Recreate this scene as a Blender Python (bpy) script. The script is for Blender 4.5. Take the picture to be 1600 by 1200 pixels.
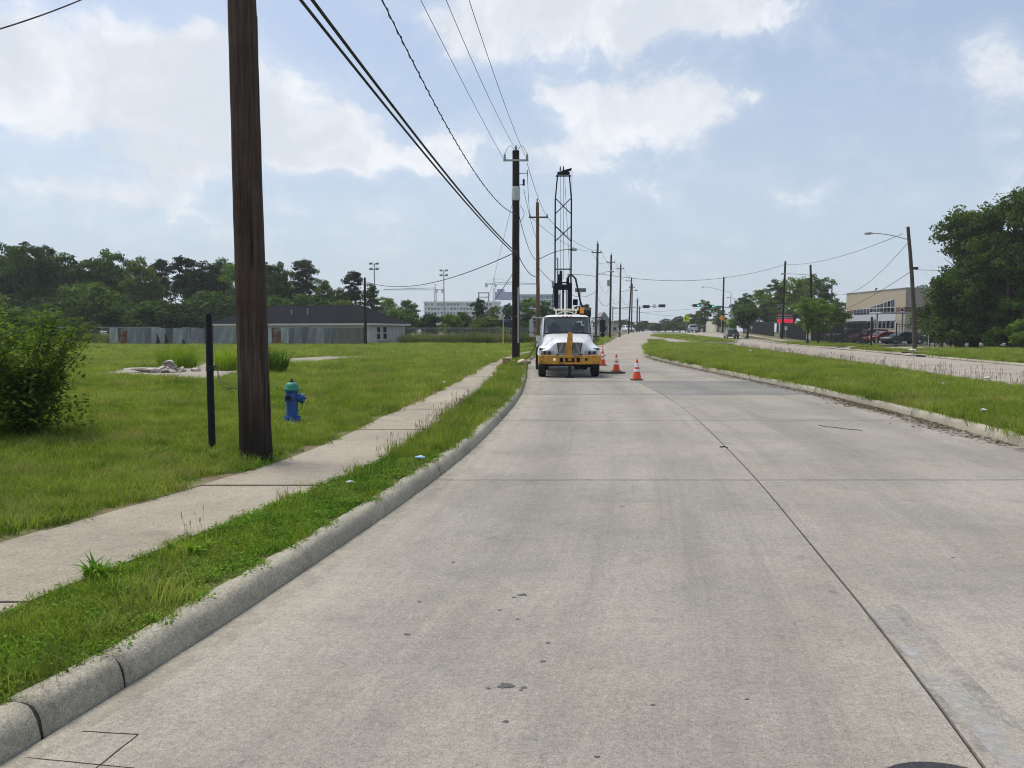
import bpy, math, random
import numpy as np
from mathutils import Vector, Matrix

for o in list(bpy.data.objects): bpy.data.objects.remove(o)
SC = bpy.context.scene
COL = SC.collection
R = math.radians
random.seed(7); rng = np.random.default_rng(7)

# ------------------------------------------------------------------ camera
CAM_H = 1.65
F_PX = 1200.0                      # focal length for a 1600 px wide frame
PITCH = math.atan(82 / F_PX)
cd = bpy.data.cameras.new('camera'); cam = bpy.data.objects.new('camera', cd); COL.objects.link(cam)
cd.sensor_width = 36; cd.lens = 27.0; cd.clip_start = 0.05; cd.clip_end = 6000
cam.location = (0, 0, CAM_H); cam.rotation_euler = (R(90) - PITCH, 0, 0)
SC.camera = cam

# ------------------------------------------------------------------ light, sky, exposure
SUN_EL, SUN_AZ = R(64), R(-55)      # azimuth from +Y towards +X
SC.view_settings.view_transform = 'Standard'; SC.view_settings.look = 'None'
SC.view_settings.gamma = 1; SC.view_settings.use_curve_mapping = False
SC.view_settings.exposure = 0.72
sd = bpy.data.lights.new('sun', 'SUN'); sun = bpy.data.objects.new('sun', sd); COL.objects.link(sun)
sd.energy = 1.8; sd.angle = R(24); sd.color = (1, .96, .9)
sv = Vector((math.sin(SUN_AZ) * math.cos(SUN_EL), math.cos(SUN_AZ) * math.cos(SUN_EL), math.sin(SUN_EL)))
sun.rotation_euler = (-sv).to_track_quat('-Z', 'Y').to_euler()
sun.location = (0, 0, 30)

def sky_world():
    w = bpy.data.worlds.new('World'); SC.world = w; w.use_nodes = True
    nt = w.node_tree; N = nt.nodes; L = nt.links; N.clear()
    def nd(t, **k):
        n = N.new(t)
        for a, b in k.items(): setattr(n, a, b)
        return n
    def put(s, v):
        if isinstance(v, bpy.types.NodeSocket): L.new(v, s)
        else: s.default_value = v
    def ma(op, a, b=None, c=None):
        n = nd('ShaderNodeMath', operation=op); put(n.inputs[0], a)
        if b is not None: put(n.inputs[1], b)
        if c is not None: put(n.inputs[2], c)
        return n.outputs[0]
    def vm(op, a, b=None, c=None):
        n = nd('ShaderNodeVectorMath', operation=op); put(n.inputs[0], a)
        if b is not None: put(n.inputs[1], b)
        if c is not None: put(n.inputs[2], c)
        return n.outputs[1] if op == 'LENGTH' else n.outputs[0]
    def mr(v, a, b, c, d):
        n = nd('ShaderNodeMapRange', interpolation_type='SMOOTHSTEP')
        put(n.inputs[0], v)
        for i, q in enumerate((a, b, c, d)): put(n.inputs[i + 1], q)
        return n.outputs[0]
    def mix(f, a, b):
        n = nd('ShaderNodeMix', data_type='RGBA'); put(n.inputs[0], f); put(n.inputs[6], a); put(n.inputs[7], b)
        return n.outputs[2]
    def noise(v, s, d=6, r=.6):
        n = nd('ShaderNodeTexNoise'); put(n.inputs['Vector'], v)
        n.inputs['Scale'].default_value = s; n.inputs['Detail'].default_value = d; n.inputs['Roughness'].default_value = r
        return n
    tc = nd('ShaderNodeTexCoord').outputs['Generated']
    d = vm('NORMALIZE', tc)
    sx = nd('ShaderNodeSeparateXYZ'); put(sx.inputs[0], d); x, y, z = sx.outputs
    sky = nd('ShaderNodeTexSky', sky_type='NISHITA'); sky.sun_disc = False
    sky.sun_elevation = SUN_EL; sky.sun_rotation = SUN_AZ
    sky.air_density = 1.0; sky.dust_density = 2.5; sky.ozone_density = 1.5
    az = ma('ARCTAN2', x, y); el = ma('ARCSINE', z)
    cb = nd('ShaderNodeCombineXYZ'); put(cb.inputs[0], az); put(cb.inputs[1], el)
    ae = cb.outputs[0]
    zz = ma('ADD', ma('MAXIMUM', z, 0.0), .13)
    cp = nd('ShaderNodeCombineXYZ'); put(cp.inputs[0], ma('DIVIDE', x, zz)); put(cp.inputs[1], ma('DIVIDE', y, zz))
    P = cp.outputs[0]
    wn = noise(ae, 9, 4, .55)
    warp = vm('MULTIPLY_ADD', vm('SUBTRACT', wn.outputs['Color'], (.5, .5, .5)), (.16, .10, 0), ae)
    blobs = [(130,100,340,100,.46),(340,165,310,95,.46),(500,240,210,65,.42),(590,250,120,35,.2),(60,200,150,60,.16),
             (930,40,330,75,.42),(760,30,150,70,.25),(1090,25,180,50,.25),(1000,185,190,90,.46),(870,150,70,50,.25),(865,250,95,45,.32),
             (1580,120,130,70,.26),(260,262,110,40,.36),(140,300,200,40,.20),(300,330,260,45,.18),(560,370,200,40,.12),
             (1040,300,190,45,.22),(1230,325,80,30,.2),(1580,290,120,50,.22),(720,240,90,60,.26),(650,330,150,40,.12),(1165,170,40,20,.3)]
    tot = None
    for (px, py, wx, wy, a) in blobs:
        a0 = math.atan((px - 800) / 1200); e0 = math.atan((518 - py) / math.hypot(1200, px - 800))
        sxx, syy = 1200 / wx, 1200 / wy
        l = vm('LENGTH', vm('MULTIPLY_ADD', warp, (sxx, syy, 0), (-a0 * sxx, -e0 * syy, 0)))
        v = mr(l, 0.0, 1.15, a, 0.0)
        tot = v if tot is None else ma('ADD', tot, v)
    n1 = noise(P, 2.3, 9, .62).outputs['Fac']; n2 = noise(warp, 15, 10, .70).outputs['Fac']
    f = ma('ADD', ma('MULTIPLY', n1, .50), ma('MULTIPLY', n2, .72))
    den = ma('ADD', f, ma('MINIMUM', tot, .5))
    cov = mr(den, .68, .99, 0.0, 1.0)
    thin = mr(den, .54, .95, 0.0, .34)
    cov = ma('MAXIMUM', cov, thin)
    shade = mr(ma('ADD', noise(warp, 7, 6, .6).outputs['Fac'], ma('MULTIPLY', ma('MINIMUM', tot, .5), .25)), .42, .70, 0.0, 1.0)
    ccol = mix(shade, (6.1, 6.2, 6.4, 1), (4.6, 4.9, 5.35, 1))
    hz_ = mr(z, 0.0, .40, .80, .38)                 # pale haze of humid air, thinner with height
    base = mix(hz_, sky.outputs[0], (3.60, 4.18, 4.95, 1))
    col = mix(ma('MULTIPLY', cov, .92), base, ccol)
    bg = nd('ShaderNodeBackground'); put(bg.inputs[0], col); bg.inputs[1].default_value = .097
    out = nd('ShaderNodeOutputWorld'); L.new(bg.outputs[0], out.inputs[0])
sky_world()
SC.cycles.use_denoising = True; SC.cycles.filter_width = 1.05
SC.cycles.max_bounces = 5; SC.cycles.transparent_max_bounces = 24; SC.cycles.volume_bounces = 1
SC.cycles.caustics_reflective = False; SC.cycles.caustics_refractive = False

# ------------------------------------------------------------------ pixel helpers (photo is 1600x1200)
_c, _s = math.cos(PITCH), math.sin(PITCH)
def ray(px, py):
    x = (px - 800) / F_PX; v = (600 - py) / F_PX
    return Vector((x, _c + v * _s, -_s + v * _c))
def hz(y):
    t = min(max((y - 85) / 90, 0), 1)
    return 1.45 * t * t * (3 - 2 * t)
def hzn(y):
    t = np.clip((np.asarray(y) - 85) / 90, 0, 1)
    return 1.45 * t * t * (3 - 2 * t)
def gp(px, py, z=0.13):
    """ground point seen at a pixel"""
    r = ray(px, py); t = (z - CAM_H) / r.z
    return Vector((r.x * t, r.y * t, z))
def at(px, py, Y):
    r = ray(px, py); t = Y / r.y
    return Vector((r.x * t, Y, CAM_H + r.z * t))

# ------------------------------------------------------------------ materials
MATS = {}
def mat(name, col, rough=.7, metal=0.0, var=.12, scale=6.0, bump=0.0, bscale=40.0, rnd=0.0, col2=None, c2amt=.5, c2scale=1.5, spec=.4, emit=0, stretch=None, coat=0):
    if name in MATS: return MATS[name]
    m = bpy.data.materials.new(name); m.use_nodes = True
    nt = m.node_tree; N = nt.nodes; L = nt.links; b = N['Principled BSDF']
    b.inputs['Roughness'].default_value = rough; b.inputs['Metallic'].default_value = metal
    b.inputs['Specular IOR Level'].default_value = spec; b.inputs['Coat Weight'].default_value = coat
    tc = N.new('ShaderNodeTexCoord'); vec = tc.outputs['Object']
    if stretch:
        mp = N.new('ShaderNodeMapping'); L.new(vec, mp.inputs[0]); mp.inputs['Scale'].default_value = stretch; vec = mp.outputs[0]
    def nz(s, d=5):
        n = N.new('ShaderNodeTexNoise'); L.new(vec, n.inputs['Vector']); n.inputs['Scale'].default_value = s; n.inputs['Detail'].default_value = d
        return n.outputs['Fac']
    def mth(op, a, b_):
        n = N.new('ShaderNodeMath'); n.operation = op
        for i, q in enumerate((a, b_)):
            if isinstance(q, (int, float)): n.inputs[i].default_value = q
            else: L.new(q, n.inputs[i])
        return n.outputs[0]
    def mixc(f, a, b_):
        n = N.new('ShaderNodeMix'); n.data_type = 'RGBA'
        for i, q in ((0, f), (6, a), (7, b_)):
            if isinstance(q, (int, float)): n.inputs[i].default_value = q
            elif isinstance(q, tuple): n.inputs[i].default_value = (*q[:3], 1)
            else: L.new(q, n.inputs[i])
        return n.outputs[2]
    c = tuple(col)
    if col2:
        mr = N.new('ShaderNodeMapRange'); L.new(nz(c2scale, 7), mr.inputs[0])
        mr.inputs[1].default_value = .62 - c2amt * .3; mr.inputs[2].default_value = .72 - c2amt * .2
        c = mixc(mr.outputs[0], c, tuple(col2))
    val = 1.0
    if var: val = mth('ADD', mth('MULTIPLY', mth('SUBTRACT', nz(scale), .5), var * 4), 1.0)
    if rnd:
        oi = N.new('ShaderNodeObjectInfo')
        val = mth('MULTIPLY', val, mth('ADD', mth('MULTIPLY', mth('SUBTRACT', oi.outputs['Random'], .5), rnd * 2), 1.0))
    if var or rnd:
        vm = N.new('ShaderNodeVectorMath'); vm.operation = 'SCALE'
        if isinstance(c, tuple): vm.inputs[0].default_value = c[:3]
        else: L.new(c, vm.inputs[0])
        L.new(val, vm.inputs['Scale']); L.new(vm.outputs[0], b.inputs['Base Color'])
    elif isinstance(c, tuple): b.inputs['Base Color'].default_value = (*c[:3], 1)
    else: L.new(c, b.inputs['Base Color'])
    if bump:
        bn = N.new('ShaderNodeBump'); bn.inputs['Strength'].default_value = bump; bn.inputs['Distance'].default_value = .02
        L.new(nz(bscale, 6), bn.inputs['Height']); L.new(bn.outputs[0], b.inputs['Normal'])
    if emit:
        b.inputs['Emission Color'].default_value = (*col[:3], 1); b.inputs['Emission Strength'].default_value = emit
    MATS[name] = m
    return m

def leafmat(name, c1, c2, rnd=.5, tr=.35, nscale=.35, c3=None, c3amt=.5):
    if name in MATS: return MATS[name]
    m = bpy.data.materials.new(name); m.use_nodes = True
    nt = m.node_tree; N = nt.nodes; L = nt.links; N.clear()
    out = N.new('ShaderNodeOutputMaterial')
    geo = N.new('ShaderNodeNewGeometry'); oi = N.new('ShaderNodeObjectInfo')
    nz = N.new('ShaderNodeTexNoise'); L.new(geo.outputs['Position'], nz.inputs['Vector']); nz.inputs['Scale'].default_value = nscale; nz.inputs['Detail'].default_value = 4
    def mth(op, a, b_):
        n = N.new('ShaderNodeMath'); n.operation = op
        for i, q in enumerate((a, b_)):
            if isinstance(q, (int, float)): n.inputs[i].default_value = q
            else: L.new(q, n.inputs[i])
        return n.outputs[0]
    ri = mth('ADD', mth('MULTIPLY', geo.outputs['Random Per Island'], .45), mth('MULTIPLY', oi.outputs['Random'], .35))
    fac = mth('ADD', ri, mth('MULTIPLY', mth('SUBTRACT', nz.outputs['Fac'], .42), 1.6))
    cl = N.new('ShaderNodeClamp'); L.new(fac, cl.inputs[0])
    mx = N.new('ShaderNodeMix'); mx.data_type = 'RGBA'; L.new(cl.outputs[0], mx.inputs[0])
    mx.inputs[6].default_value = (*c1, 1); mx.inputs[7].default_value = (*c2, 1)
    v = mth('ADD', mth('MULTIPLY', mth('SUBTRACT', oi.outputs['Random'], .5), rnd), 1.0)
    cc = mx.outputs[2]
    if c3:                                   # dry patches
        n3 = N.new('ShaderNodeTexNoise'); L.new(geo.outputs['Position'], n3.inputs['Vector']); n3.inputs['Scale'].default_value = .8; n3.inputs['Detail'].default_value = 6; n3.inputs['Roughness'].default_value = .65
        m3 = N.new('ShaderNodeMapRange'); L.new(n3.outputs['Fac'], m3.inputs[0]); m3.inputs[1].default_value = .50; m3.inputs[2].default_value = .68; m3.inputs[4].default_value = c3amt
        x3 = N.new('ShaderNodeMix'); x3.data_type = 'RGBA'; L.new(m3.outputs[0], x3.inputs[0]); L.new(cc, x3.inputs[6]); x3.inputs[7].default_value = (*c3, 1); cc = x3.outputs[2]
    sc = N.new('ShaderNodeVectorMath'); sc.operation = 'SCALE'; L.new(cc, sc.inputs[0]); L.new(v, sc.inputs['Scale'])
    d = N.new('ShaderNodeBsdfPrincipled'); L.new(sc.outputs[0], d.inputs['Base Color']); d.inputs['Roughness'].default_value = .75; d.inputs['Specular IOR Level'].default_value = .08
    t = N.new('ShaderNodeBsdfTranslucent')
    s2 = N.new('ShaderNodeVectorMath'); s2.operation = 'MULTIPLY'; L.new(sc.outputs[0], s2.inputs[0]); s2.inputs[1].default_value = (1.25, 1.3, .6); L.new(s2.outputs[0], t.inputs[0])
    ms = N.new('ShaderNodeMixShader'); ms.inputs[0].default_value = tr
    L.new(d.outputs[0], ms.inputs[1]); L.new(t.outputs[0], ms.inputs[2]); L.new(ms.outputs[0], out.inputs[0])
    MATS[name] = m
    return m

def clearglass(name, tint=(.7, .76, .75), opac=.05):
    if name in MATS: return MATS[name]
    m = bpy.data.materials.new(name); m.use_nodes = True
    nt = m.node_tree; N = nt.nodes; L = nt.links; N.clear()
    out = N.new('ShaderNodeOutputMaterial'); tr = N.new('ShaderNodeBsdfTransparent'); tr.inputs[0].default_value = (*tint, 1)
    gl = N.new('ShaderNodeBsdfGlossy'); gl.inputs['Roughness'].default_value = .03
    fr = N.new('ShaderNodeFresnel'); fr.inputs[0].default_value = 1.52
    ad = N.new('ShaderNodeMath'); ad.operation = 'ADD'; L.new(fr.outputs[0], ad.inputs[0]); ad.inputs[1].default_value = opac
    ms = N.new('ShaderNodeMixShader'); L.new(ad.outputs[0], ms.inputs[0]); L.new(tr.outputs[0], ms.inputs[1]); L.new(gl.outputs[0], ms.inputs[2])
    L.new(ms.outputs[0], out.inputs[0]); MATS[name] = m
    return m
def glassmat(name, tint=(.25, .3, .3), rough=.03, opac=.25, body=(.02, .025, .03)):
    if name in MATS: return MATS[name]
    m = bpy.data.materials.new(name); m.use_nodes = True
    nt = m.node_tree; N = nt.nodes; L = nt.links; N.clear()
    out = N.new('ShaderNodeOutputMaterial'); tr = N.new('ShaderNodeBsdfTransparent'); tr.inputs[0].default_value = (*tint, 1)
    pb = N.new('ShaderNodeBsdfPrincipled'); pb.inputs['Base Color'].default_value = (*body, 1); pb.inputs['Roughness'].default_value = rough
    fr = N.new('ShaderNodeFresnel'); fr.inputs[0].default_value = 1.5
    ad = N.new('ShaderNodeMath'); ad.operation = 'ADD'; L.new(fr.outputs[0], ad.inputs[0]); ad.inputs[1].default_value = opac
    cl = N.new('ShaderNodeClamp'); L.new(ad.outputs[0], cl.inputs[0])
    ms = N.new('ShaderNodeMixShader'); L.new(cl.outputs[0], ms.inputs[0]); L.new(tr.outputs[0], ms.inputs[1]); L.new(pb.outputs[0], ms.inputs[2])
    L.new(ms.outputs[0], out.inputs[0]); MATS[name] = m
    return m

# ------------------------------------------------------------------ mesh helpers
def new_obj(name, me, parent=None, loc=None):
    o = bpy.data.objects.new(name, me); COL.objects.link(o)
    if parent is not None: o.parent = parent
    if loc is not None: o.location = loc
    return o
def tag(o, label=None, cat=None, group=None, kind=None):
    if label: o['label'] = label
    if cat: o['category'] = cat
    if group: o['group'] = group
    if kind: o['kind'] = kind
    return o
def thing(name, label, cat, loc=(0, 0, 0), rz=0, group=None):
    o = bpy.data.objects.new(name, None); COL.objects.link(o); o.empty_display_size = .2
    o.location = loc; o.rotation_euler = (0, 0, rz)
    return tag(o, label, cat, group)
def copy_tree(o, parent=None):
    c = o.copy(); COL.objects.link(c)
    if parent is not None: c.parent = parent
    for ch in o.children: copy_tree(ch, c)
    return c
def npmesh(name, V, F, m, smooth=False):
    """V (n,3) array, F (k,3|4) array"""
    me = bpy.data.meshes.new(name); V = np.asarray(V, np.float32); F = np.asarray(F, np.int32)
    k, q = F.shape
    me.vertices.add(len(V)); me.vertices.foreach_set('co', V.ravel())
    me.loops.add(k * q); me.loops.foreach_set('vertex_index', F.ravel())
    me.polygons.add(k); me.polygons.foreach_set('loop_start', np.arange(0, k * q, q, dtype=np.int32))
    me.polygons.foreach_set('loop_total', np.full(k, q, np.int32))
    me.polygons.foreach_set('use_smooth', np.full(k, bool(smooth)))
    me.update(calc_edges=True)
    if m: me.materials.append(m)
    return me

class MB:
    def __init__(s): s.v = []; s.f = []
    def add(s, V, F):
        n = len(s.v); s.v += [tuple(p) for p in V]; s.f += [tuple(i + n for i in f) for f in F]; return s
    def box(s, c, d, rz=0, rx=0, ry=0):
        M_ = Matrix.Rotation(rz, 3, 'Z') @ Matrix.Rotation(ry, 3, 'Y') @ Matrix.Rotation(rx, 3, 'X')
        V = [Vector(c) + M_ @ Vector((d[0] / 2 * a, d[1] / 2 * b, d[2] / 2 * e)) for a in (-1, 1) for b in (-1, 1) for e in (-1, 1)]
        return s.add(V, [(0, 1, 3, 2), (4, 6, 7, 5), (0, 4, 5, 1), (2, 3, 7, 6), (0, 2, 6, 4), (1, 5, 7, 3)])
    def tube(s, pts, rad, n=8, cap=True):
        pts = [Vector(p) for p in pts]
        if isinstance(rad, (int, float)): rad = [rad] * len(pts)
        V = []; F = []; up0 = None
        for i, p in enumerate(pts):
            t = (pts[min(i + 1, len(pts) - 1)] - pts[max(i - 1, 0)]).normalized()
            if up0 is None:
                a = Vector((0, 0, 1)) if abs(t.z) < .9 else Vector((1, 0, 0)); u = t.cross(a).normalized()
            else:
                u = (up0 - t * up0.dot(t)).normalized()
            up0 = u; w = t.cross(u)
            for k in range(n):
                an = 2 * math.pi * k / n
                V.append(p + (u * math.cos(an) + w * math.sin(an)) * rad[i])
        for i in range(len(pts) - 1):
            for k in range(n):
                a = i * n + k; b = i * n + (k + 1) % n
                F.append((a, b, b + n, a + n))
        if cap:
            F.append(tuple(range(n - 1, -1, -1))); F.append(tuple((len(pts) - 1) * n + k for k in range(n)))
        return s.add(V, F)
    def cyl(s, a, b, r0, r1=None, n=12): return s.tube([a, b], [r0, r0 if r1 is None else r1], n)
    def lathe(s, prof, n=20, axis='Z', c=(0, 0, 0)):
        V = []; F = []
        for (r, h) in prof:
            for k in range(n):
                a = 2 * math.pi * k / n; p = (r * math.cos(a), r * math.sin(a), h)
                if axis == 'X': p = (h, p[0], p[1])
                if axis == 'Y': p = (p[0], h, p[1])
                V.append((p[0] + c[0], p[1] + c[1], p[2] + c[2]))
        for i in range(len(prof) - 1):
            for k in range(n):
                a = i * n + k; b = i * n + (k + 1) % n; F.append((a, b, b + n, a + n))
        F.append(tuple(range(n - 1, -1, -1))); F.append(tuple((len(prof) - 1) * n + k for k in range(n)))
        return s.add(V, F)
    def grid(s, rows):
        n = len(rows[0]); V = [p for r in rows for p in r]
        F = [(i * n + j, i * n + j + 1, (i + 1) * n + j + 1, (i + 1) * n + j) for i in range(len(rows) - 1) for j in range(n - 1)]
        return s.add(V, F)
    def prism(s, poly, z0, z1, zf=None):
        n = len(poly)
        g = zf if zf else (lambda x, y: 0)
        V = [(x, y, z0 + g(x, y)) for x, y in poly] + [(x, y, z1 + g(x, y)) for x, y in poly]
        F = [tuple(range(n - 1, -1, -1)), tuple(range(n, 2 * n))] + [(i, (i + 1) % n, (i + 1) % n + n, i + n) for i in range(n)]
        return s.add(V, F)
    def build(s, name, m, parent=None, smooth=None, loc=None, bevel=0):
        me = bpy.data.meshes.new(name); me.from_pydata([tuple(p) for p in s.v], [], s.f); me.update()
        import bmesh
        bm = bmesh.new(); bm.from_mesh(me); bmesh.ops.recalc_face_normals(bm, faces=bm.faces); bm.to_mesh(me); bm.free()
        if m: me.materials.append(m)
        if smooth is not None:
            me.polygons.foreach_set('use_smooth', np.ones(len(me.polygons), bool)); me.set_sharp_from_angle(angle=R(smooth))
        o = new_obj(name, me, parent, loc)
        if bevel:
            b = o.modifiers.new('bevel', 'BEVEL'); b.width = bevel; b.segments = 2; b.limit_method = 'ANGLE'
        return o
def part(name, m, parent, fn, smooth=None, bevel=0):
    b = MB(); fn(b); return b.build(name, m, parent, smooth, bevel=bevel)

def hermite(pts):
    pts = sorted(pts, key=lambda p: p[0]); Y = np.array([p[0] for p in pts], float); X = np.array([p[1] for p in pts], float)
    dl = np.diff(X) / np.diff(Y); m = np.concatenate([[dl[0]], (dl[1:] * np.diff(Y)[:-1] + dl[:-1] * np.diff(Y)[1:]) / (np.diff(Y)[1:] + np.diff(Y)[:-1]), [dl[-1]]])
    def f(y):
        y = np.asarray(y, float); i = np.clip(np.searchsorted(Y, y) - 1, 0, len(Y) - 2); h = Y[i + 1] - Y[i]; t = (y - Y[i]) / h
        lo = y < Y[0]; hi = y > Y[-1]
        r = (2*t**3-3*t**2+1)*X[i] + (t**3-2*t**2+t)*h*m[i] + (-2*t**3+3*t**2)*X[i+1] + (t**3-t**2)*h*m[i+1]
        r = np.where(lo, X[0] + (y - Y[0]) * m[0], r); r = np.where(hi, X[-1] + (y - Y[-1]) * m[-1], r)
        return r
    return f
# ------------------------------------------------------------------ concrete
def concrete(name, base, stain=(.17, .16, .14), streak=.5, speck=.5, rnd=.06, spots=.4, warm=None, bump=.25, lane=False):
    m = bpy.data.materials.new(name); m.use_nodes = True
    nt = m.node_tree; N = nt.nodes; L = nt.links; b = N['Principled BSDF']; b.inputs['Roughness'].default_value = .85; b.inputs['Specular IOR Level'].default_value = .25
    geo = N.new('ShaderNodeNewGeometry'); pos = geo.outputs['Position']; oi = N.new('ShaderNodeObjectInfo')
    def put(s, v):
        if isinstance(v, (int, float)): s.default_value = v
        elif isinstance(v, tuple): s.default_value = (*v[:3], 1)
        else: L.new(v, s)
    def mth(op, a, b_):
        n = N.new('ShaderNodeMath'); n.operation = op; put(n.inputs[0], a); put(n.inputs[1], b_); return n.outputs[0]
    def mix(f, a, b_, bt='MIX'):
        n = N.new('ShaderNodeMix'); n.data_type = 'RGBA'; n.blend_type = bt; put(n.inputs[0], f); put(n.inputs[6], a); put(n.inputs[7], b_); return n.outputs[2]
    def mr(v, a, b_, c=0.0, d=1.0):
        n = N.new('ShaderNodeMapRange'); n.interpolation_type = 'SMOOTHSTEP'
        for i, q in enumerate((v, a, b_, c, d)): put(n.inputs[i], q)
        return n.outputs[0]
    if lane:
        at_ = N.new('ShaderNodeAttribute'); at_.attribute_name = 'ruv'; ruv = at_.outputs['Vector']
    def nz(s, d=6, r=.6, sc=None, rot=0):
        v = ruv if (lane and sc) else pos
        if sc:
            mp = N.new('ShaderNodeMapping'); L.new(v, mp.inputs[0]); mp.inputs['Scale'].default_value = sc; mp.inputs['Rotation'].default_value = (0, 0, 0 if lane else rot); v = mp.outputs[0]
        n = N.new('ShaderNodeTexNoise'); L.new(v, n.inputs['Vector']); n.inputs['Scale'].default_value = s; n.inputs['Detail'].default_value = d; n.inputs['Roughness'].default_value = r
        return n.outputs['Fac']
    big = nz(.45, 4); mid = nz(2.6, 6); fine = nz(38, 8, .75); grit = nz(130, 3, .7)
    c = mix(mr(big, .36, .66), tuple(q * 1.06 for q in base), tuple(q * .84 for q in base))
    if warm: c = mix(mr(nz(.8, 5), .45, .7, 0, .5), c, tuple(warm))
    c = mix(mr(mid, .50, .78, 0, .48), c, tuple(stain))
    if streak:
        s1 = nz(1, 5, .6, (2.6, .10, 1), .14); s2 = nz(1, 6, .7, (11, .35, 1), .14)
        c = mix(mr(s1, .50, .72, 0, streak * .7), c, tuple(q * .72 for q in base))
        c = mix(mr(s2, .50, .75, 0, streak * .5), c, tuple(min(1, q * 1.25) for q in base))
    if lane:                                        # polished wheel tracks, rubber, pale washed gutter
        sp = N.new('ShaderNodeSeparateXYZ'); L.new(ruv, sp.inputs[0]); u = sp.outputs[0]
        w = mth('ABSOLUTE', mth('SUBTRACT', mth('ABSOLUTE', mth('SUBTRACT', mth('MODULO', u, 4.0), 2.0), 0), .85), 0)
        trk = mth('MULTIPLY', mr(w, .55, .05), mr(nz(1, 5, .6, (1.3, .22, 1)), .30, .62))
        c = mix(mth('MULTIPLY', trk, .42), c, tuple(q * .60 for q in base))
        s3 = nz(1, 7, .75, (26, .55, 1)); c = mix(mr(s3, .52, .78, 0, .5), c, tuple(q * .66 for q in base)); c = mix(mr(s3, .46, .26, 0, .4), c, tuple(q * 1.3 for q in base))
        gut = mth('MULTIPLY', mr(u, .75, .12), mr(nz(1, 6, .65, (4, .5, 1)), .32, .60)); c = mix(mth('MULTIPLY', gut, .6), c, (.40, .36, .28))
        pat = mr(nz(.75, 7, .7), .52, .66); c = mix(mth('MULTIPLY', pat, .35), c, tuple(q * .70 for q in base))
    f = mth('ADD', mth('ADD', mth('MULTIPLY', mth('SUBTRACT', fine, .5), 1.5), mth('MULTIPLY', mth('SUBTRACT', nz(11, 6, .7), .5), .55)), mth('MULTIPLY', mth('SUBTRACT', grit, .5), 1.9))
    v = mth('ADD', 1.0, f)
    if rnd: v = mth('MULTIPLY', v, mth('ADD', 1.0, mth('MULTIPLY', mth('SUBTRACT', oi.outputs['Random'], .5), rnd * 2)))
    sc = N.new('ShaderNodeVectorMath'); sc.operation = 'SCALE'; L.new(c, sc.inputs[0]); L.new(v, sc.inputs['Scale']); c = sc.outputs[0]
    if speck:
        vo = N.new('ShaderNodeTexVoronoi'); L.new(pos, vo.inputs['Vector']); vo.inputs['Scale'].default_value = 62
        sep = N.new('ShaderNodeSeparateColor'); L.new(vo.outputs['Color'], sep.inputs[0])
        msk = mth('MULTIPLY', mr(vo.outputs['Distance'], .30, .12), mr(sep.outputs[0], .80, .84))
        msk = mth('MULTIPLY', msk, mr(nz(1.7, 4), .42, .62, .25, 1))
        c = mix(mth('MULTIPLY', msk, speck), c, (.62, .60, .55))
        dk = mth('MULTIPLY', mr(vo.outputs['Distance'], .32, .1), mr(sep.outputs[1], .86, .89))
        c = mix(mth('MULTIPLY', dk, speck * .8), c, (.10, .095, .085))
    if spots:
        vs = N.new('ShaderNodeTexVoronoi'); L.new(pos, vs.inputs['Vector']); vs.inputs['Scale'].default_value = 1.3
        d = mth('ADD', vs.outputs['Distance'], mth('MULTIPLY', nz(16, 5), .10))
        c = mix(mr(d, .098, .075, 0, spots), c, (.09, .085, .08))
    L.new(c, b.inputs['Base Color'])
    if bump:
        bn = N.new('ShaderNodeBump'); bn.inputs['Strength'].default_value = bump; bn.inputs['Distance'].default_value = .006
        L.new(mth('ADD', fine, mth('MULTIPLY', grit, .6)), bn.inputs['Height']); L.new(bn.outputs[0], b.inputs['Normal'])
    return m

M_ROAD = concrete('road_concrete', (.306, .279, .234), warm=(.318, .279, .222), spots=.5, streak=.9, rnd=.05, lane=True)
M_ROAD_DARK = concrete('road_concrete_dark', (.215, .208, .185), spots=.3, rnd=0, speck=.3, lane=True)
M_ROAD_FAR = concrete('road_concrete_far', (.335, .290, .235), streak=.3, spots=0, speck=.2)
M_WALK = concrete('walk_concrete', (.335, .293, .222), stain=(.18, .15, .11), streak=.2, spots=.3, rnd=.07, warm=(.345, .295, .21))
M_KERB = concrete('kerb_concrete', (.355, .325, .25), stain=(.15, .13, .095), streak=.0, speck=1.0, rnd=.08, spots=.2, bump=.8)
M_SLAB = concrete('old_slab_concrete', (.31, .275, .22), stain=(.14, .13, .10), streak=0, rnd=.05)
M_JOINT = mat('joint_filler', (.035, .033, .03), .9, var=.2, scale=20)
M_DIRT = mat('dirt', (.11, .085, .055), .95, var=.25, scale=14, bump=.6, bscale=60)
M_LAWN = mat('lawn_soil', (.115, .125, .035), .95, var=.3, scale=5, bump=.7, bscale=35, col2=(.17, .135, .075), c2amt=.6, c2scale=2.2)
M_FIELD = mat('field', (.12, .16, .028), .95, var=.25, scale=.6, col2=(.14, .13, .05), c2amt=.7, c2scale=.25)

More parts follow.
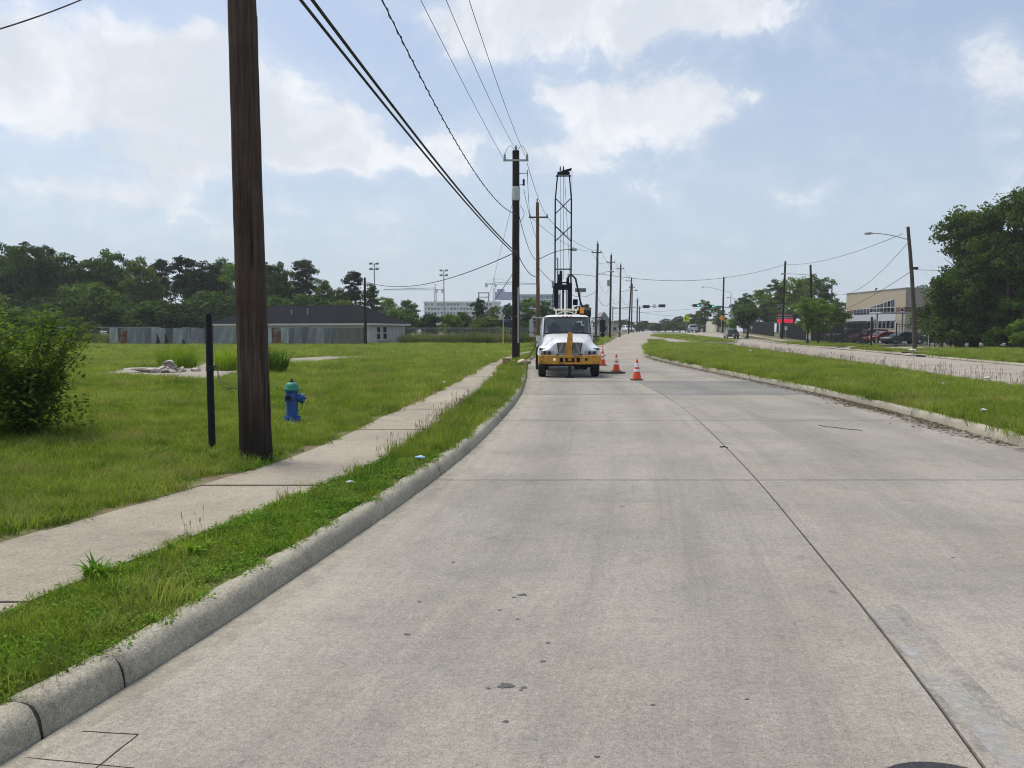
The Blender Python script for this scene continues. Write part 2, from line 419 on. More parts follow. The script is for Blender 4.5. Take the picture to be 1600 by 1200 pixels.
# ------------------------------------------------------------------ road alignment: x of an edge as a function of y (metres ahead)
XL = hermite([(-10,-5.2),(0,-2.64),(3,-1.91),(4,-1.67),(5.27,-1.42),(7,-1.10),(9.8,-.67),(13.8,-.24),(19.2,.19),(26,.48),(34,.68),(45,1.15),(60,3.3),(80,7.6),(94,10.9),(120,15.7),(150,22),(200,32),(320,55)])
XC = hermite([(-10,-.9),(0,1.15),(2.9,1.81),(4.07,2.03),(5.79,2.31),(8.46,2.73),(10.9,3.06),(14.45,3.49),(18.5,3.84),(23.9,4.1),(34,4.35),(45,4.95),(60,7.0),(80,11),(94,14),(120,18.9)])
XR = hermite([(-10,4.2),(0,6.0),(11,7.33),(14.8,7.78),(20.6,8.17),(25.7,8.2),(37.4,8.3),(48.3,8.8),(61.9,10.8),(82.5,14.3),(94,16.7),(110,19.4),(128,23.3),(150,28),(200,38),(320,62)])
XM = hermite([(-10,9.4),(0,10.8),(20.5,13.7),(40,16.7),(74,22.0),(92,25.2),(115,30.2),(137,33.6),(165,37.6),(200,43),(320,66)])
XF = hermite([(-10,16),(0,17.6),(20,21),(36.7,24.2),(53.5,27.2),(84,32.3),(115,36.2),(155,41.5),(200,49),(320,73)])
SL = hermite([(-8,-7.6),(0,-5.0),(5.46,-3.64),(7.35,-3.13),(8.64,-2.78),(10.9,-2.48),(14,-2.25),(17,-2.02),(22,-1.72),(33,-1.3),(42,-.75),(60,1.2)])
SR = hermite([(-8,-6.2),(0,-3.85),(4.1,-2.74),(5.35,-2.42),(6.45,-2.14),(7.54,-1.86),(8.77,-1.60),(11.2,-1.34),(14.4,-1.15),(20,-.78),(35,-.30),(42,.15),(60,2.2)])
KW = .17
LZ = .13
def lz(x, y):
    x = np.asarray(x, float); y = np.asarray(y, float)
    far = np.clip((np.abs(x + 2) - 1.5) / 6, 0, 1)
    return hzn(y) + LZ + far * (.04 * np.sin(x * .33 + 1) * np.cos(y * .27) + .03 * np.sin(x * .9 + y * .7))

def strip(name, fa, fb, ys, nx, zf, m, parent=None, ts=None):
    ts = np.linspace(0, 1, nx) if ts is None else ts
    ys = np.asarray(ys, float); a = fa(ys)[:, None]; b = fb(ys)[:, None]
    X = a + (b - a) * ts[None, :]; Y = np.repeat(ys[:, None], len(ts), 1); Z = zf(X, Y)
    V = np.stack([X, Y, Z], -1).reshape(-1, 3); n = len(ts); k = len(ys)
    i, j = np.meshgrid(np.arange(k - 1), np.arange(n - 1), indexing='ij'); q = (i * n + j).ravel()
    F = np.stack([q, q + 1, q + n + 1, q + n], -1)
    return new_obj(name, npmesh(name, V, F, m, True), parent)

# big ground sheet to the horizon
gy = np.concatenate([np.linspace(-60, 80, 8), np.linspace(90, 190, 21), [260, 400, 700, 1400]])
g = strip('ground', lambda y: np.full_like(y, -1400.), lambda y: np.full_like(y, 1400.), gy, 60, lambda x, y: hzn(y) - .12, M_FIELD); tag(g, kind='structure')

# ---- near carriageway: bed with joint filler and individual slabs
yy = np.concatenate([np.arange(-9, 60, 1.0), np.arange(60, 96, 2.0)])
road = strip('road', lambda y: XL(y) - .02, lambda y: XR(y) + .02, yy, 6, lambda x, y: hzn(y) - .014, M_JOINT); tag(road, kind='structure')
def slab(name, fa, fb, y0, y1, m, parent, ga=.004, gb=.004, gy_=.0065, top=0.0, depth=.03, nx=6, dy=.6, zf=None):
    ys = np.linspace(y0 + gy_, y1 - gy_, max(3, int((y1 - y0) / dy) + 1)); ts = np.linspace(0, 1, nx)
    zf = zf or (lambda x, y: hzn(y) + top)
    a = fa(ys) + ga; b = fb(ys) - gb; X = a[:, None] + (b - a)[:, None] * ts; Y = np.repeat(ys[:, None], nx, 1)
    V = np.stack([X, Y, zf(X, Y)], -1); k = len(ys)
    i, j = np.meshgrid(np.arange(k - 1), np.arange(nx - 1), indexing='ij'); q = (i * nx + j).ravel()
    F = [np.stack([q, q + 1, q + nx + 1, q + nx], -1)]
    loop = np.concatenate([np.arange(nx), np.arange(1, k) * nx + nx - 1, (k - 1) * nx + np.arange(nx - 2, -1, -1), np.arange(k - 2, 0, -1) * nx])
    Vf = V.reshape(-1, 3); low = Vf[loop] - np.array([0, 0, depth]); n0 = len(Vf); m_ = len(loop); r = np.arange(m_); r2 = (r + 1) % m_
    F.append(np.stack([loop[r2], loop[r], n0 + r, n0 + r2], -1))
    allv = np.concatenate([Vf, low]); me = npmesh(name, allv, np.concatenate(F), m)
    at_ = me.attributes.new('ruv', 'FLOAT_VECTOR', 'POINT'); at_.data.foreach_set('vector', np.stack([allv[:, 0] - XL(allv[:, 1]), allv[:, 1], 0 * allv[:, 1]], -1).astype(np.float32).ravel())
    return new_obj(name, me, parent)
jy = [-8.94, -3.14, 2.66, 8.46, 14.25, 20.05, 25.4, 31.2, 37, 42.8, 48.6, 54.4, 60.2, 66, 71.8, 77.6, 83.4, 89.2, 95]
for k in range(len(jy) - 1):
    far = jy[k] > 28
    mm = M_ROAD_FAR if jy[k] > 40 else M_ROAD
    slab('slab', XL, XC, jy[k], jy[k + 1], mm, road, gb=.009)
    slab('slab', XC, XR, jy[k], jy[k + 1], M_ROAD_DARK if abs(jy[k] - 20.05) < .1 else mm, road, ga=.009)
# far part of the same carriageway and the crossover, one sheet
rf = strip('road_ahead', lambda y: XL(y), lambda y: XF(y), np.concatenate([np.arange(95, 180, 3.), [200, 240, 320]]), 12, lambda x, y: hzn(y) - .006, M_ROAD_FAR); tag(rf, kind='structure')
# far carriageway
fb_ = strip('far_road', lambda y: XM(y) - .1, lambda y: XF(y) + .1, np.concatenate([np.arange(-9, 95.1, 2.6)]), 5, lambda x, y: hzn(y) - .014, M_JOINT); tag(fb_, kind='structure')
XMID = lambda y: (XM(y) + XF(y)) / 2
fy = np.arange(-8.9, 95.2, 5.78)
for k in range(len(fy) - 1):
    slab('slab', lambda y: XM(y) - .08, XMID, fy[k], fy[k + 1], M_ROAD_FAR, fb_, nx=3, dy=1.5, gb=.008)
    slab('slab', XMID, lambda y: XF(y) + .08, fy[k], fy[k + 1], M_ROAD_FAR, fb_, nx=3, dy=1.5, ga=.008)
# gutter repair cut at the lower left: a small panel with its own sawn joints
def cut_line(p, q, w=.014):
    a = gp(*p, z=.0015); b = gp(*q, z=.0015); d = (b - a).normalized(); n = Vector((-d.y, d.x, 0)) * w / 2
    mb = MB(); K = 9; rows = []
    for i in range(K):
        t = i / (K - 1); c = a.lerp(b, t) + n * random.uniform(-.5, .5); ww = random.uniform(.7, 1.3)
        rows.append([tuple(c - n * ww), tuple(c + n * ww)])
    mb.grid(rows); return mb.build('sawn_joint', M_JOINT, road)
cut_line((128, 1142), (216, 1147), .006); cut_line((216, 1147), (150, 1200), .007); cut_line((40, 1183), (240, 1203), .004)

# sealant smeared along the transverse joints
M_SEAL = mat('joint_sealant', (.125, .118, .10), .85, var=.3, scale=14)
for yj in jy[2:10]:
    xs = np.linspace(float(XL(yj)) + .02, float(XR(yj)) - .02, 46); b = MB(); w0 = .008 + .0008 * max(yj, 0)
    b.grid([[(x_, yj - w0 * random.uniform(.5, 1.15), .0022), (x_, yj + w0 * random.uniform(.5, 1.15), .0022)] for x_ in xs]); b.build('joint_sealant', M_SEAL, road)

# worn white lane dash beside the joint
def wornpaint(name, col, amt):
    m = bpy.data.materials.new(name); m.use_nodes = True; nt = m.node_tree; N = nt.nodes; L = nt.links; b = N['Principled BSDF']
    b.inputs['Base Color'].default_value = (*col, 1); b.inputs['Roughness'].default_value = .8
    geo = N.new('ShaderNodeNewGeometry'); n = N.new('ShaderNodeTexNoise'); L.new(geo.outputs['Position'], n.inputs['Vector']); n.inputs['Scale'].default_value = 5; n.inputs['Detail'].default_value = 10; n.inputs['Roughness'].default_value = .75
    mr = N.new('ShaderNodeMapRange'); L.new(n.outputs['Fac'], mr.inputs[0]); mr.inputs[1].default_value = .46; mr.inputs[2].default_value = .72; mr.inputs[4].default_value = amt
    L.new(mr.outputs[0], b.inputs['Alpha']); MATS[name] = m
    return m
M_PAINT = wornpaint('worn_white_paint', (.62, .62, .60), .62)
M_SCUFF = wornpaint('dark_scuff', (.16, .16, .16), .55)
a, b = gp(1375, 955, 0), gp(1600, 1205, 0); n = Vector((.075, .03, 0))
mb = MB(); mb.grid([[tuple(a.lerp(b, t) - n + Vector((0, 0, .003))), tuple(a.lerp(b, t) + n + Vector((0, 0, .003)))] for t in np.linspace(0, 1, 12)])
mb.build('lane_marking', M_PAINT, road)
mb = MB(); n2 = n * 1.9
mb.grid([[tuple(a.lerp(b, t) - n2 + Vector((.02, 0, .0015))), tuple(a.lerp(b, t) + n2 + Vector((.02, 0, .0015)))] for t in np.linspace(-.04, 1, 12)])
mb.build('paint_removal_scar', M_SCUFF, road)
# oil stains
M_OIL = mat('oil_stain', (.085, .08, .075), .7, var=.3, scale=60)
def blot(px, py, r, n=22):
    c = gp(px, py, .002); mb = MB(); s = random.random() * 9; pts = []
    for k in range(n):
        an = 2 * math.pi * k / n; rr = r * (.72 + .34 * math.sin(3 * an + s) * random.random() + .3 * random.random())
        pts.append((c.x + rr * 1.25 * math.cos(an), c.y + rr * .85 * math.sin(an), .002))
    mb.add(pts + [(c.x, c.y, .002)], [(k, (k + 1) % n, n) for k in range(n)]); mb.build('oil_stain', M_OIL, road)
for q in [(790,1071,.035),(819,1074,.014),(763,1075,.011),(814,1078,.008),(817,929,.026),(803,933,.012),(708,878,.016),(636,991,.018),(856,1004,.012),(848,1033,.013),(933,1182,.010),(809,967,.010),(781,953,.010),(790,1127,.012),(655,940,.012),(1489,871,.012),(1167,1092,.008),(1020,1101,.010)]: blot(*q)

# ---- manhole just in front of the camera
mh = thing('manhole_cover', 'round dark iron manhole cover set in the concrete road at the bottom edge', 'manhole', (1.57, 2.538, .0))
M_IRON = mat('cast_iron', (.055, .05, .055), .55, .6, var=.2, scale=30, bump=.5, bscale=90)
part('frame_ring', M_IRON, mh, lambda b: b.lathe([(.245, .001), (.245, .006), (.30, .006), (.305, .001)], 48), 30)
part('lid', M_IRON, mh, lambda b: b.lathe([(.001, .0035), (.10, .0035), (.225, .004), (.235, .001)], 48), 30)

# ---- kerbs: swept profile cut in stones
KPROF = [(0, -.06), (.006, .02), (.022, .085), (.040, .116), (.062, .134), (.092, .142), (.13, .142), (KW, .137), (KW + .004, -.06)]
def kerb(name, path, side, cuts, parent=None, jit=.004, step=.25, prof=KPROF, gap=.009):
    """path: (n,2) array, side +1 = kerb body lies left of the walking direction"""
    P = np.asarray(path, float); d = np.linalg.norm(np.diff(P, axis=0), axis=1); S = np.concatenate([[0], np.cumsum(d)])
    par = parent
    if par is None:
        par = bpy.data.objects.new(name, None); COL.objects.link(par); tag(par, kind='structure')
    cuts = cuts if not isinstance(cuts, (int, float)) else list(np.arange(0, S[-1], cuts)) + [S[-1]]
    pr = np.array(prof); np_ = len(pr)
    for a, b in zip(cuts[:-1], cuts[1:]):
        if b - a < .2: continue
        s = np.linspace(a + gap, b - gap, max(3, int((b - a) / step) + 1))
        x = np.interp(s, S, P[:, 0]); y = np.interp(s, S, P[:, 1])
        x2 = np.interp(s + .15, S, P[:, 0]); y2 = np.interp(s + .15, S, P[:, 1]); x1 = np.interp(s - .15, S, P[:, 0]); y1 = np.interp(s - .15, S, P[:, 1])
        tx, ty = x2 - x1, y2 - y1; l = np.hypot(tx, ty) + 1e-9; nx_, ny_ = -ty / l * side, tx / l * side
        off = pr[:, 0][None, :] + rng.normal(0, jit, (len(s), np_)) * (pr[:, 1] > .05)[None, :]
        tilt = rng.normal(0, .004)
        Z = pr[:, 1][None, :] + rng.normal(0, jit * .8, (len(s), np_)) * (pr[:, 1] > .05)[None, :] + tilt
        V = np.stack([x[:, None] + nx_[:, None] * off, y[:, None] + ny_[:, None] * off, Z + hzn(y)[:, None]], -1).reshape(-1, 3)
        k = len(s); i, j = np.meshgrid(np.arange(k - 1), np.arange(np_ - 1), indexing='ij'); q = (i * np_ + j).ravel()
        F = np.stack([q, q + 1, q + np_ + 1, q + np_], -1)
        if side < 0: F = F[:, ::-1]
        me_V = V; caps = []
        for e in (0, k - 1):
            for j in range(np_ // 2 - 0):
                a_, b2 = e * np_ + j, e * np_ + np_ - 1 - j
                if b2 - a_ > 1: caps.append((a_, a_ + 1, b2 - 1, b2) if e else (b2, b2 - 1, a_ + 1, a_))
        new_obj('kerb_stone', npmesh('kerb_stone', me_V, np.concatenate([F, np.array(caps)]), M_KERB, True), par)
    off2 = np.array([(max(o_, .012) if o_ < .1 else min(o_, KW - .012), z_ - .010) for o_, z_ in prof])
    for c_ in cuts[1:-1]:
        V = []
        for s_ in (c_ - gap - .004, c_ + gap + .004):
            x, y = np.interp(s_, S, P[:, 0]), np.interp(s_, S, P[:, 1]); tx = np.interp(s_ + .15, S, P[:, 0]) - np.interp(s_ - .15, S, P[:, 0]); ty = np.interp(s_ + .15, S, P[:, 1]) - np.interp(s_ - .15, S, P[:, 1]); l = math.hypot(tx, ty) + 1e-9
            V += [(x - ty / l * side * o_, y + tx / l * side * o_, z_ + hz(y)) for o_, z_ in off2]
        n_ = len(off2); new_obj('joint_filler', npmesh('joint_filler', V, [(i, i + 1, i + n_ + 1, i + n_) for i in range(n_ - 1)], M_JOINT), par)
    return par
ky = np.arange(-8, 175, .5); left_path = np.stack([XL(ky), ky], -1)
S_ = np.concatenate([[0], np.cumsum(np.linalg.norm(np.diff(left_path, axis=0), axis=1))])
cut_s = [float(np.interp(v, ky, S_)) for v in [-8, -2.9, 3.02, 3.47, 8.75, 14.3, 20.05, 25.4, 31.2, 37, 42.8, 48.6, 54.4, 60.2] + list(np.arange(66, 175, 6))]
kl = kerb('kerb_beside_verge', left_path, +1, cut_s, step=.12)
# median outlines
y1_ = np.arange(-8, 109, .6)
med1 = [(float(XR(v)), float(v)) for v in y1_]
tip = [(19.7, 111), (20.6, 113.4), (21.7, 113.6), (21.9, 111.5), (20.9, 104), (19.6, 97.5), (19.6, 94), (20.6, 92.4), (22.6, 92), (24.0, 91.5), (24.6, 90.2), (24.6, 88.5)]
y2_ = np.arange(87.5, -8.5, -.7)
med1b = [(float(XM(v)), float(v)) for v in y2_]
def fillet(pts, n=3):
    P = np.array(pts, float)
    for _ in range(n):
        q = P[:-1] * .75 + P[1:] * .25; r = P[:-1] * .25 + P[1:] * .75; P = np.concatenate([P[:1], np.stack([q, r], 1).reshape(-1, 2), P[-1:]])
    return P
med1_path = np.concatenate([np.array(med1), fillet([med1[-1]] + tip + [med1b[0]], 2)[1:-1], np.array(med1b)])
kerb('kerb_around_median', med1_path, -1, 5.8, step=.3)
M2 = fillet([(29.4, 101.2), (25.3, 102.6), (24.9, 106), (25.2, 112), (24.4, 118), (23.6, 126), (24.6, 137), (29, 146), (33.3, 140), (32, 121), (30.6, 104), (29.4, 101.2)], 2)
kerb('kerb_around_middle_median', M2, -1, 8.0, step=.8)
M3 = fillet([(31, 167), (36.5, 165), (39, 182), (43, 205), (38, 206), (33, 182), (31, 167)], 2)
kerb('kerb_around_far_median', M3, -1, 12.0, step=1.5)

def poly_obj(name, P, m, z, parent=None, inset=None):
    """flat polygon following the terrain, triangulated on a fine grid"""
    import bmesh
    bm = bmesh.new()
    vs = [bm.verts.new((x, y, 0)) for x, y in P]
    f = bm.faces.new(vs); bmesh.ops.triangulate(bm, faces=[f])
    for _ in range(2): bmesh.ops.subdivide_edges(bm, edges=[e for e in bm.edges if e.calc_length() > 4], cuts=1, use_grid_fill=True); bmesh.ops.triangulate(bm, faces=bm.faces[:])
    for v in bm.verts: v.co.z = hz(v.co.y) + z
    bmesh.ops.recalc_face_normals(bm, faces=bm.faces)
    me = bpy.data.meshes.new(name); bm.to_mesh(me); bm.free()
    if sum(p.normal.z for p in me.polygons) < 0: me.flip_normals()
    me.materials.append(m); return new_obj(name, me, parent)
md = strip('median', lambda y: XR(y) + KW - .03, lambda y: XM(y) - KW + .03, np.concatenate([np.arange(-8, 91, 1.5)]), 12, lambda x, y: hzn(y) + LZ + .05 * np.sin(np.pi * np.clip((x - XR(y)) / (XM(y) - XR(y)), 0, 1)), M_LAWN); tag(md, kind='structure')
def inset(P, d):
    P = np.asarray(P); c = P.mean(0); v = c - P; l = np.linalg.norm(v, axis=1, keepdims=True); return P + v / l * d
t1 = [(float(XR(v)) + .12, v) for v in np.arange(90, 110, 1.)] + [(19.8, 110.9), (20.6, 113.1), (21.5, 113.3), (21.7, 111.5), (20.7, 104), (19.4, 97.5), (19.4, 94), (20.5, 92.2), (22.6, 91.8), (23.8, 91.3), (24.4, 90.0)]
tag(poly_obj('median_tip', t1, M_LAWN, LZ), kind='structure')
tag(poly_obj('middle_median', inset(M2[:-1], .14), M_LAWN, LZ), kind='structure')
tag(poly_obj('far_median', inset(M3[:-1], .14), M_LAWN, LZ), kind='structure')

# ---- verge, sidewalk, lawn on the left
vy = np.concatenate([np.arange(-7, 30, .5), np.arange(30, 66, 1.5)])
vg = strip('verge', lambda y: SR(y) - .02, lambda y: XL(y) - KW + .03, vy, 5, lambda x, y: hzn(y) + LZ - .005, M_LAWN); tag(vg, kind='structure')
walk = strip('sidewalk', lambda y: SL(y) - .0, lambda y: SR(y) + .0, np.arange(-7, 60, .5), 3, lambda x, y: hzn(y) + .10, M_JOINT); tag(walk, kind='structure')
wy = [-6.5 + 1.53 * k + (.25 if k % 4 == 1 else 0) for k in range(44)]
for k in range(len(wy) - 1):
    dz = random.gauss(0, .004); sl = random.gauss(0, .003)
    slab('sidewalk_panel', SL, SR, wy[k], wy[k + 1], M_WALK, walk, ga=0, gb=0, gy_=.005, zf=lambda x, y, dz=dz, sl=sl, y0=wy[k]: hzn(y) + .137 + dz + sl * (y - y0), depth=.06, nx=4, dy=.4)
ly = np.concatenate([np.arange(-7, 40, 1.), np.arange(40, 200, 4.)])
offs = 1 - np.array([0, .0015, .004, .008, .015, .03, .05, .08, .12, .18, .26, .4, .6, 1.0])[::-1]
lw = strip('lawn', lambda y: np.full_like(y, -170.), lambda y: np.where(y < 60, SL(np.minimum(y, 60)), XL(y) - KW + .02), ly, 14, lambda x, y: lz(x, y), M_LAWN, ts=offs); tag(lw, kind='structure')
v2 = strip('far_verge', lambda y: SL(np.minimum(y, 60)) + (y - 60) * .2, lambda y: XL(y) - KW + .03, np.arange(58, 176, 3.), 4, lambda x, y: hzn(y) + LZ + .004, M_LAWN); tag(v2, kind='structure')

# ---- old house foundations in the lawn
def old_slab(pts, z=.035):
    P = [gp(x, y, LZ) for x, y in pts]; mb = MB(); mb.prism([(p.x, p.y) for p in P], .06, LZ + z + .03)
    return mb.build('old_foundation', M_SLAB)
tag(old_slab([(150,588),(190,587),(230,590),(285,593),(330,597),(352,589),(386,583),(388,574),(335,566),(310,566),(300,575),(200,577)]), 'cracked pale concrete foundation slab under the rubble pile in the lawn', 'foundation')
tag(old_slab([(442,571.5),(491,570.5),(519,566),(560,563.5),(632,560.2),(581,559.2),(508,558.6),(447,562)]), 'low pale concrete foundation slab in the grass behind the fire hydrant', 'foundation')

# ---- right-hand side: kerb with driveway gaps, verge, sidewalk, lawn
DRV = [(52.5, 56.5), (68.5, 75.5), (101, 106)]      # driveway mouths
segs = [(-8, 52.5), (56.5, 68.5), (75.5, 101), (106, 165)]
for i, (a, b) in enumerate(segs):
    nm = ['kerb_by_oak', 'kerb_of_small_island', 'kerb_by_fence', 'kerb_beyond'][i]
    py_ = np.linspace(a, b, int((b - a) / .8) + 3); xx = XF(py_).copy()
    if i > 0: xx[0] += .9; xx[1] += .25
    if i < 3: xx[-1] += .9; xx[-2] += .25
    kerb(nm, np.stack([xx, py_], -1), -1, 6.2, step=.5)
VW = 2.4
M_DRIVE = M_ROAD_FAR
ra = strip('roadside_apron', lambda y: XF(y), lambda y: XF(y) + 13, np.arange(-8, 178, 2.), 6, lambda x, y: hzn(y) + .05 + .03 * np.clip((x - XF(y)) / 3, 0, 1), M_DRIVE); tag(ra, kind='structure')
for i, (a, b) in enumerate(segs):
    ys = np.linspace(a + .1, b - .1, int((b - a) / 1.5) + 4); ww = np.full_like(ys, VW)
    if i > 0: ww[0] = .9
    if i < 3: ww[-1] = .9
    f = lambda v, ys=ys, ww=ww: np.interp(v, ys, ww)
    o = strip('roadside_verge', lambda y: XF(y) + KW - .02 + np.where((i > 0) & (y < ys[1]), .8, 0) , lambda y: XF(y) + f(y), ys, 5, lambda x, y: hzn(y) + LZ + .01, M_LAWN); tag(o, kind='structure')
sw2 = strip('roadside_sidewalk', lambda y: XF(y) + VW, lambda y: XF(y) + VW + 1.4, np.arange(-8, 165, 2.), 3, lambda x, y: hzn(y) + .12, M_WALK); tag(sw2, kind='structure')
for i, (a, b) in enumerate([(-8, 66), (77.5, 101.5), (105.5, 178)]):
    o = strip('roadside_lawn', lambda y: XF(y) + VW + 1.4, lambda y: XF(y) + 120, np.linspace(a, b, int((b - a) / 3) + 2), 14, lambda x, y: hzn(y) + LZ + .01 + .05 * np.sin(x * .4), M_LAWN, ts=np.linspace(0, 1, 14) ** 2); tag(o, kind='structure')
o = strip('parking_lot', lambda y: XF(y) + VW + 3.0, lambda y: XF(y) + 60, np.linspace(66, 77.5, 6), 4, lambda x, y: hzn(y) + .11, M_DRIVE); tag(o, kind='structure')
tag(poly_obj('parking_pavement', [(37.5, 84), (60, 84), (60, 128), (45, 128), (42, 110)], mat('lot_asphalt', (.16, .155, .15), .9), LZ + .09), kind='structure')
# ------------------------------------------------------------------ poles and wires
def woodmat(name, c1, c2, dark, tar=0):
    m = bpy.data.materials.new(name); m.use_nodes = True; nt = m.node_tree; N = nt.nodes; L = nt.links; b = N['Principled BSDF']; b.inputs['Roughness'].default_value = .9; b.inputs['Specular IOR Level'].default_value = .2
    tc = N.new('ShaderNodeTexCoord'); mp = N.new('ShaderNodeMapping'); L.new(tc.outputs['Object'], mp.inputs[0]); mp.inputs['Scale'].default_value = (26, 26, .9)
    def nz(v, s, d, r=.65):
        n = N.new('ShaderNodeTexNoise'); L.new(v, n.inputs['Vector']); n.inputs['Scale'].default_value = s; n.inputs['Detail'].default_value = d; n.inputs['Roughness'].default_value = r; return n.outputs['Fac']
    def mix(f, a, b_):
        n = N.new('ShaderNodeMix'); n.data_type = 'RGBA'; L.new(f, n.inputs[0])
        for i, q in ((6, a), (7, b_)):
            if isinstance(q, tuple): n.inputs[i].default_value = (*q, 1)
            else: L.new(q, n.inputs[i])
        return n.outputs[2]
    def mr(v, a, b_, d=1.0):
        n = N.new('ShaderNodeMapRange'); L.new(v, n.inputs[0]); n.inputs[1].default_value = a; n.inputs[2].default_value = b_; n.inputs[4].default_value = d; return n.outputs[0]
    grain = nz(mp.outputs[0], 1, 7, .7); blotch = nz(tc.outputs['Object'], 1.3, 5)
    mp2 = N.new('ShaderNodeMapping'); L.new(tc.outputs['Object'], mp2.inputs[0]); mp2.inputs['Scale'].default_value = (9, 9, .35); chk = nz(mp2.outputs[0], 1, 6, .7)
    c = mix(mr(grain, .35, .65), c1, c2); c = mix(mr(blotch, .45, .65, .75), c, dark); c = mix(mr(chk, .60, .66, .9), c, (.012, .009, .007))
    if tar:                       # creosote-soaked foot, irregular upper edge
        sp = N.new('ShaderNodeSeparateXYZ'); L.new(tc.outputs['Object'], sp.inputs[0]); ad = N.new('ShaderNodeMath'); ad.operation = 'MULTIPLY_ADD'; L.new(chk, ad.inputs[0]); ad.inputs[1].default_value = 2.2; L.new(sp.outputs[2], ad.inputs[2])
        c = mix(mr(ad.outputs[0], 2.2, 1.5, .8), c, (.016, .012, .010))
    L.new(c, b.inputs['Base Color'])
    bn = N.new('ShaderNodeBump'); bn.inputs['Strength'].default_value = .9; bn.inputs['Distance'].default_value = .02; L.new(grain, bn.inputs['Height']); L.new(bn.outputs[0], b.inputs['Normal'])
    MATS[name] = m; return m
M_POLE = woodmat('weathered_pole', (.043, .029, .022), (.128, .090, .069), (.050, .030, .021), tar=1.0)
M_POLE_DARK = woodmat('creosote_pole', (.022, .014, .011), (.04, .027, .021), (.014, .010, .009))
M_POLE_TAN = woodmat('tan_pole', (.13, .085, .045), (.20, .14, .085), (.08, .05, .03))
M_POLE_GREY = woodmat('grey_pole', (.075, .06, .048), (.12, .10, .085), (.05, .04, .033))
M_STEEL = mat('galvanised', (.38, .39, .40), .5, .5, var=.15, scale=15)
M_BLACK = mat('black_rubber', (.012, .012, .013), .6, var=.2, scale=20)
M_WIRE = mat('wire_black', (.015, .015, .016), .6, var=0)
M_CERAM = mat('insulator_grey', (.30, .31, .32), .3, var=.1)

def pole(loc, top, r0, r1, m, name='utility_pole', label='', group='utility poles along the road', lean=(0, 0), bend=None, near=False):
    t = thing(name, label, 'pole', loc, 0, group)
    def f(b):
        pts = []; rad = []
        for k in range(15):
            u = k / 14; z = -.1 + (top + .1) * u
            bx = (bend(u) if bend else (0, 0)); w = .006 * math.sin(k * 2.1 + loc[0])
            pts.append((lean[0] * u + bx[0] + w, lean[1] * u + bx[1], z)); rad.append(r0 + (r1 - r0) * u)
        b.tube(pts, rad, 18)
    if near: part('shaft', m, t, lambda b: near_shaft(b, top, r0, r1, lean), 60)
    else: part('shaft', m, t, f, 50)
    return t
def near_shaft(b, top, r0, r1, lean):
    rr = random.Random(11); NS, NR = 84, 110; cr = []
    for _ in range(46):
        cr.append((rr.uniform(0, 6.283), rr.uniform(-.2, .2), rr.uniform(0, top), rr.uniform(.4, 2.6), rr.uniform(.006, .022), rr.uniform(.03, .075)))
    rows = []
    for i in range(NR):
        u = i / (NR - 1); z = -.12 + (top + .12) * u; R_ = r0 + (r1 - r0) * u + .012 * math.exp(-max(z, 0) / .35); row = []
        for k in range(NS + 1):
            a = 2 * math.pi * (k % NS) / NS; r = R_ * (1 + .012 * math.sin(3 * a + z * .5) + .008 * math.sin(7 * a - z * 1.3) + .006 * math.sin(z * 9 + 2 * a)) + .0025 * math.sin(31 * a + 5 * math.sin(z))
            for (ca, dr_, cz, cl, dp, cw) in cr:
                dz = abs(z - cz) / cl
                if dz < 1:
                    da = (a - ca - dr_ * (z - cz) * .35 + math.pi) % (2 * math.pi) - math.pi
                    if abs(da) < cw: r -= dp * (1 - dz * dz) * (1 - abs(da) / cw)
            row.append((lean[0] * u + r * math.cos(a), lean[1] * u + r * math.sin(a), z))
        rows.append(row)
    b.grid(rows)
def insulator(b, c, h=.22, r=.06):
    b.lathe([(r * .5, 0), (r, .02), (r * .6, h * .25), (r, h * .35), (r * .6, h * .55), (r, h * .65), (r * .5, h * .85), (r * .3, h)], 8, c=c)
def crossarm(t, z, half, m, ins=True, y=-.15, xs=None):
    part('crossarm', m, t, lambda b: b.box((0, y, z), (2 * half, .1, .11)), bevel=.01)
    if ins:
        for x in (xs or (-half + .08, half - .08)):
            part('insulator', M_CERAM, t, lambda b: insulator(b, (x, y, z + .05)), 40)

P1 = gp(400, 720, LZ); p1 = pole(P1, 11.1, .180, .125, M_POLE, label='thick dark weathered wooden pole beside the sidewalk, nearest of all', lean=(-.10, .05), near=True)
crossarm(p1, 10.85, 1.0, M_POLE_GREY)
def crack(b):
    b.tube([(.02 + .085 * math.sin(i * .25) - .05, -.172 + i * .002, 6.2 - i * .32) for i in range(12)], [.006] * 12, 5)
part('split', M_WIRE, p1, crack)
part('ground_wire', M_WIRE, p1, lambda b: b.tube([(.155, -.09, .05 + i * .5) for i in range(11)], .006, 5))
P2 = at(806, 518, 42); P2.z = LZ
p2 = pole(P2, 11.2, .215, .19, M_POLE_DARK, label='thick black creosoted pole with grey riser pipe at the sidewalk end')
part('riser_pipe', M_STEEL, p2, lambda b: b.tube([(.13, -.22, .9), (.13, -.21, 3.9)], .05, 10), 40)
part('sheet_metal_wrap', mat('galvanised_wrap', (.50, .51, .50), .55, .3, var=.2, scale=6), p2, lambda b: b.lathe([(.225, 8.55), (.23, 8.6), (.225, 9.25), (.215, 9.3)], 18), 40)
part('tag_plate', M_CERAM, p2, lambda b: b.lathe([(.03, -.2), (.03, -.225)], 12, 'Y', (.02, 0, 2.35)))
part('crossarm', M_STEEL, p2, lambda b: b.box((0, -.22, 10.65), (1.35, .09, .1)), bevel=.01)
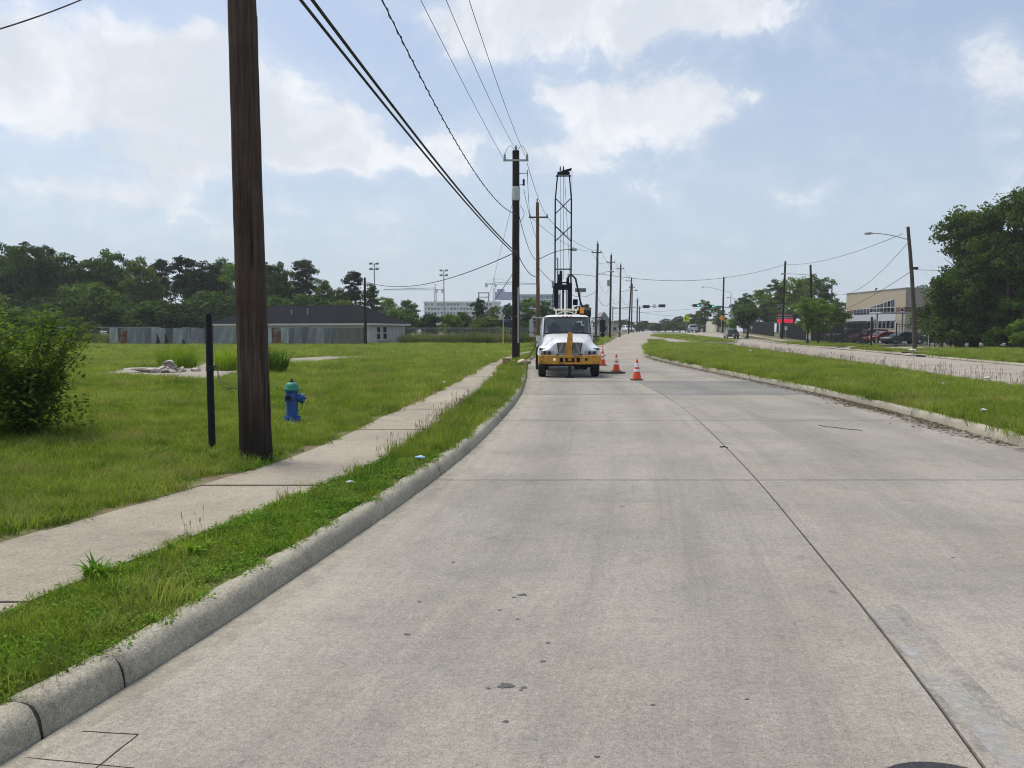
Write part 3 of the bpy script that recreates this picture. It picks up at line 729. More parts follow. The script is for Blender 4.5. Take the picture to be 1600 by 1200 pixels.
for x, y, z in ((-.6, -.22, 10.7), (.6, -.22, 10.7), (0, 0, 11.2)):
    part('insulator', M_CERAM, p2, lambda b: insulator(b, (x, y, z), .32, .075), 40)
part('bracket', M_STEEL, p2, lambda b: (b.cyl((.15, 0, 10.0), (.62, 0, 10.03), .025), b.box((.62, 0, 10.03), (.06, .06, .3))))
part('switch', M_BLACK, p2, lambda b: (b.lathe([(.05, 9.35), (.07, 9.4), (.05, 9.5), (.07, 9.6), (.04, 9.7)], 10, c=(.42, -.05, 0)), b.cyl((.18, 0, 9.4), (.42, -.05, 9.4), .02)), 40)
for s, (x0, x1) in enumerate(((-.6, 0), (0, .6))):
    part('jumper_wire', M_WIRE, p2, lambda b: b.tube([(x0 + (x1 - x0) * k / 8, -.1, 11.0 + .45 * math.sin(math.pi * k / 8)) for k in range(9)], .012, 5))
part('jumper_loop', M_WIRE, p2, lambda b: b.tube([(.22 + .22 * math.sin(math.pi * k / 10), -.1, 8.3 - .09 * k) for k in range(11)], .012, 5))
P3 = at(841, 518, 58); P3.z = LZ
p3 = pole(P3, 11.1, .15, .12, M_POLE_TAN, label='tan wooden pole with a two-insulator crossarm behind the truck cab', lean=(-.08, 0))
crossarm(p3, 10.0, .72, M_POLE_GREY); part('insulator', M_CERAM, p3, lambda b: insulator(b, (-.1, 0, 11.1), .35, .07), 40)
M_LAMP = mat('lamp_grey', (.36, .37, .38), .5, .3, var=.1)
def lamp_arm(t, z, dx, dz, x0=0, dy=0, head=.6):
    s = 1 if dx > 0 else -1
    part('lamp_arm', M_LAMP, t, lambda b: b.tube([(x0 + dx * u, dy * u, z + dz * math.sin(u * math.pi / 2)) for u in np.linspace(0, 1, 9)], .035, 8), 40)
    part('lamp_head', M_LAMP, t, lambda b: b.tube([(x0 + dx - s * .05, dy, z + dz), (x0 + dx + s * head * .3, dy, z + dz), (x0 + dx + s * head * .8, dy, z + dz - .02), (x0 + dx + s * head, dy, z + dz - .04)], [.04, .12, .11, .03], 8), 40)
lamp_arm(p3, 6.9, 2.3, .75)
far_poles = [(931, 95, 12.3, .17, M_POLE_GREY, 'grey-brown pole standing straight behind the street-name sign'),
             (953, 117, 12.7, .17, M_POLE_DARK, 'near-black pole right of the grey-brown one, by the bend'),
             (968, 129, 12.0, .17, M_POLE_GREY, 'grey pole with a lamp arm, left of the traffic signals'),
             (982, 152, 11.0, .17, M_POLE_DARK, 'leaning dark pole just left of the hanging signals'),
             (986.5, 170, 10.5, .17, M_POLE_GREY, 'slim grey pole directly behind the leaning dark one'),
             (995, 215, 9.3, .22, M_POLE_DARK, 'short stout dark pole farthest down the left roadside'),
             (998.5, 240, 8.0, .2, M_POLE_DARK, 'farthest short dark pole behind the stout one')]
fp = []
for i, (px, d, h, r, m, lab) in enumerate(far_poles):
    q = at(px, 518, d); q.z = hz(d) + .05
    t = pole(q, h, r, r * .75, m, label=lab, lean=((.5, 0) if i == 3 else (.15, 0) if i == 0 else (.1, 0)))
    crossarm(t, h - 1.1 if i in (0, 1) else h - .7, .62, M_POLE_GREY); part('insulator', M_CERAM, t, lambda b: insulator(b, (.1, 0, h - .05), .4, .08), 40)
    fp.append((q, h))
    if i == 0: lamp_arm(t, 8.3, -3.0, .25); lamp_arm(t, 8.3, 1.6, .6)
    if i == 2: lamp_arm(t, 7.5, 2.4, .3)
    if i == 1: part('transformer', M_CERAM, t, lambda b: b.lathe([(.15, 8), (.24, 8.1), (.24, 8.9), (.1, 9.0)], 12, c=(-.3, -.3, 0)), 40)
# right-hand poles
q = gp(1430, 546, LZ); R1 = Vector((34.6, 66, LZ))
r1 = pole(R1, 10.4, .19, .13, M_POLE_GREY, name='lamp_pole', label='leaning crooked wooden lamp pole by the gate on the right', lean=(-.55, 0), bend=lambda u: (-.42 * u * u, 0), group='utility poles along the road')
lamp_arm(r1, 9.3, -3.1, .55, x0=-.85, head=.75)
part('cable_clamp', M_BLACK, r1, lambda b: b.box((-.2, 0, 6.9), (.35, .3, .2)))
rp = [(1222, 118, 11.8, .19, M_POLE_DARK, (.25, 0), 'tall dark pole rising in front of the red sign'),
      (1270, 105, 10.4, .18, M_POLE_DARK, (-.55, 0), 'dark leaning lamp pole among the small trees by the fence'),
      (1129, 155, 11.2, .2, M_POLE_DARK, (.05, 0), 'dark lamp pole behind the dark car at the intersection'),
      (1298, 140, 9.5, .14, M_POLE_GREY, (0, 0), 'thin far pole left of the tan building')]
RP = []
for i, (px, d, h, r, m, ln, lab) in enumerate(rp):
    q = at(px, 518, d); q.z = hz(d) + .1; t = pole(q, h, r, r * .75, m, label=lab, lean=ln); RP.append(q)
    if i == 1: lamp_arm(t, 9.0, -3.6, .2, x0=-.5, head=.5)
    if i == 2: lamp_arm(t, 8.3, -3.8, .9)
# pole beside the house and the black post near the sidewalk
q = at(571, 518, 81.5); q.z = LZ; hp = pole(q, 7.2, .15, .11, M_POLE_DARK, label='dark short pole standing in front of the house corner'); HP = q
s0 = gp(332, 707, LZ)
st = thing('steel_post', 'black round steel post left of the nearest wooden pole', 'post', s0)
M_POST = mat('black_paint_post', (.010, .013, .018), .5, var=.25, scale=12, spec=.2)
part('tube', M_POST, st, lambda b: b.tube([(0, 0, -.1), (-.004, 0, .8), (-.006, .01, 1.70), (-.006, .01, 1.735)], [.043, .043, .043, .036], 16), 50)
part('cable_tie', M_WIRE, st, lambda b: (b.lathe([(.05, 1.03), (.053, 1.045), (.05, 1.06)], 14), b.lathe([(.05, 1.07), (.054, 1.08), (.05, 1.09)], 14)))
def wire(a, b, sag, r=.012, label='', name='overhead_wire', n=26, twist=0, m=None, group='overhead wires'):
    a, b = Vector(a), Vector(b); mb = MB(); pts = [a.lerp(b, k / n) - Vector((0, 0, sag * 4 * (k / n) * (1 - k / n))) for k in range(n + 1)]
    mb.tube(pts, r, 6)
    if twist:
        pts2 = []
        K = n * 6
        for k in range(K + 1):
            u = k / K; p = a.lerp(b, u) - Vector((0, 0, sag * 4 * u * (1 - u))); an = u * twist * 6.283
            pts2.append(p + Vector((math.cos(an), 0, math.sin(an))) * r * 2.2)
        mb.tube(pts2, r * .8, 5)
    o = mb.build(name, m or M_WIRE, None, 60); tag(o, label, 'wire', group); return o
hang = wire(s0 + Vector((.04, 0, 1.05)), (P1.x - .17, P1.y - .05, LZ + .88), .0, .008, 'thin black cable looping from the steel post to the wooden pole', 'loose_cable', group=None)
bpy.data.objects.remove(hang)
mb = MB(); A = s0 + Vector((.045, 0, 1.06)); B = Vector((P1.x - .17, P1.y - .03, LZ + .86))
K_ = [A + Vector((.0, 0, .03)), A + Vector((.05, 0, .01)), A.lerp(B, .25) + Vector((-.02, 0, -.11)), A.lerp(B, .5) + Vector((0, 0, -.13)), A.lerp(B, .78) + Vector((0, 0, -.05)), B]
for _ in range(3):
    K_ = [K_[0]] + [q_ for p_, r_ in zip(K_[:-1], K_[1:]) for q_ in (p_.lerp(r_, .25), p_.lerp(r_, .75))] + [K_[-1]]
mb.tube(K_, .0055, 6)
tag(mb.build('loose_cable', M_WIRE, None, 60), 'thin black cable looping from the steel post to the wooden pole', 'cable')

def on(p, dx, z, dy=0): return Vector((p.x + dx, p.y + dy, z))
T1x = P1.x - .1
W = wire
W(on(P1, .0, 6.18), on(P2, .05, 5.72, -.2), .25, .024, 'thick black comm cable, lower of the pair sweeping to the creosoted pole')
W(on(P1, .03, 6.36), on(P2, .07, 5.86, -.2), .30, .028, 'thick black comm cable, upper of the pair sweeping to the creosoted pole')
W(on(P1, .05, 8.6), on(P2, 0, 7.95, -.2), 1.2, .012, 'twisted black service cable above the thick comm cables', twist=60)
W(on(P1, -.85, 11.05), on(P2, -.6, 10.75, -.2), .2, .010, 'leftmost of the three thin primary wires overhead')
W(on(P1, -.05, 11.2), on(P2, 0, 11.4), .6, .010, 'middle of the three thin primary wires overhead')
W(on(P1, .75, 11.05), on(P2, .6, 10.8, -.2), .58, .010, 'rightmost of the three thin primary wires overhead')
W(on(P2, .62, 10.0), on(P3, -.64, 10.15), .25, .014, 'thin wire from the bracket of the creosoted pole to the tan pole')
W(on(P2, .6, 10.7), on(P3, .64, 10.2), .30, .014, 'thin wire from the creosoted pole to the right insulator of the tan pole')
W(on(P2, .42, 9.3), on(P3, 0, 8.2), .30, .013, 'thin wire dropping from the switch to the tan pole')
W(on(P2, .15, 5.75), on(P3, .1, 5.9), .5, .024, 'black comm cable between the creosoted pole and the tan pole')
W(on(P2, .15, 8.0), on(P3, 0, 7.0), .7, .018, 'slack service cable between the creosoted pole and the tan pole')
q4, h4 = fp[0]; q5, h5 = fp[1]; q6, h6 = fp[2]; q7, h7 = fp[3]; q9, h9 = fp[5]
for dx, lab in ((-.6, 'left'), (.6, 'right')):
    W(on(P3, dx, 10.2), on(q4, dx, q4.z + h4 - .9), .7, .016, f'thin {lab} primary wire from the tan pole to the grey-brown pole')
    W(on(q4, dx, q4.z + h4 - .9), on(q5, dx, q5.z + h5 - .9), .9, .016, f'sagging {lab} wire from the grey-brown pole to the near-black pole')
    W(on(q5, dx, q5.z + h5 - .9), on(q6, dx, q6.z + h6 - .6), .5, .016, f'{lab} wire from the near-black pole to the grey lamp pole')
    W(on(q6, dx, q6.z + h6 - .6), on(q7, dx + .4, q7.z + h7 - .6), .8, .016, f'{lab} wire from the grey lamp pole to the leaning dark pole')
W(on(P3, .1, 6.3), on(q4, 0, q4.z + 6.5), 1.3, .02, 'deep sagging cable from the tan pole to the grey-brown pole')
W(on(q4, .1, q4.z + 6.0), on(q5, 0, q5.z + 5.6), .9, .024, 'deep sagging cable from the grey-brown pole to the near-black pole')
W(on(q4, .1, q4.z + 8.5), on(q5, 0, q5.z + 8.2), 1.7, .016, 'slack loop of wire below the lamp arm of the grey-brown pole')
W(on(q5, .1, q5.z + 6.4), on(q6, 0, q6.z + 6.2), .9, .02, 'sagging cable from the near-black pole to the grey lamp pole')
W(on(q6, .1, q6.z + 7), on(q7, 0, q7.z + 6), .9, .02, 'sagging cable from the grey lamp pole to the leaning dark pole')
W(on(q4, 0, q4.z + 8.7), on(RP[0], .2, RP[0].z + 11.3), 1.6, .026, 'long cable crossing high over the road to the tall dark pole')
W(on(RP[0], .25, RP[0].z + 11.3), on(R1, -1.4, 9.95), .75, .02, 'cable rising from the tall dark pole to the leaning lamp pole')
W(on(R1, -.75, 9.4), on(RP[3], 0, RP[3].z + 7.6), 1.9, .02, 'deep sagging cable between leaning lamp pole and thin far pole')
W(on(R1, -.25, 7.0), on(RP[3], 0, RP[3].z + 3.9), .6, .022, 'taut service wire from the clamp on the leaning lamp pole to the far pole')
W(on(R1, -.2, 6.9), (60, 62, 6.9), .25, .02, 'service wire from the leaning lamp pole into the oak trees')
W(on(HP, 0, HP.z + 6.8), on(P2, -.1, 5.9), 1.1, .025, 'long sagging cable from the house pole to the creosoted pole')
W(at(-60, 62, 9), at(170, -20, 12), .05, .010, 'short piece of thin wire in the top left corner of the sky')
W(on(P2, -.1, 4.9), on(P2, -1.4, 3.9, 12), .05, .02, 'short guy strand stub beside the creosoted pole')
W(on(P2, 0, 9.3), gp(745, 541, LZ), .0, .010, 'thin guy wire slanting down left of the creosoted pole')
W(on(q5, 0, q5.z + 5), at(1060, 494, 165), .3, .02, 'low far cable running toward the traffic signals')
W(at(880, 490, 250), at(1090, 482, 230), .6, .03, 'farthest low cable over the road beyond the signals')

# yellow guy-wire guard
gq = gp(786, 541, LZ)
M_YEL = mat('yellow_plastic', (.62, .52, .04), .5, var=.1)
gg = thing('guy_wire_guard', 'slim yellow guy-wire guard standing in the grass left of the creosoted pole', 'marker', gq)
part('sleeve', M_YEL, gg, lambda b: b.tube([(0, 0, 0), (.02, 0, 1.6), (.05, .02, 3.2)], [.055, .06, .05], 10), 40)

# ------------------------------------------------------------------ fire hydrant
M_BLUE = mat('hydrant_blue', (.014, .075, .26), .45, var=.2, scale=14, col2=(.20, .24, .30), c2amt=.05, c2scale=16, bump=.25, bscale=45)
M_GREEN = mat('hydrant_green', (.02, .23, .15), .5, var=.2, scale=14, col2=(.08, .12, .10), c2amt=.15, c2scale=10, bump=.25, bscale=45)
hq = gp(457, 661, LZ)
hy = thing('fire_hydrant', 'blue fire hydrant with green bonnet standing in the lawn', 'hydrant', hq, R(4))
part('barrel', M_BLUE, hy, lambda b: b.lathe([(.10, -.05), (.10, .03), (.135, .035), (.135, .06), (.112, .065), (.135, .072), (.135, .098), (.105, .103), (.098, .13), (.094, .3), (.094, .50), (.104, .51), (.104, .545)], 28), 35)
part('bonnet', M_GREEN, hy, lambda b: b.lathe([(.13, .546), (.135, .55), (.135, .575), (.118, .58), (.112, .60), (.10, .645), (.075, .672), (.035, .682)], 28), 35)
part('operating_nut', M_IRON, hy, lambda b: (b.lathe([(.04, .68), (.04, .70), (.022, .703), (.018, .74)], 5),))
nz_ = part('pumper_nozzle', M_BLUE, hy, lambda b: b.lathe([(.06, .06), (.066, .12), (.066, .135), (.085, .138), (.085, .165), (.078, .17), (.078, .195), (.03, .20)], 24, 'X', (0, 0, .415)), 35)
part('cap_nut', M_BLUE, nz_, lambda b: b.lathe([(.024, .195), (.02, .235)], 5, 'X', (0, 0, .415)))
an = R(-112)
nf = part('hose_nozzle', M_BLUE, hy, lambda b: b.lathe([(.06, -.07), (.055, -.12), (.064, -.122), (.064, -.145), (.045, -.146), (.042, -.11)], 20, 'Y', (-.028, 0, .42)), 35)
part('mouth_shade_disc', M_BLACK, nf, lambda b: b.lathe([(.043, -.112), (.043, -.116)], 16, 'Y', (-.028, 0, .42)))  # black disc closing the nozzle, stands in for the shade inside it
def bolts(b, z, rr, n=8):
    for k in range(n):
        a_ = 2 * math.pi * k / n + .2; b.lathe([(.016, z), (.016, z + .02), (.01, z + .024)], 6, c=(rr * math.cos(a_), rr * math.sin(a_), 0))
tag(part('flange_bolts', M_BLUE, hy, lambda b: (bolts(b, .098, .118), bolts(b, .015, .122))), kind='stuff')
part('chain', M_IRON, hy, lambda b: b.tube([(.175, -.01, .35), (.172, -.03, .30), (.155, -.05, .25), (.13, -.06, .22), (.095, -.06, .215)], .006, 6))

# ------------------------------------------------------------------ traffic cones
M_ORANGE = mat('cone_orange', (.78, .085, .02), .55, var=.08, scale=10)
M_WHITE_R = mat('reflective_white', (.78, .76, .74), .35, var=.06, scale=20)
def cone_r(z): return .152 - (z - .035) / .675 * .124
def cone(loc, label, rz):
    t = thing('traffic_cone', label, 'traffic cone', loc, rz, 'traffic cones beside the truck')
    part('base', M_BLACK, t, lambda b: b.prism([(-.19, -.15), (-.15, -.19), (.15, -.19), (.19, -.15), (.19, .15), (.15, .19), (-.15, .19), (-.19, .15)], .001, .036), bevel=.006)
    part('body', M_ORANGE, t, lambda b: b.lathe([(cone_r(.034), .034)] + [(cone_r(z), z) for z in np.linspace(.05, .70, 14)] + [(.02, .712)], 24), 40)
    for z0, z1 in ((.295, .385), (.445, .59)):
        part('reflective_collar', M_WHITE_R, t, lambda b: b.lathe([(cone_r(z0) - .001, z0), (cone_r(z0) + .003, z0), (cone_r(z1) + .003, z1), (cone_r(z1) - .001, z1)], 24), 40)
    return t
for (px, py), lab, rz in (((995, 594), 'nearest orange cone, alone on the lane joint', .1), ((963, 580.5), 'orange cone beside the truck with a black hose reaching it', .5),
                          ((941.5, 571), 'orange cone half hidden by the truck bumper end', .2), ((941, 556), 'farthest small orange cone behind the truck', .9)):
    q = gp(px, py, 0); cone((q.x, q.y, 0), lab, rz)
# ------------------------------------------------------------------ drill-rig truck (front axle on the origin, nose towards -Y)
M_TWHITE = mat('truck_white', (.74, .75, .74), .32, var=.05, scale=4, col2=(.52, .50, .46), c2amt=.15, c2scale=2.5, coat=.4)
M_MUST = mat('mustard_paint', (.55, .27, .025), .5, var=.15, scale=9, col2=(.16, .09, .035), c2amt=.25, c2scale=5)
M_CHROME = mat('chrome', (.62, .62, .62), .35, .6, var=.05)
M_GRILLE = mat('grille_dark', (.02, .02, .024), .5, var=.1)
M_TYRE = mat('tyre', (.016, .016, .017), .85, var=.2, scale=25, bump=.3, bscale=60)
M_RIG = mat('rig_black', (.010, .013, .022), .6, var=.3, scale=6, spec=.2)
M_CHASSIS = mat('chassis_black', (.015, .015, .016), .7, var=.3, scale=8)
M_GLASS = clearglass('windscreen_glass', (.72, .80, .79), .06)
M_MIRROR = mat('mirror_glass', (.7, .74, .78), .05, 1.0, var=0)
M_HEAD = mat('headlamp_lens', (.34, .36, .38), .12, .4, var=.1, scale=30)
M_AMBER = mat('amber_lens', (.85, .28, .02), .3, var=.1)
M_CREAM = mat('cream_rack', (.72, .66, .50), .5, var=.1)
TX = thing('drill_rig_truck', 'white truck with mustard bumper carrying a black drilling mast, parked facing forward', 'truck', (2.08, 28.3, 0), R(-1.0))
def mir(p): return [(-x, y, z) for (x, y, z) in p]
# hood and fenders, lofted
ST = [(-.62, [(0,1.28),(.28,1.28),(.50,1.25),(.58,1.14),(.70,1.00),(.90,.985),(1.03,.92),(1.07,.78)]),
      (-.52, [(0,1.34),(.29,1.34),(.53,1.31),(.63,1.21),(.76,1.09),(.97,1.06),(1.10,.98),(1.13,.79)]),
      (-.25, [(0,1.42),(.30,1.42),(.57,1.39),(.69,1.29),(.83,1.18),(1.02,1.14),(1.135,1.04),(1.15,.82)]),
      (.10, [(0,1.49),(.32,1.49),(.63,1.46),(.77,1.37),(.88,1.23),(1.03,1.15),(1.135,1.04),(1.15,.86)]),
      (.45, [(0,1.54),(.34,1.54),(.72,1.52),(.84,1.43),(.91,1.28),(1.0,1.13),(1.10,1.0),(1.12,.84)]),
      (.80, [(0,1.585),(.36,1.585),(.80,1.565),(.90,1.48),(.93,1.3),(.95,1.1),(.97,.95),(.98,.80)])]
def hood(b):
    rows = []
    for y, pr in ST:
        rows.append([(-x, y + .10 * (x / 1.15) ** 2 * (y < -.4), z) for x, z in reversed(pr)] + [(x, y + .10 * (x / 1.15) ** 2 * (y < -.4), z) for x, z in pr[1:]])
    b.grid(rows)
    y, pr = ST[0]; top = rows[0]; low = [(p[0], p[1] - .005 if abs(p[0]) < .6 else p[1], .765) for p in top]
    mid = [(p[0], p[1] - .02, (p[2] * .45 + .765 * .55)) for p in top]
    b.grid([top, mid, low])
ho = part('hood', M_TWHITE, TX, hood, 60)
sm = ho.modifiers.new('subd', 'SUBSURF'); sm.levels = 2; sm.render_levels = 2
# grille halves with slats
for s in (-1, 1):
    gr = part('grille', M_GRILLE, TX, lambda b: b.add([(s*.085,-.665,1.245),(s*.46,-.655,1.245),(s*.40,-.668,.86),(s*.085,-.675,.86),(s*.085,-.60,1.245),(s*.46,-.59,1.245),(s*.40,-.60,.86),(s*.085,-.60,.86)],
              [(0,1,2,3),(4,5,6,7),(0,1,5,4),(1,2,6,5),(2,3,7,6),(3,0,4,7)]))
    for k in range(7):
        x1 = .11 + k * .047; x0 = .105 + k * .040
        part('slat', M_CHROME, gr, lambda b: b.tube([(s*x0, -.682, .875), (s*x1, -.670, 1.235)], .0095, 6))
    part('grille_rim', M_TWHITE, gr, lambda b: b.tube([(s*.085,-.672,.852),(s*.41,-.668,.852),(s*.47,-.655,1.252),(s*.085,-.665,1.258)], .014, 8), 50)
    hl = part('headlight', M_HEAD, TX, lambda b: b.add([(s*.56,-.695,.955),(s*.93,-.655,.97),(s*1.02,-.60,.93),(s*1.0,-.61,.82),(s*.62,-.70,.81),(s*.56,-.58,.955),(s*.93,-.51,.97),(s*1.02,-.47,.93),(s*1.0,-.47,.82),(s*.62,-.58,.81)],
              [(0,1,2,3,4),(9,8,7,6,5),(0,1,6,5),(1,2,7,6),(2,3,8,7),(3,4,9,8),(4,0,5,9)]), bevel=.008)
    part('lamp_bowl', M_GRILLE, hl, lambda b: b.lathe([(.062, -.705), (.062, -.69), (.03, -.688)], 14, 'Y', (s*.72, .004, .885)))
    part('lamp_bowl', M_GRILLE, hl, lambda b: b.lathe([(.05, -.685), (.05, -.66)], 14, 'Y', (s*.89, -.005, .888)))
# bumper built of bars so that its slots are open
def bumper(b):
    yb = -.86
    b.box((0, yb, .755), (1.70, .16, .08)); b.box((0, yb, .52), (1.70, .16, .075))
    for x0, x1 in ((-.85, -.36), (.36, .85)): b.box(((x0 + x1) / 2, yb + .002, .638), (x1 - x0, .155, .165))
    for x in (-.20, .20): b.box((x, yb + .001, .638), (.07, .157, .165))
    for s in (-1, 1):
        b.add([(s*.85,yb-.08,.48),(s*1.09,yb-.01,.50),(s*1.14,yb+.12,.52),(s*.85,yb+.08,.48),(s*.85,yb-.08,.797),(s*1.09,yb-.01,.80),(s*1.14,yb+.12,.80),(s*.85,yb+.08,.797)],
              [(0,1,5,4),(1,2,6,5),(2,3,7,6),(0,3,2,1),(4,5,6,7),(0,4,7,3)])
bp = part('bumper', M_MUST, TX, bumper, bevel=.012)
part('slot_backing', M_CHASSIS, bp, lambda b: b.box((0, -.80, .638), (.72, .03, .16)))
for x in (-.28, .28): part('tow_hook', M_CHASSIS, bp, lambda b: b.tube([(x, -.86, .60), (x, -.93, .60), (x, -.95, .64), (x, -.93, .67), (x, -.86, .67)], .016, 8))
part('fog_lamp', mat('fog_lamp_glint', (.9, .88, .8), .25, emit=.12), bp, lambda b: b.lathe([(.05, -.955), (.045, -.945), (.05, -.93)], 14, 'Y', (-.55, 0, .655)), 40)  # left lens is only reflective; weak emission stands in for its bright reflection
part('fog_lamp', M_CHASSIS, bp, lambda b: b.lathe([(.055, -.947), (.05, -.943), (.055, -.93)], 14, 'Y', (.58, 0, .655)), 40)
# centre jack in front of the grille
jk = part('front_jack', M_MUST, TX, lambda b: (b.box((0, -.80, 1.09), (.15, .13, 1.0)), b.box((0, -.80, 1.30), (.19, .16, .32)), b.box((0, -.80, 1.60), (.12, .12, .06)), b.box((-.10, -.78, 1.0), (.05, .10, .5))), bevel=.01)
part('jack_leg', M_CHASSIS, jk, lambda b: (b.box((0, -.80, .3), (.11, .11, .5)), b.cyl((0, -.80, .02), (0, -.80, .25), .04)))
part('jack_foot', M_CHASSIS, jk, lambda b: b.box((0, -.80, .02), (.30, .26, .035)), bevel=.008)
part('hydraulic_line', M_WIRE, jk, lambda b: b.tube([(.085, -.78, 1.55), (.10, -.80, 1.2), (.085, -.82, .9)], .012, 6))
# cab shell
def cab(b):
    for s in (-1, 1):
        b.box((s*.935, 1.58, 1.17), (.05, 1.55, .80))
        b.tube([(s*.915, .82, 1.57), (s*.90, .95, 1.85), (s*.865, 1.13, 2.17)], [.045, .04, .045], 8)
        b.tube([(s*.93, 2.28, 1.55), (s*.87, 2.28, 2.2)], .06, 8)
        b.box((s*.93, 1.70, 1.56), (.045, .05, .06))
    b.box((0, 2.36, 1.17), (1.86, .05, .80)); b.box((0, 2.36, 2.13), (1.76, .05, .14))
    for x in (-.83, .83): b.box((x, 2.36, 1.81), (.18, .05, .52))
    b.box((0, .84, 1.555), (1.84, .10, .05))
part('cab', M_TWHITE, TX, cab, 50)
def roof(b):
    rows = []
    for y, z, k in ((1.07, 2.15, .965), (1.10, 2.205, .975), (1.2, 2.26, .99), (1.5, 2.285, 1), (2.1, 2.285, 1), (2.32, 2.26, .99), (2.40, 2.19, .97), (2.41, 2.12, .96)):
        pr = [(0, .02), (.4, .015), (.68, 0), (.80, -.03), (.86, -.08), (.875, -.13)]
        rows.append([(-x * k, y, z + dz) for x, dz in reversed(pr)] + [(x * k, y, z + dz) for x, dz in pr[1:]])
    b.grid(rows)
rfp = part('roof', M_TWHITE, TX, roof, 70); rfp.modifiers.new('sol', 'SOLIDIFY').thickness = .03
for x in (-.78, -.14, 0, .14, .78):
    part('marker_light', M_AMBER, rfp, lambda b: b.box((x, 1.09 + .02 * abs(x), 2.222 - .035 * (abs(x) > .5)), (.075, .05, .03)), bevel=.008)
def ws(b):
    rows = []
    for t in np.linspace(0, 1, 5):
        hw = .895 - .045 * t
        rows.append([(x * hw, .80 + .30 * t - .06 * (1 - x * x), 1.58 + .60 * t) for x in np.linspace(-1, 1, 11)])
    b.grid(rows)
wsd = part('windscreen', M_GLASS, TX, ws, 70)
def gasket(b):
    def P(x, t): hw = .895 - .045 * t; return (x * hw, .79 + .30 * t - .06 * (1 - x * x), 1.58 + .60 * t)
    b.tube([P(x, 0) for x in np.linspace(-1, 1, 9)] + [P(1, .5), P(1, 1)] + [P(x, 1) for x in np.linspace(.8, -1, 9)] + [P(-1, .5), P(-1, 0)], .022, 6)
part('gasket', M_GRILLE, wsd, gasket, 60)
for x0 in (-.45, .2): part('wiper', M_WIRE, wsd, lambda b: b.tube([(x0, .70, 1.60), (x0 + .25, .725, 1.63), (x0 + .5, .75, 1.67)], .012, 6))
part('paper_on_dash', M_WHITE_R, wsd, lambda b: b.box((.50, .93, 1.66), (.16, .01, .05), .2, .5))
part('inspection_sticker', M_WHITE_R, wsd, lambda b: b.box((.74, .93, 1.80), (.05, .006, .04)))
for s in (-1, 1):
    dr = part('door', M_TWHITE, TX, lambda b: b.box((s*.966, 1.50, 1.16), (.02, 1.05, .76)), bevel=.01)
    part('handle', M_GRILLE, dr, lambda b: b.box((s*.985, 1.9, 1.40), (.025, .14, .035)))
    part('side_window', M_GLASS, TX, lambda b: b.add([(s*.945,.98,1.57),(s*.945,2.22,1.57),(s*.885,2.22,2.15),(s*.875,1.22,2.15)], [(0,1,2,3)]))
    part('door_top_rail', M_TWHITE, TX, lambda b: b.tube([(s*.875, 1.15, 2.16), (s*.88, 2.28, 2.17)], .035, 6))
part('rear_window', M_GLASS, TX, lambda b: b.add([(-.74,2.36,1.57),(.74,2.36,1.57),(.74,2.36,2.06),(-.74,2.36,2.06)], [(0,1,2,3)]))
M_INT = mat('cab_interior', (.05, .054, .058), .8, var=.1)
part('dashboard', M_INT, TX, lambda b: b.box((0, 1.0, 1.50), (1.78, .42, .16)), bevel=.03)
for x in (-.45, .50):
    se = part('seat', M_INT, TX, lambda b: (b.box((x, 1.95, 1.22), (.5, .5, .14)), b.box((x, 2.16, 1.58), (.48, .13, .62), 0, -.12)), bevel=.05)
    part('headrest', M_INT, se, lambda b: b.box((x, 2.20, 1.93), (.26, .1, .15)), bevel=.04)
part('steering_wheel', M_INT, TX, lambda b: b.tube([(.5 + .21 * math.cos(a_), 1.30 + .10 * math.sin(a_), 1.60 + .17 * math.sin(a_)) for a_ in np.linspace(0, 6.283, 19)], .016, 6))
part('floor_pan', M_CHASSIS, TX, lambda b: b.box((0, 1.6, .86), (1.84, 1.5, .10)))
# mirrors
for s, w in ((-1, .15), (1, .20)):
    ar = part('mirror_arm', M_CHASSIS if s > 0 else M_STEEL, TX, lambda b: (b.tube([(s*.93, 1.18, 2.16), (s*1.20, 1.12, 2.19), (s*1.34, 1.10, 2.17), (s*1.36, 1.10, 1.5), (s*1.2, 1.12, 1.46), (s*.96, 1.2, 1.46)], .017, 8)), 50)
    mi = part('mirror', M_CHASSIS if s > 0 else M_STEEL, TX, lambda b: b.box((s*1.36, 1.09, 1.86), (w, .09, .48)), bevel=.03)
    part('mirror_pane', M_MIRROR, mi, lambda b: b.box((s*1.36, 1.137, 1.86), (w - .03, .004, .43)))
    part('spot_mirror', M_STEEL if s < 0 else M_CHASSIS, mi, lambda b: b.lathe([(.03, 1.06), (.085, 1.08), (.09, 1.11), (.02, 1.115)], 16, 'Y', (s*1.36, 0, 1.52)), 40)
part('fender_mirror_stalk', M_WIRE, TX, lambda b: b.tube([(-1.0, -.45, 1.02), (-1.1, -.55, .93), (-1.02, -.58, .82)], .012, 6))
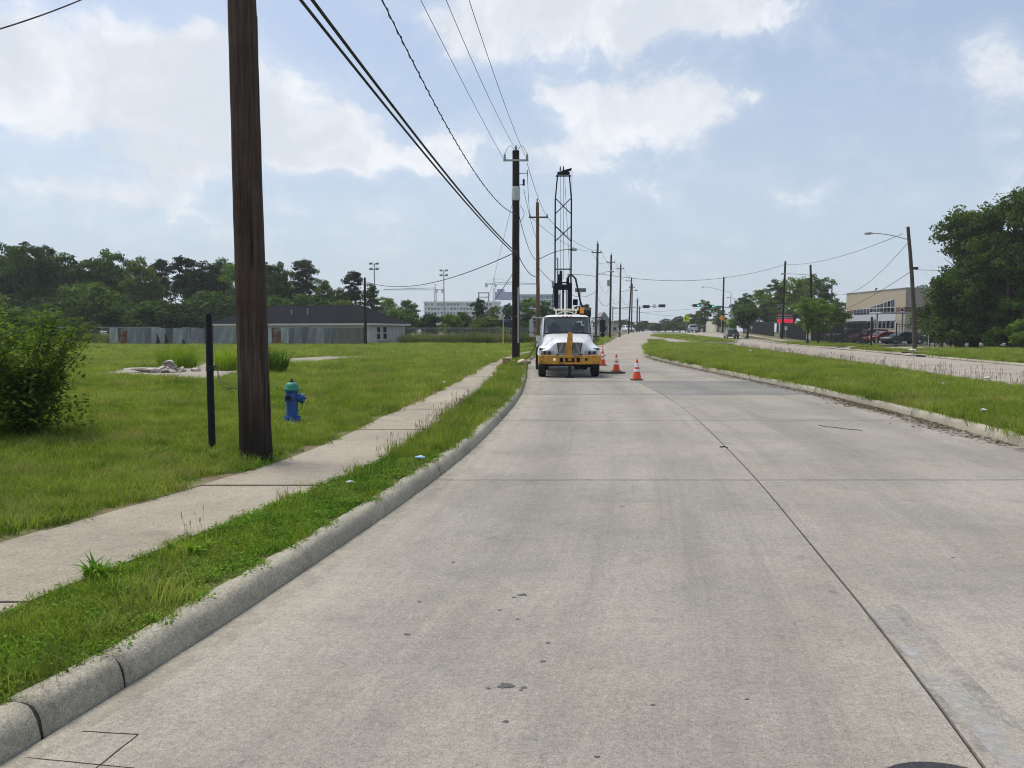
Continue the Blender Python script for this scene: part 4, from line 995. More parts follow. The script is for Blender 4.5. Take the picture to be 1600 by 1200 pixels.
# chassis, axle, wheels
part('frame_rail', M_CHASSIS, TX, lambda b: [b.box((s*.42, 4.0, .72), (.09, 9.4, .24)) for s in (-1, 1)])
part('front_axle', M_CHASSIS, TX, lambda b: (b.box((0, 0, .44), (1.7, .12, .12)), b.box((0, -.25, .62), (.9, .5, .22)), b.box((-.5, .1, .55), (.1, .8, .1)), b.box((.5, .1, .55), (.1, .8, .1))))
part('engine', M_CHASSIS, TX, lambda b: b.box((0, .15, .85), (1.0, 1.3, .5)))
for s in (-1, 1): part('wheel_well', M_CHASSIS, TX, lambda b: (b.box((s*.78, .02, 1.02), (.62, 1.05, .05)), b.box((s*.60, .02, .80), (.05, 1.05, .42))))
def wheel(x, y, s, dual=False):
    def ty(b):
        for k in range(2 if dual else 1):
            c = x - s * k * .30
            b.lathe([(.28, -.12), (.36, -.135), (.45, -.135), (.485, -.115), (.49, -.08), (.478, -.075), (.478, -.06), (.49, -.055), (.49, -.01), (.478, -.006), (.478, .006), (.49, .01), (.49, .055), (.478, .06), (.478, .075), (.49, .08), (.485, .115), (.45, .135), (.36, .135), (.28, .12)], 32, 'X', (c, y, .49))
    w_ = part('wheel', M_TYRE, TX, ty, 40)
    part('rim', M_TWHITE, w_, lambda b: b.lathe([(.28, .0), (.28, .11), (.26, .115), (.24, .05), (.12, .06), (.11, .13), (.04, .14)] if s > 0 else [(.28, 0), (.28, -.11), (.26, -.115), (.24, -.05), (.12, -.06), (.11, -.13), (.04, -.14)], 24, 'X', (x, y, .49)), 35)
for s in (-1, 1):
    wheel(s * .97, 0, s); wheel(s * 1.0, 5.4, s, True)
    part('mud_flap', M_BLACK, TX, lambda b: b.box((s*.97, .62, .55), (.42, .015, .5)))
    tk = part('fuel_tank', M_STEEL, TX, lambda b: b.lathe([(.05, 1.3), (.27, 1.31), (.28, 1.4), (.28, 2.3), (.27, 2.39), (.05, 2.4)], 20, 'Y', (s*.82, 0, .62)), 35)
    part('step', M_CHASSIS, tk, lambda b: b.box((s*1.03, 1.6, .58), (.18, .5, .03)))
# rig deck and boxes
part('deck', M_CHASSIS, TX, lambda b: b.box((0, 5.7, .96), (2.25, 6.2, .12)), bevel=.01)
part('toolbox', M_TWHITE, TX, lambda b: [b.box((s*1.0, 3.6, 1.25), (.28, 1.5, .44)) for s in (-1, 1)], bevel=.02)
part('engine_housing', M_RIG, TX, lambda b: (b.box((.0, 3.3, 1.25), (1.4, 1.0, .45)), b.box((.84, 3.1, 2.15), (.22, .5, .45))), bevel=.03)
part('winch_drum', M_RIG, TX, lambda b: (b.lathe([(.22, -.3), (.22, -.27), (.12, -.26), (.12, .26), (.22, .27), (.22, .3)], 18, 'X', (.1, 4.6, 1.5)), b.lathe([(.16, -.12), (.16, .12)], 14, 'X', (.62, 4.7, 2.55)), b.box((.55, 4.8, 2.9), (.2, .25, .25)), b.box((.66, 4.8, 2.62), (.18, .2, .22))), 40)
# mast
MX, MY = .03, 5.0
ms_ = part('mast', M_RIG, TX, lambda b: (
    b.box((MX-.29, MY, 2.35), (.19, .26, 2.75)), b.box((MX+.29, MY, 2.35), (.19, .26, 2.75)),
    b.box((MX-.345, MY+.05, 5.5), (.062, .08, 3.6)), b.box((MX+.345, MY+.05, 5.5), (.062, .08, 3.6)),
    b.tube([(MX-.345, MY+.05, 7.28), (MX-.25, MY+.05, 8.33)], .030, 8), b.tube([(MX+.345, MY+.05, 7.28), (MX+.25, MY+.05, 8.33)], .030, 8),
    b.box((MX, MY+.2, 1.6), (.5, .12, 1.0))), bevel=.006)
def brace(b, z0, z1, w):
    b.tube([(MX-w, MY+.02, z0), (MX+w, MY+.02, z1)], .022, 6); b.tube([(MX+w, MY+.06, z0), (MX-w, MY+.06, z1)], .022, 6)
for z0, z1 in ((6.68, 7.35), (5.52, 6.16)): part('cross_brace', M_RIG, ms_, lambda b: brace(b, z0, z1, .34))
for z in (4.33, 8.28): part('rung', M_RIG, ms_, lambda b: b.box((MX, MY+.05, z), (.66, .05, .05)))
part('crown_block', M_RIG, ms_, lambda b: (b.box((MX, MY, 8.38), (.52, .36, .07)), b.add([(MX-.1,MY-.15,8.40),(MX+.34,MY-.15,8.52),(MX+.34,MY+.15,8.52),(MX-.1,MY+.15,8.40),(MX-.1,MY-.15,8.46),(MX+.34,MY-.15,8.58),(MX+.34,MY+.15,8.58),(MX-.1,MY+.15,8.46)], [(0,1,2,3),(4,5,6,7),(0,1,5,4),(1,2,6,5),(2,3,7,6),(3,0,4,7)])))
for x in (-.14, .0):
    part('sheave', M_RIG, ms_, lambda b: (b.lathe([(.09, -.025), (.07, 0), (.09, .025)], 14, 'X', (MX + x, MY, 8.54)), b.box((MX + x, MY, 8.63), (.03, .06, .12))))
part('hoist_cable', M_WIRE, ms_, lambda b: [b.tube([(MX + a_, MY + .02, 8.48), (MX + c_, MY + .02, 3.9)], .008, 5) for a_, c_ in ((-.12, -.1), (0, .02), (.04, .30), (.36, .36))])
part('drill_head', M_RIG, ms_, lambda b: (b.box((MX-.0, MY-.10, 3.55), (.62, .34, .22)), b.box((MX-.13, MY-.12, 3.85), (.18, .25, .48)), b.box((MX+.05, MY-.12, 3.74), (.45, .1, .06)), b.cyl((MX-.1, MY-.12, 4.05), (MX-.1, MY-.12, 4.25), .06), b.box((MX+.2, MY-.12, 3.8), (.12, .15, .3))), bevel=.01)
part('drill_rod', M_RIG, ms_, lambda b: (b.cyl((MX, MY-.12, 1.1), (MX, MY-.12, 3.5), .042), b.cyl((MX-.13, MY-.1, 1.1), (MX-.13, MY-.1, 3.5), .018), b.cyl((MX+.14, MY-.1, 1.1), (MX+.14, MY-.1, 3.5), .018)), 40)
part('side_cylinder', M_STEEL, ms_, lambda b: (b.cyl((MX-.235, MY+.02, 3.7), (MX-.235, MY+.02, 4.75), .032), b.box((MX-.29, MY+.02, 4.78), (.16, .06, .05))))
part('hydraulic_hose', M_BLACK, ms_, lambda b: (b.tube([(MX+.16, MY-.15, 3.75), (MX+.22, MY-.2, 4.0), (MX+.36, MY-.2, 4.07), (MX+.52, MY-.3, 3.9), (MX+.62, MY-.4, 3.4), (MX+.72, MY-.5, 2.9), (MX+.92, MY-.6, 2.35), (MX+1.0, MY-.7, 1.6)], .042, 8), b.tube([(MX-.40, MY-.1, 3.6), (MX-.44, MY-.15, 3.1), (MX-.42, MY-.15, 2.2), (MX-.38, MY-.15, 1.2)], .025, 6)), 50)
part('grease_box', M_STEEL, ms_, lambda b: b.box((MX-.42, MY-.02, 3.68), (.13, .14, .30)))
# cab rack, beacon
part('headache_rack', M_CREAM, TX, lambda b: (b.tube([(-.46, 1.85, 2.50), (.46, 1.85, 2.50)], .036, 8), [b.tube([(s*.37, 1.85, 2.28), (s*.40, 1.85, 2.50)], .036, 8) for s in (-1, 1)], [b.tube([(s*.36, 1.85, 2.31), (s*.22, 1.85, 2.40), (0, 1.85, 2.44)], .022, 8) for s in (-1, 1)], [b.tube([(s*.46, 1.85, 2.48), (s*.47, 1.85, 2.60)], .028, 8) for s in (-1, 1)]), 50)
bc = part('beacon', M_AMBER, TX, lambda b: b.box((.62, 1.85, 2.46), (.16, .16, .24)), bevel=.03)
part('beacon_base', M_CHASSIS, bc, lambda b: b.box((.62, 1.85, 2.315), (.19, .19, .05)))
part('hose_drum', M_BLACK, TX, lambda b: b.lathe([(.2, -.2), (.2, .2)], 18, 'X', (.85, 2.9, 2.4)), 40)
# outriggers at the sides
for s in (1,):
    og = part('outrigger', M_MUST, TX, lambda b: (b.box((s*1.05, 2.75, .62), (.5, .14, .16)), b.box((s*1.20, 2.75, .42), (.13, .13, .62))), bevel=.01)
    part('outrigger_foot', M_CHASSIS, og, lambda b: b.box((s*1.20, 2.75, .065), (.34, .30, .05)))
# ground hose and clutter around the truck
tag(part('ground_hose', M_BLACK, None, lambda b: b.tube([(3.28, 30.6, .035), (3.7, 30.2, .035), (4.1, 30.0, .035), (4.45, 30.2, .035)], .035, 8), 50), 'black hose lying on the road between truck and cone', 'hose')
M_TIMBER = mat('rough_timber', (.30, .13, .07), .85, var=.3, scale=9, col2=(.42, .30, .20), c2amt=.5, c2scale=5, stretch=(1, 1, 6))
def crib(px, py, w, h, rz, lab):
    q = gp(px, py, LZ); t = thing('timber_cribbing', lab, 'timber', q, rz, 'timber blocks by the creosoted pole')
    k = int(h / .095)
    for i in range(k):
        for j in range(2):
            part('timber', M_TIMBER, t, lambda b: (b.box((0, (j - .5) * .26, .045 + i * .093), (w, .12, .09), random.gauss(0, .04)) if i % 2 == 0 else b.box(((j - .5) * (w - .14), 0, .045 + i * .093), (.12, .42, .09), random.gauss(0, .04))), bevel=.006)
crib(791, 569, .34, .30, .15, 'reddish timber block stack at the end of the sidewalk')
crib(806, 570, .34, .26, -.1, 'pale timber block stack in front of the creosoted pole')
M_SACK = mat('sack_cloth', (.52, .42, .28), .9, var=.2, scale=8, bump=.4, bscale=120)
def lumpy(c, r, seed, nu=18, nv=10, amp=.14):
    r_ = random.Random(seed); ph = [(r_.uniform(1, 4), r_.uniform(1, 4), r_.uniform(0, 6)) for _ in range(5)]
    V = []; F = []
    for i in range(nv + 1):
        th = math.pi * i / nv
        for j in range(nu):
            fi = 2 * math.pi * j / nu; k = 1 + amp * sum(math.sin(a_ * th * 1.5 + b_ * math.cos(fi) * 1.3 + c_ + math.sin(fi) * a_) for a_, b_, c_ in ph) / 2
            V.append((c[0] + r[0] * k * math.sin(th) * math.cos(fi), c[1] + r[1] * k * math.sin(th) * math.sin(fi), max(.003, c[2] + r[2] * k * math.cos(th))))
    for i in range(nv):
        for j in range(nu): F.append((i * nu + j, i * nu + (j + 1) % nu, (i + 1) * nu + (j + 1) % nu, (i + 1) * nu + j))
    return V, F
q = gp(818, 571, LZ)
tag(part('sandbag', M_SACK, None, lambda b: b.add(*[(lambda V, F: ([(x + q.x, y + q.y, z + LZ) for x, y, z in V], F))(*lumpy((0, 0, .13), (.24, .2, .15), 3))][0]), 60), 'tan cloth sack lying at the kerb beside the timber blocks', 'sack')
q = gp(825, 569, LZ)
tag(part('sandbag', M_SACK, None, lambda b: b.add(*[(lambda V, F: ([(x + q.x, y + q.y, z + LZ) for x, y, z in V], F))(*lumpy((0, 0, .10), (.17, .2, .11), 5))][0]), 60), 'smaller pale sack on the kerb edge next to the truck wheel', 'sack')
tag(part('drain_hose', M_BLACK, None, lambda b: b.tube([tuple(gp(816, 567, LZ + .1)), (.75, 34, .55), (.92, 32.8, .9), (1.0, 31.0, 1.25)], .022, 6), 50), 'thin dark hose slanting from the sacks up to the truck', 'hose')
tag(part('tie_strap', M_YEL, None, lambda b: b.tube([(.55, 36.5, LZ), (.80, 34.5, .7), (.95, 32.9, 1.5)], .012, 6), 50), 'thin yellow strap hanging left of the truck cab', 'strap')
# ------------------------------------------------------------------ corrugated metal fence
def sheetmat():
    m = mat('corrugated_sheet', (.23, .245, .24), .6, .1, var=.2, scale=2.5, rnd=.55, col2=(.30, .33, .34), c2amt=.5, c2scale=1.2, stretch=(1, 1, .25)); return m
M_SHEET = sheetmat(); M_RUST = mat('rusted_sheet', (.16, .07, .04), .85, .1, var=.3, scale=4, col2=(.24, .25, .25), c2amt=.4, c2scale=1.5)
M_WOODOLD = mat('old_board', (.22, .19, .16), .9, var=.25, scale=5, rnd=.2, stretch=(1, 1, .2))
FA, FB = Vector((-43, 82.2)), Vector((-15.5, 81.6))
fen = thing('sheet_metal_fence', 'patchwork corrugated metal fence with rust stains in front of the house', 'fence', (FA.x, FA.y, LZ), math.atan2(FB.y - FA.y, FB.x - FA.x))
Lf = (FB - FA).length; x = 0; k = 0
def corr(w, h, seed):
    b = MB(); n = 13; rows = []
    for z in (-.1, h):
        rows.append([(w * i / (n - 1), .018 * math.cos(i * math.pi), z) for i in range(n)])
    b.grid(rows); return b
rusty = {1, 19}
while x < Lf - .3:
    w = .62 + .5 * random.random(); w = min(w, Lf - x); h = 1.92 + random.gauss(0, .035)
    m = M_RUST if k in rusty else (M_WOODOLD if x > Lf - 3.2 else M_SHEET)
    o = corr(w - .012, h, k).build('metal_sheet', m, fen); o.location = (x, random.gauss(0, .015), 0); o.rotation_euler = (random.gauss(0, .012), random.gauss(0, .006), 0)
    x += w; k += 1
part('rail', M_WOODOLD, fen, lambda b: [b.box((Lf / 2, .08, z), (Lf, .06, .09)) for z in (.5, 1.6)])
for i in range(13): part('post', M_WOODOLD, fen, lambda b: b.box((i * Lf / 12, .16, .9), (.1, .1, 1.9)))
# burnt stakes in front of the fence
for px, h, lab in ((246, 1.4, 'tallest charred stump in front of the metal fence'), (259, 1.3, 'charred narrow stump next to the tallest one'), (286, .8, 'short charred stump by the metal fence'), (263, .6, 'lowest charred stump between the others')):
    q = at(px, 530, 80.5); q.z = LZ
    t = thing('charred_stump', lab, 'stump', q, 0, 'charred stumps by the metal fence')
    part('trunk', M_POLE_DARK, t, lambda b: b.tube([(0, 0, -.05), (.05, 0, h * .5), (-.05, .02, h)], [.24, .15, .02], 7))
    part('splinter', M_POLE_DARK, t, lambda b: b.tube([(.12, 0, -.05), (.22, 0, h * .45)], [.1, .02], 5))

# ------------------------------------------------------------------ house behind the fence
M_SIDING = mat('pale_siding', (.52, .50, .46), .8, var=.08, scale=3, col2=(.36, .34, .30), c2amt=.2)
M_SHINGLE = mat('dark_shingle', (.016, .016, .019), 1.0, var=.3, scale=1.6, bump=.4, bscale=12, spec=.03)
M_TRIM = mat('pale_trim', (.60, .60, .57), .7, var=.06)
M_WIN = glassmat('dark_window', (.05, .06, .07), .04, .75, (.012, .015, .018))
C0 = Vector((-16.3, 88.0)); ang = math.atan2(.34, -.94)           # local +x runs left along the front, local y into the plot
ho_ = thing('bungalow', 'single-storey pale house with dark hip roof behind the metal fence', 'house', (C0.x, C0.y, LZ), ang)
HLn, HD, EZ, RZ = 22.0, -8.6, 2.45, 4.75
part('wall', M_SIDING, ho_, lambda b: (b.box((HLn / 2, HD / 2, EZ / 2), (HLn, -HD, EZ))))
part('plank_line', M_TRIM, ho_, lambda b: [b.box((-.012, HD / 2, z), (.02, -HD, .015)) for z in np.arange(.25, 2.4, .22)])
def hroof(b):
    o = .55; x0, x1, y0, y1 = -o, HLn + o, -(-HD) - o, o
    yr = HD / 2; rr = 4.4
    b.add([(x0, y1, EZ), (x1, y1, EZ), (x1, y0, EZ), (x0, y0, EZ), (x0 + rr, yr, RZ), (x1 - rr, yr, RZ)], [(0, 1, 5, 4), (1, 2, 5), (2, 3, 4, 5), (3, 0, 4)])
rf_ = part('roof', M_SHINGLE, ho_, hroof)
part('fascia', M_TRIM, ho_, lambda b: (b.box((HLn / 2, .56, EZ - .10), (HLn + 1.14, .04, .2)), b.box((-.56, HD / 2, EZ - .10), (.04, -HD + 1.14, .2)), b.box((HLn / 2, HD - .56, EZ - .1), (HLn + 1.14, .04, .2))))
part('soffit', M_TRIM, ho_, lambda b: b.box((HLn / 2, HD / 2, EZ - .03), (HLn + 1.08, -HD + 1.08, .02)))
for xx, h in ((9.5, .7), (11.8, .5)):
    part('vent_pipe', M_STEEL, rf_, lambda b: (b.cyl((xx, -1.8, 3.1), (xx, -1.8, 3.5 + h), .06, n=8), b.cyl((xx, -1.8, 3.5 + h), (xx, -1.8, 3.6 + h), .12, n=8)))
for t_, hgt in ((2.0, 1.45), (3.5, 1.45)):
    wn = part('window', M_TRIM, ho_, lambda b: (b.box((-.03, -t_, 1.35), (.05, 1.0, 1.6)),))
    for zz in (.97, 1.73): part('pane', M_WIN, wn, lambda b: b.box((-.058, -t_, zz), (.01, .8, .66)))
    part('sill', M_TRIM, wn, lambda b: b.box((-.07, -t_, .53), (.1, 1.08, .06)))
dr = part('door', mat('pale_door', (.45, .46, .46), .6, var=.1), ho_, lambda b: b.box((-.03, -6.0, 1.0), (.05, .92, 2.0)))
part('door_frame', M_TRIM, dr, lambda b: (b.box((-.035, -6.52, 1.03), (.06, .1, 2.06)), b.box((-.035, -5.48, 1.03), (.06, .1, 2.06)), b.box((-.035, -6, 2.09), (.062, 1.14, .1))))
part('handle', M_CHROME, dr, lambda b: b.box((-.075, -6.35, 1.0), (.04, .05, .12)))

# ------------------------------------------------------------------ chain-link fences
def meshwire(name, cell, w):
    m = bpy.data.materials.new(name); m.use_nodes = True; nt = m.node_tree; N = nt.nodes; L = nt.links; b = N['Principled BSDF']
    b.inputs['Base Color'].default_value = (.32, .33, .33, 1); b.inputs['Roughness'].default_value = .6; b.inputs['Alpha'].default_value = .22
    MATS[name] = m; return m
M_LINK = meshwire('chain_link_haze', .06, .1)
def chainlink(a, b, h, n, label, group='chain-link fences'):
    a, b = Vector(a), Vector(b); L_ = (b - a).length
    t = thing('chain_link_fence', label, 'fence', (a.x, a.y, LZ + hz(a.y)), math.atan2(b.y - a.y, b.x - a.x), group)
    part('top_rail', M_STEEL, t, lambda q: q.cyl((0, 0, h), (L_, 0, h), .035, n=6))
    for i in range(n + 1): part('post', M_STEEL, t, lambda q: q.cyl((i * L_ / n, 0, -.1), (i * L_ / n, 0, h + .06), .035, n=6))
    def net(q):
        s = .18; k = int(L_ / s) + 1
        for i in range(-int(h / s), k):
            for sg in (1, -1):
                x0 = i * s; x1 = x0 + h
                z0, z1 = (0, h) if sg > 0 else (h, 0)
                t0 = max(0, -x0 / h); t1 = min(1, (L_ - x0) / h)
                if t1 <= t0: continue
                A_ = (x0 + h * t0, .01 * sg, z0 + (z1 - z0) * t0); B_ = (x0 + h * t1, .01 * sg, z0 + (z1 - z0) * t1)
                q.tube([A_, B_], .0045, 3, False)
    o = part('wire_netting', M_STEEL, t, net); tag(o, kind='stuff'); return t
chainlink((-13.2, 93), (10, 93), 1.9, 9, 'weedy chain-link fence running from the house to the road')
chainlink((-95, 93), (-42.5, 93), 2.0, 15, 'distant chain-link fence left of the metal fence')

# ------------------------------------------------------------------ black picket fence on the right
M_BLKF = mat('black_fence', (.010, .011, .013), .5, var=.1)
def picket(pts, h, label, name='picket_fence', group='black picket fences', sp=.13, bar=.022):
    t = thing(name, label, 'fence', (pts[0][0], pts[0][1], 0), 0, group); o0 = Vector((pts[0][0], pts[0][1]))
    rails = MB(); pk = MB()
    for (a, b) in zip(pts[:-1], pts[1:]):
        A_, B_ = Vector(a) - o0, Vector(b) - o0; L_ = (B_ - A_).length; n = max(1, round(L_ / 2.4)); an = math.atan2(B_.y - A_.y, B_.x - A_.x)
        for i in range(n + 1):
            p = A_.lerp(B_, i / n); z = hz(p.y + o0.y) + LZ
            part('post', M_BLKF, t, lambda q: (q.box((p.x, p.y, z + h / 2), (.08, .08, h + .12), an), q.box((p.x, p.y, z + h + .08), (.1, .1, .03), an)))
        for i in range(n):
            p, r_ = A_.lerp(B_, i / n), A_.lerp(B_, (i + 1) / n); z = (hz(p.y + o0.y) + hz(r_.y + o0.y)) / 2 + LZ; c = (p + r_) / 2
            for zz in (.2, h - .25, h - .08): rails.box((c.x, c.y, z + zz), (L_ / n, .04, .04), an)
        m_ = int(L_ / sp)
        for i in range(m_):
            p = A_.lerp(B_, (i + .5) / m_); z = hz(p.y + o0.y) + LZ; pk.box((p.x, p.y, z + h / 2 + .03), (bar, bar, h), an)
    rails.build('rail', M_BLKF, t); tag(pk.build('pickets', M_BLKF, t), kind='stuff'); return t
picket([(37, 80), (39.6, 97), (41.2, 106)], 2.35, 'black metal picket fence in front of the parked cars')
picket([(41.6, 109), (43.2, 124)], 2.35, 'black metal picket fence behind the red sign', bar=.05)
picket([(43.9, 129), (46.4, 152)], 2.3, 'black metal picket fence farthest along the sidewalk', bar=.05)
picket([(38.2, 76.5), (41.8, 77.0)], 2.3, 'black gate panel right of the driveway', name='metal_gate', sp=.6, bar=.02)
gpst = thing('gate_post', 'thick black gate post with a lantern at the driveway', 'post', (36.6, 78.4, LZ))
part('shaft', M_BLKF, gpst, lambda b: b.box((0, 0, 1.5), (.17, .17, 3.0)), bevel=.01)
part('lantern', M_CERAM, gpst, lambda b: (b.lathe([(.08, 2.3), (.14, 2.4), (.14, 2.7), (.05, 2.85)], 8, c=(.3, 0, 0)), b.box((.15, 0, 2.75), (.25, .04, .04))))

# ------------------------------------------------------------------ cars
def car(name, label, cat, loc, rz, paint, kind='sedan', group=None):
    t = thing(name, label, cat, loc, rz, group)       # local +x is forward
    if kind == 'sedan':
        body = [(-2.3,.35),(-2.32,.62),(-2.22,.92),(-1.5,.98),(.85,.93),(1.9,.80),(2.25,.66),(2.30,.35)]; gh = [(-1.75,.96),(-1.05,1.38),(-.1,1.45),(.35,1.40),(1.2,.94)]; W_ = .90
    else:
        body = [(-2.3,.40),(-2.34,.75),(-2.26,1.08),(-1.5,1.12),(.9,1.08),(2.0,.98),(2.3,.80),(2.34,.40)]; gh = [(-2.2,1.10),(-1.95,1.62),(-.4,1.72),(.35,1.66),(1.15,1.09)]; W_ = .95
    n = len(body)
    def shell(b):
        secs = [(W_ * .86, .06), (W_, 0)]
        V = []; 
        for s in (-1, 1):
            V += [(x * .995, s * W_, z if z > .5 else z) for x, z in body]
        F = [tuple(range(n)), tuple(range(2 * n - 1, n - 1, -1))] + [(i, i + n, (i + 1) % n + n, (i + 1) % n) for i in range(n)]
        b.add(V, F)
    part('body', paint, t, shell, 40, bevel=.07)
    k = len(gh)
    def roofp(b):
        V = []
        for s in (-1, 1):
            for i, (x, z) in enumerate(gh): V.append((x, s * (W_ - .04 - .16 * (z - gh[0][1]) / (gh[2][1] - gh[0][1])), z))
        b.add(V, [tuple(range(k)), tuple(range(2 * k - 1, k - 1, -1))] + [(i, i + k, i + 1 + k, i + 1) for i in range(k - 1)] + [(0, k - 1, 2 * k - 1, k)])
    part('cabin', paint, t, roofp, 40, bevel=.04)
    zt, zb = gh[2][1] - .12, gh[0][1] + .04
    gl = M_WIN
    def lerp(a_, b_, u): return a_ + (b_ - a_) * u
    for s in (-1, 1):
        def sw(b):
            y0, y1 = s * (W_ - .028), s * (W_ - .165)
            b.add([(gh[0][0] + .25, y0, zb), (gh[-1][0] - .2, y0, zb), (gh[3][0] - .05, y1, zt), (gh[1][0] + .05, y1, zt)], [(0, 1, 2, 3)])
        part('side_window', gl, t, sw)
    for a_, b_, nm in ((0, 1, 'rear_window'), (4, 3, 'windscreen')):
        (xa, za), (xb, zb_) = gh[a_], gh[b_]; d = -.012 if a_ == 0 else .012
        part(nm, gl, t, lambda b: b.add([(lerp(xa, xb, .12) + d, -W_ * .84, lerp(za, zb_, .12) + .01), (lerp(xa, xb, .12) + d, W_ * .84, lerp(za, zb_, .12) + .01), (lerp(xa, xb, .9) + d, W_ * .74, lerp(za, zb_, .9) + .01), (lerp(xa, xb, .9) + d, -W_ * .74, lerp(za, zb_, .9) + .01)], [(0, 1, 2, 3)]))
    for x in (-1.4, 1.42):
        for s in (-1, 1):
            w_ = part('wheel', M_TYRE, t, lambda b: b.lathe([(.2, -.11), (.32, -.11), (.335, -.08), (.335, .08), (.32, .11), (.2, .11)], 20, 'Y', (x, s * (W_ - .1), .335)), 40)
            part('rim', M_STEEL, w_, lambda b: b.lathe([(.2, s * .09), (.19, s * .113), (.05, s * .118)], 14, 'Y', (x, s * (W_ - .1), .335)), 40)
    zl = body[2][1] - .14
    for s in (-1, 1):
        part('headlight', M_HEAD, t, lambda b: b.box((2.2, s * .66, .68 if kind == 'sedan' else .84), (.1, .34, .13)), bevel=.02)
        part('tail_light', mat('tail_red', (.35, .015, .015), .3, var=0), t, lambda b: b.box((-2.26, s * .70, zl), (.1, .3, .14)), bevel=.02)
    part('number_plate', M_WHITE_R, t, lambda b: b.box((-2.325, 0, .62), (.02, .32, .15)))
    part('bumper', M_CHASSIS, t, lambda b: (b.box((-2.3, 0, .40), (.1, 1.5, .12)), b.box((2.29, 0, .42), (.08, 1.3, .14))), bevel=.02)
    return t
def paint(n, c): return mat('paint_' + n, c, .25, .1, var=.04, coat=.8)
road_ang = math.atan2(1, .13)
q = at(1142.5, 518, 121); car('dark_sedan', 'black sedan driving away on the far carriageway', 'car', (q.x, 121, hz(121) + .0), road_ang, paint('black', (.012, .013, .016)))
q = at(1082, 518, 168); car('silver_suv', 'silver suv seen from behind near the far intersection', 'car', (q.x, 168, hz(168) + .0), road_ang, paint('silver', (.42, .45, .5)), 'suv')
q = at(981, 518, 178); car('white_van', 'white van waiting far away below the left signals', 'car', (q.x, 178, hz(178)), -road_ang, paint('white', (.7, .7, .68)), 'suv')
lot = .25 + LZ - .03
def zc(y): return hz(y) + LZ + .09
car('black_sedan', 'black sedan parked nose left behind the gate', 'car', (44.2, 87, zc(87)), R(187), paint('black', (.012, .013, .016)), 'sedan', 'cars parked behind the picket fence')
car('red_sedan', 'bright red sedan parked beside the black sedan', 'car', (43.6, 90.5, zc(90.5)), R(190), paint('red', (.36, .012, .02)), 'sedan', 'cars parked behind the picket fence')
car('red_suv', 'dark red suv parked behind the red sedan', 'car', (43.6, 94, zc(94)), R(188), paint('darkred', (.20, .012, .016)), 'suv', 'cars parked behind the picket fence')
car('silver_sedan', 'silver sedan parked behind the black sedan', 'car', (47.0, 91.5, zc(91.5)), R(188), paint('silver', (.42, .45, .5)), 'sedan', 'cars parked behind the picket fence')
car('grey_suv', 'dark grey suv behind the picket fence left of the red ones', 'car', (44.4, 101, zc(101)), R(190), paint('grey', (.08, .085, .09)), 'suv', 'cars parked behind the picket fence')
car('white_sedan', 'white sedan behind the two small trees by the fence', 'car', (44.8, 107, zc(107)), R(190), paint('white', (.7, .7, .68)), 'sedan', 'cars parked behind the picket fence')

# ------------------------------------------------------------------ tan building on the right
M_TAN = mat('tan_panel', (.42, .36, .26), .8, var=.05, scale=1.2)
M_TAN2 = mat('grey_tan_panel', (.34, .30, .24), .8, var=.08, scale=1.2)
M_BRICK = mat('brown_band', (.16, .085, .06), .85, var=.2, scale=6)
M_FRAME = mat('white_frame', (.48, .50, .52), .5, var=.04)
B0 = Vector((51.0, 100.0)); dv = Vector((-.06, 1)).normalized()
tb = thing('school_building', 'tan flat-roofed building with a slanting strip of windows behind the parked cars', 'building', (51, 100, LZ + .1), math.atan2(dv.y, dv.x))   # local x into distance, local -y... to the right
# local +x runs along the street face (away), local +y points to the street
LB, HB = 15.6, 7.05
part('wall', M_TAN, tb, lambda b: b.box((LB / 2, -9, HB / 2), (LB, 18, HB)))
part('end_wall_shade_cladding', M_TAN2, tb, lambda b: [b.box((-.02, -.6 - i * 1.2, 5.9), (.03, 1.17, 2.3)) for i in range(15)])  # end wall faces away from the light; its shade is put into this darker tan
part('parapet_cap', M_FRAME, tb, lambda b: (b.box((LB / 2, .03, HB + .04), (LB + .1, .12, .08)), b.box((-.03, -9, HB + .04), (.12, 18, .08))))
part('brick_band', M_BRICK, tb, lambda b: (b.box((1.1, .012, 4.28), (2.2, .05, .62)), b.box((-.012, -9, 4.28), (.05, 18, .62)), b.box((13.9, .012, 4.28), (1.1, .05, .5))))
part('white_band', M_FRAME, tb, lambda b: (b.box((7.9, .02, 3.35), (11.6, .06, .85)),))
part('lower_wall', M_TAN2, tb, lambda b: b.box((.9, .012, 1.5), (1.8, .05, 3.0)))
nW = 12; wx0, wx1 = 2.5, 13.2
for i in range(nW):
    a_, b_ = wx0 + (wx1 - wx0) * i / nW, wx0 + (wx1 - wx0) * (i + 1) / nW; c = (a_ + b_) / 2
    wn = part('window', M_FRAME, tb, lambda b: b.box((c, .02, 4.22), (b_ - a_ - .004, .06, .88)))
    part('pane', M_WIN, wn, lambda b: b.box((c, .056, 4.22), (b_ - a_ - .12, .012, .76)))
    top = 5.75 - i * .135; 
    if top - 4.75 > .12:
        tp = 5.75 - (i + 1) * .135
        w2 = part('window', M_FRAME, tb, lambda b: b.add([(a_, .05, 4.69), (b_, .05, 4.69), (b_, .05, max(tp, 4.7)), (a_, .05, top), (a_, 0, 4.69), (b_, 0, 4.69), (b_, 0, max(tp, 4.7)), (a_, 0, top)], [(0,1,2,3),(4,5,6,7),(0,1,5,4),(1,2,6,5),(2,3,7,6),(3,0,4,7)]))
        part('pane', M_WIN, w2, lambda b: b.add([(a_ + .06, .056, 4.74), (b_ - .06, .056, 4.74), (b_ - .06, .056, max(tp - .03, 4.76)), (a_ + .06, .056, top - .07)], [(0, 1, 2, 3)]))
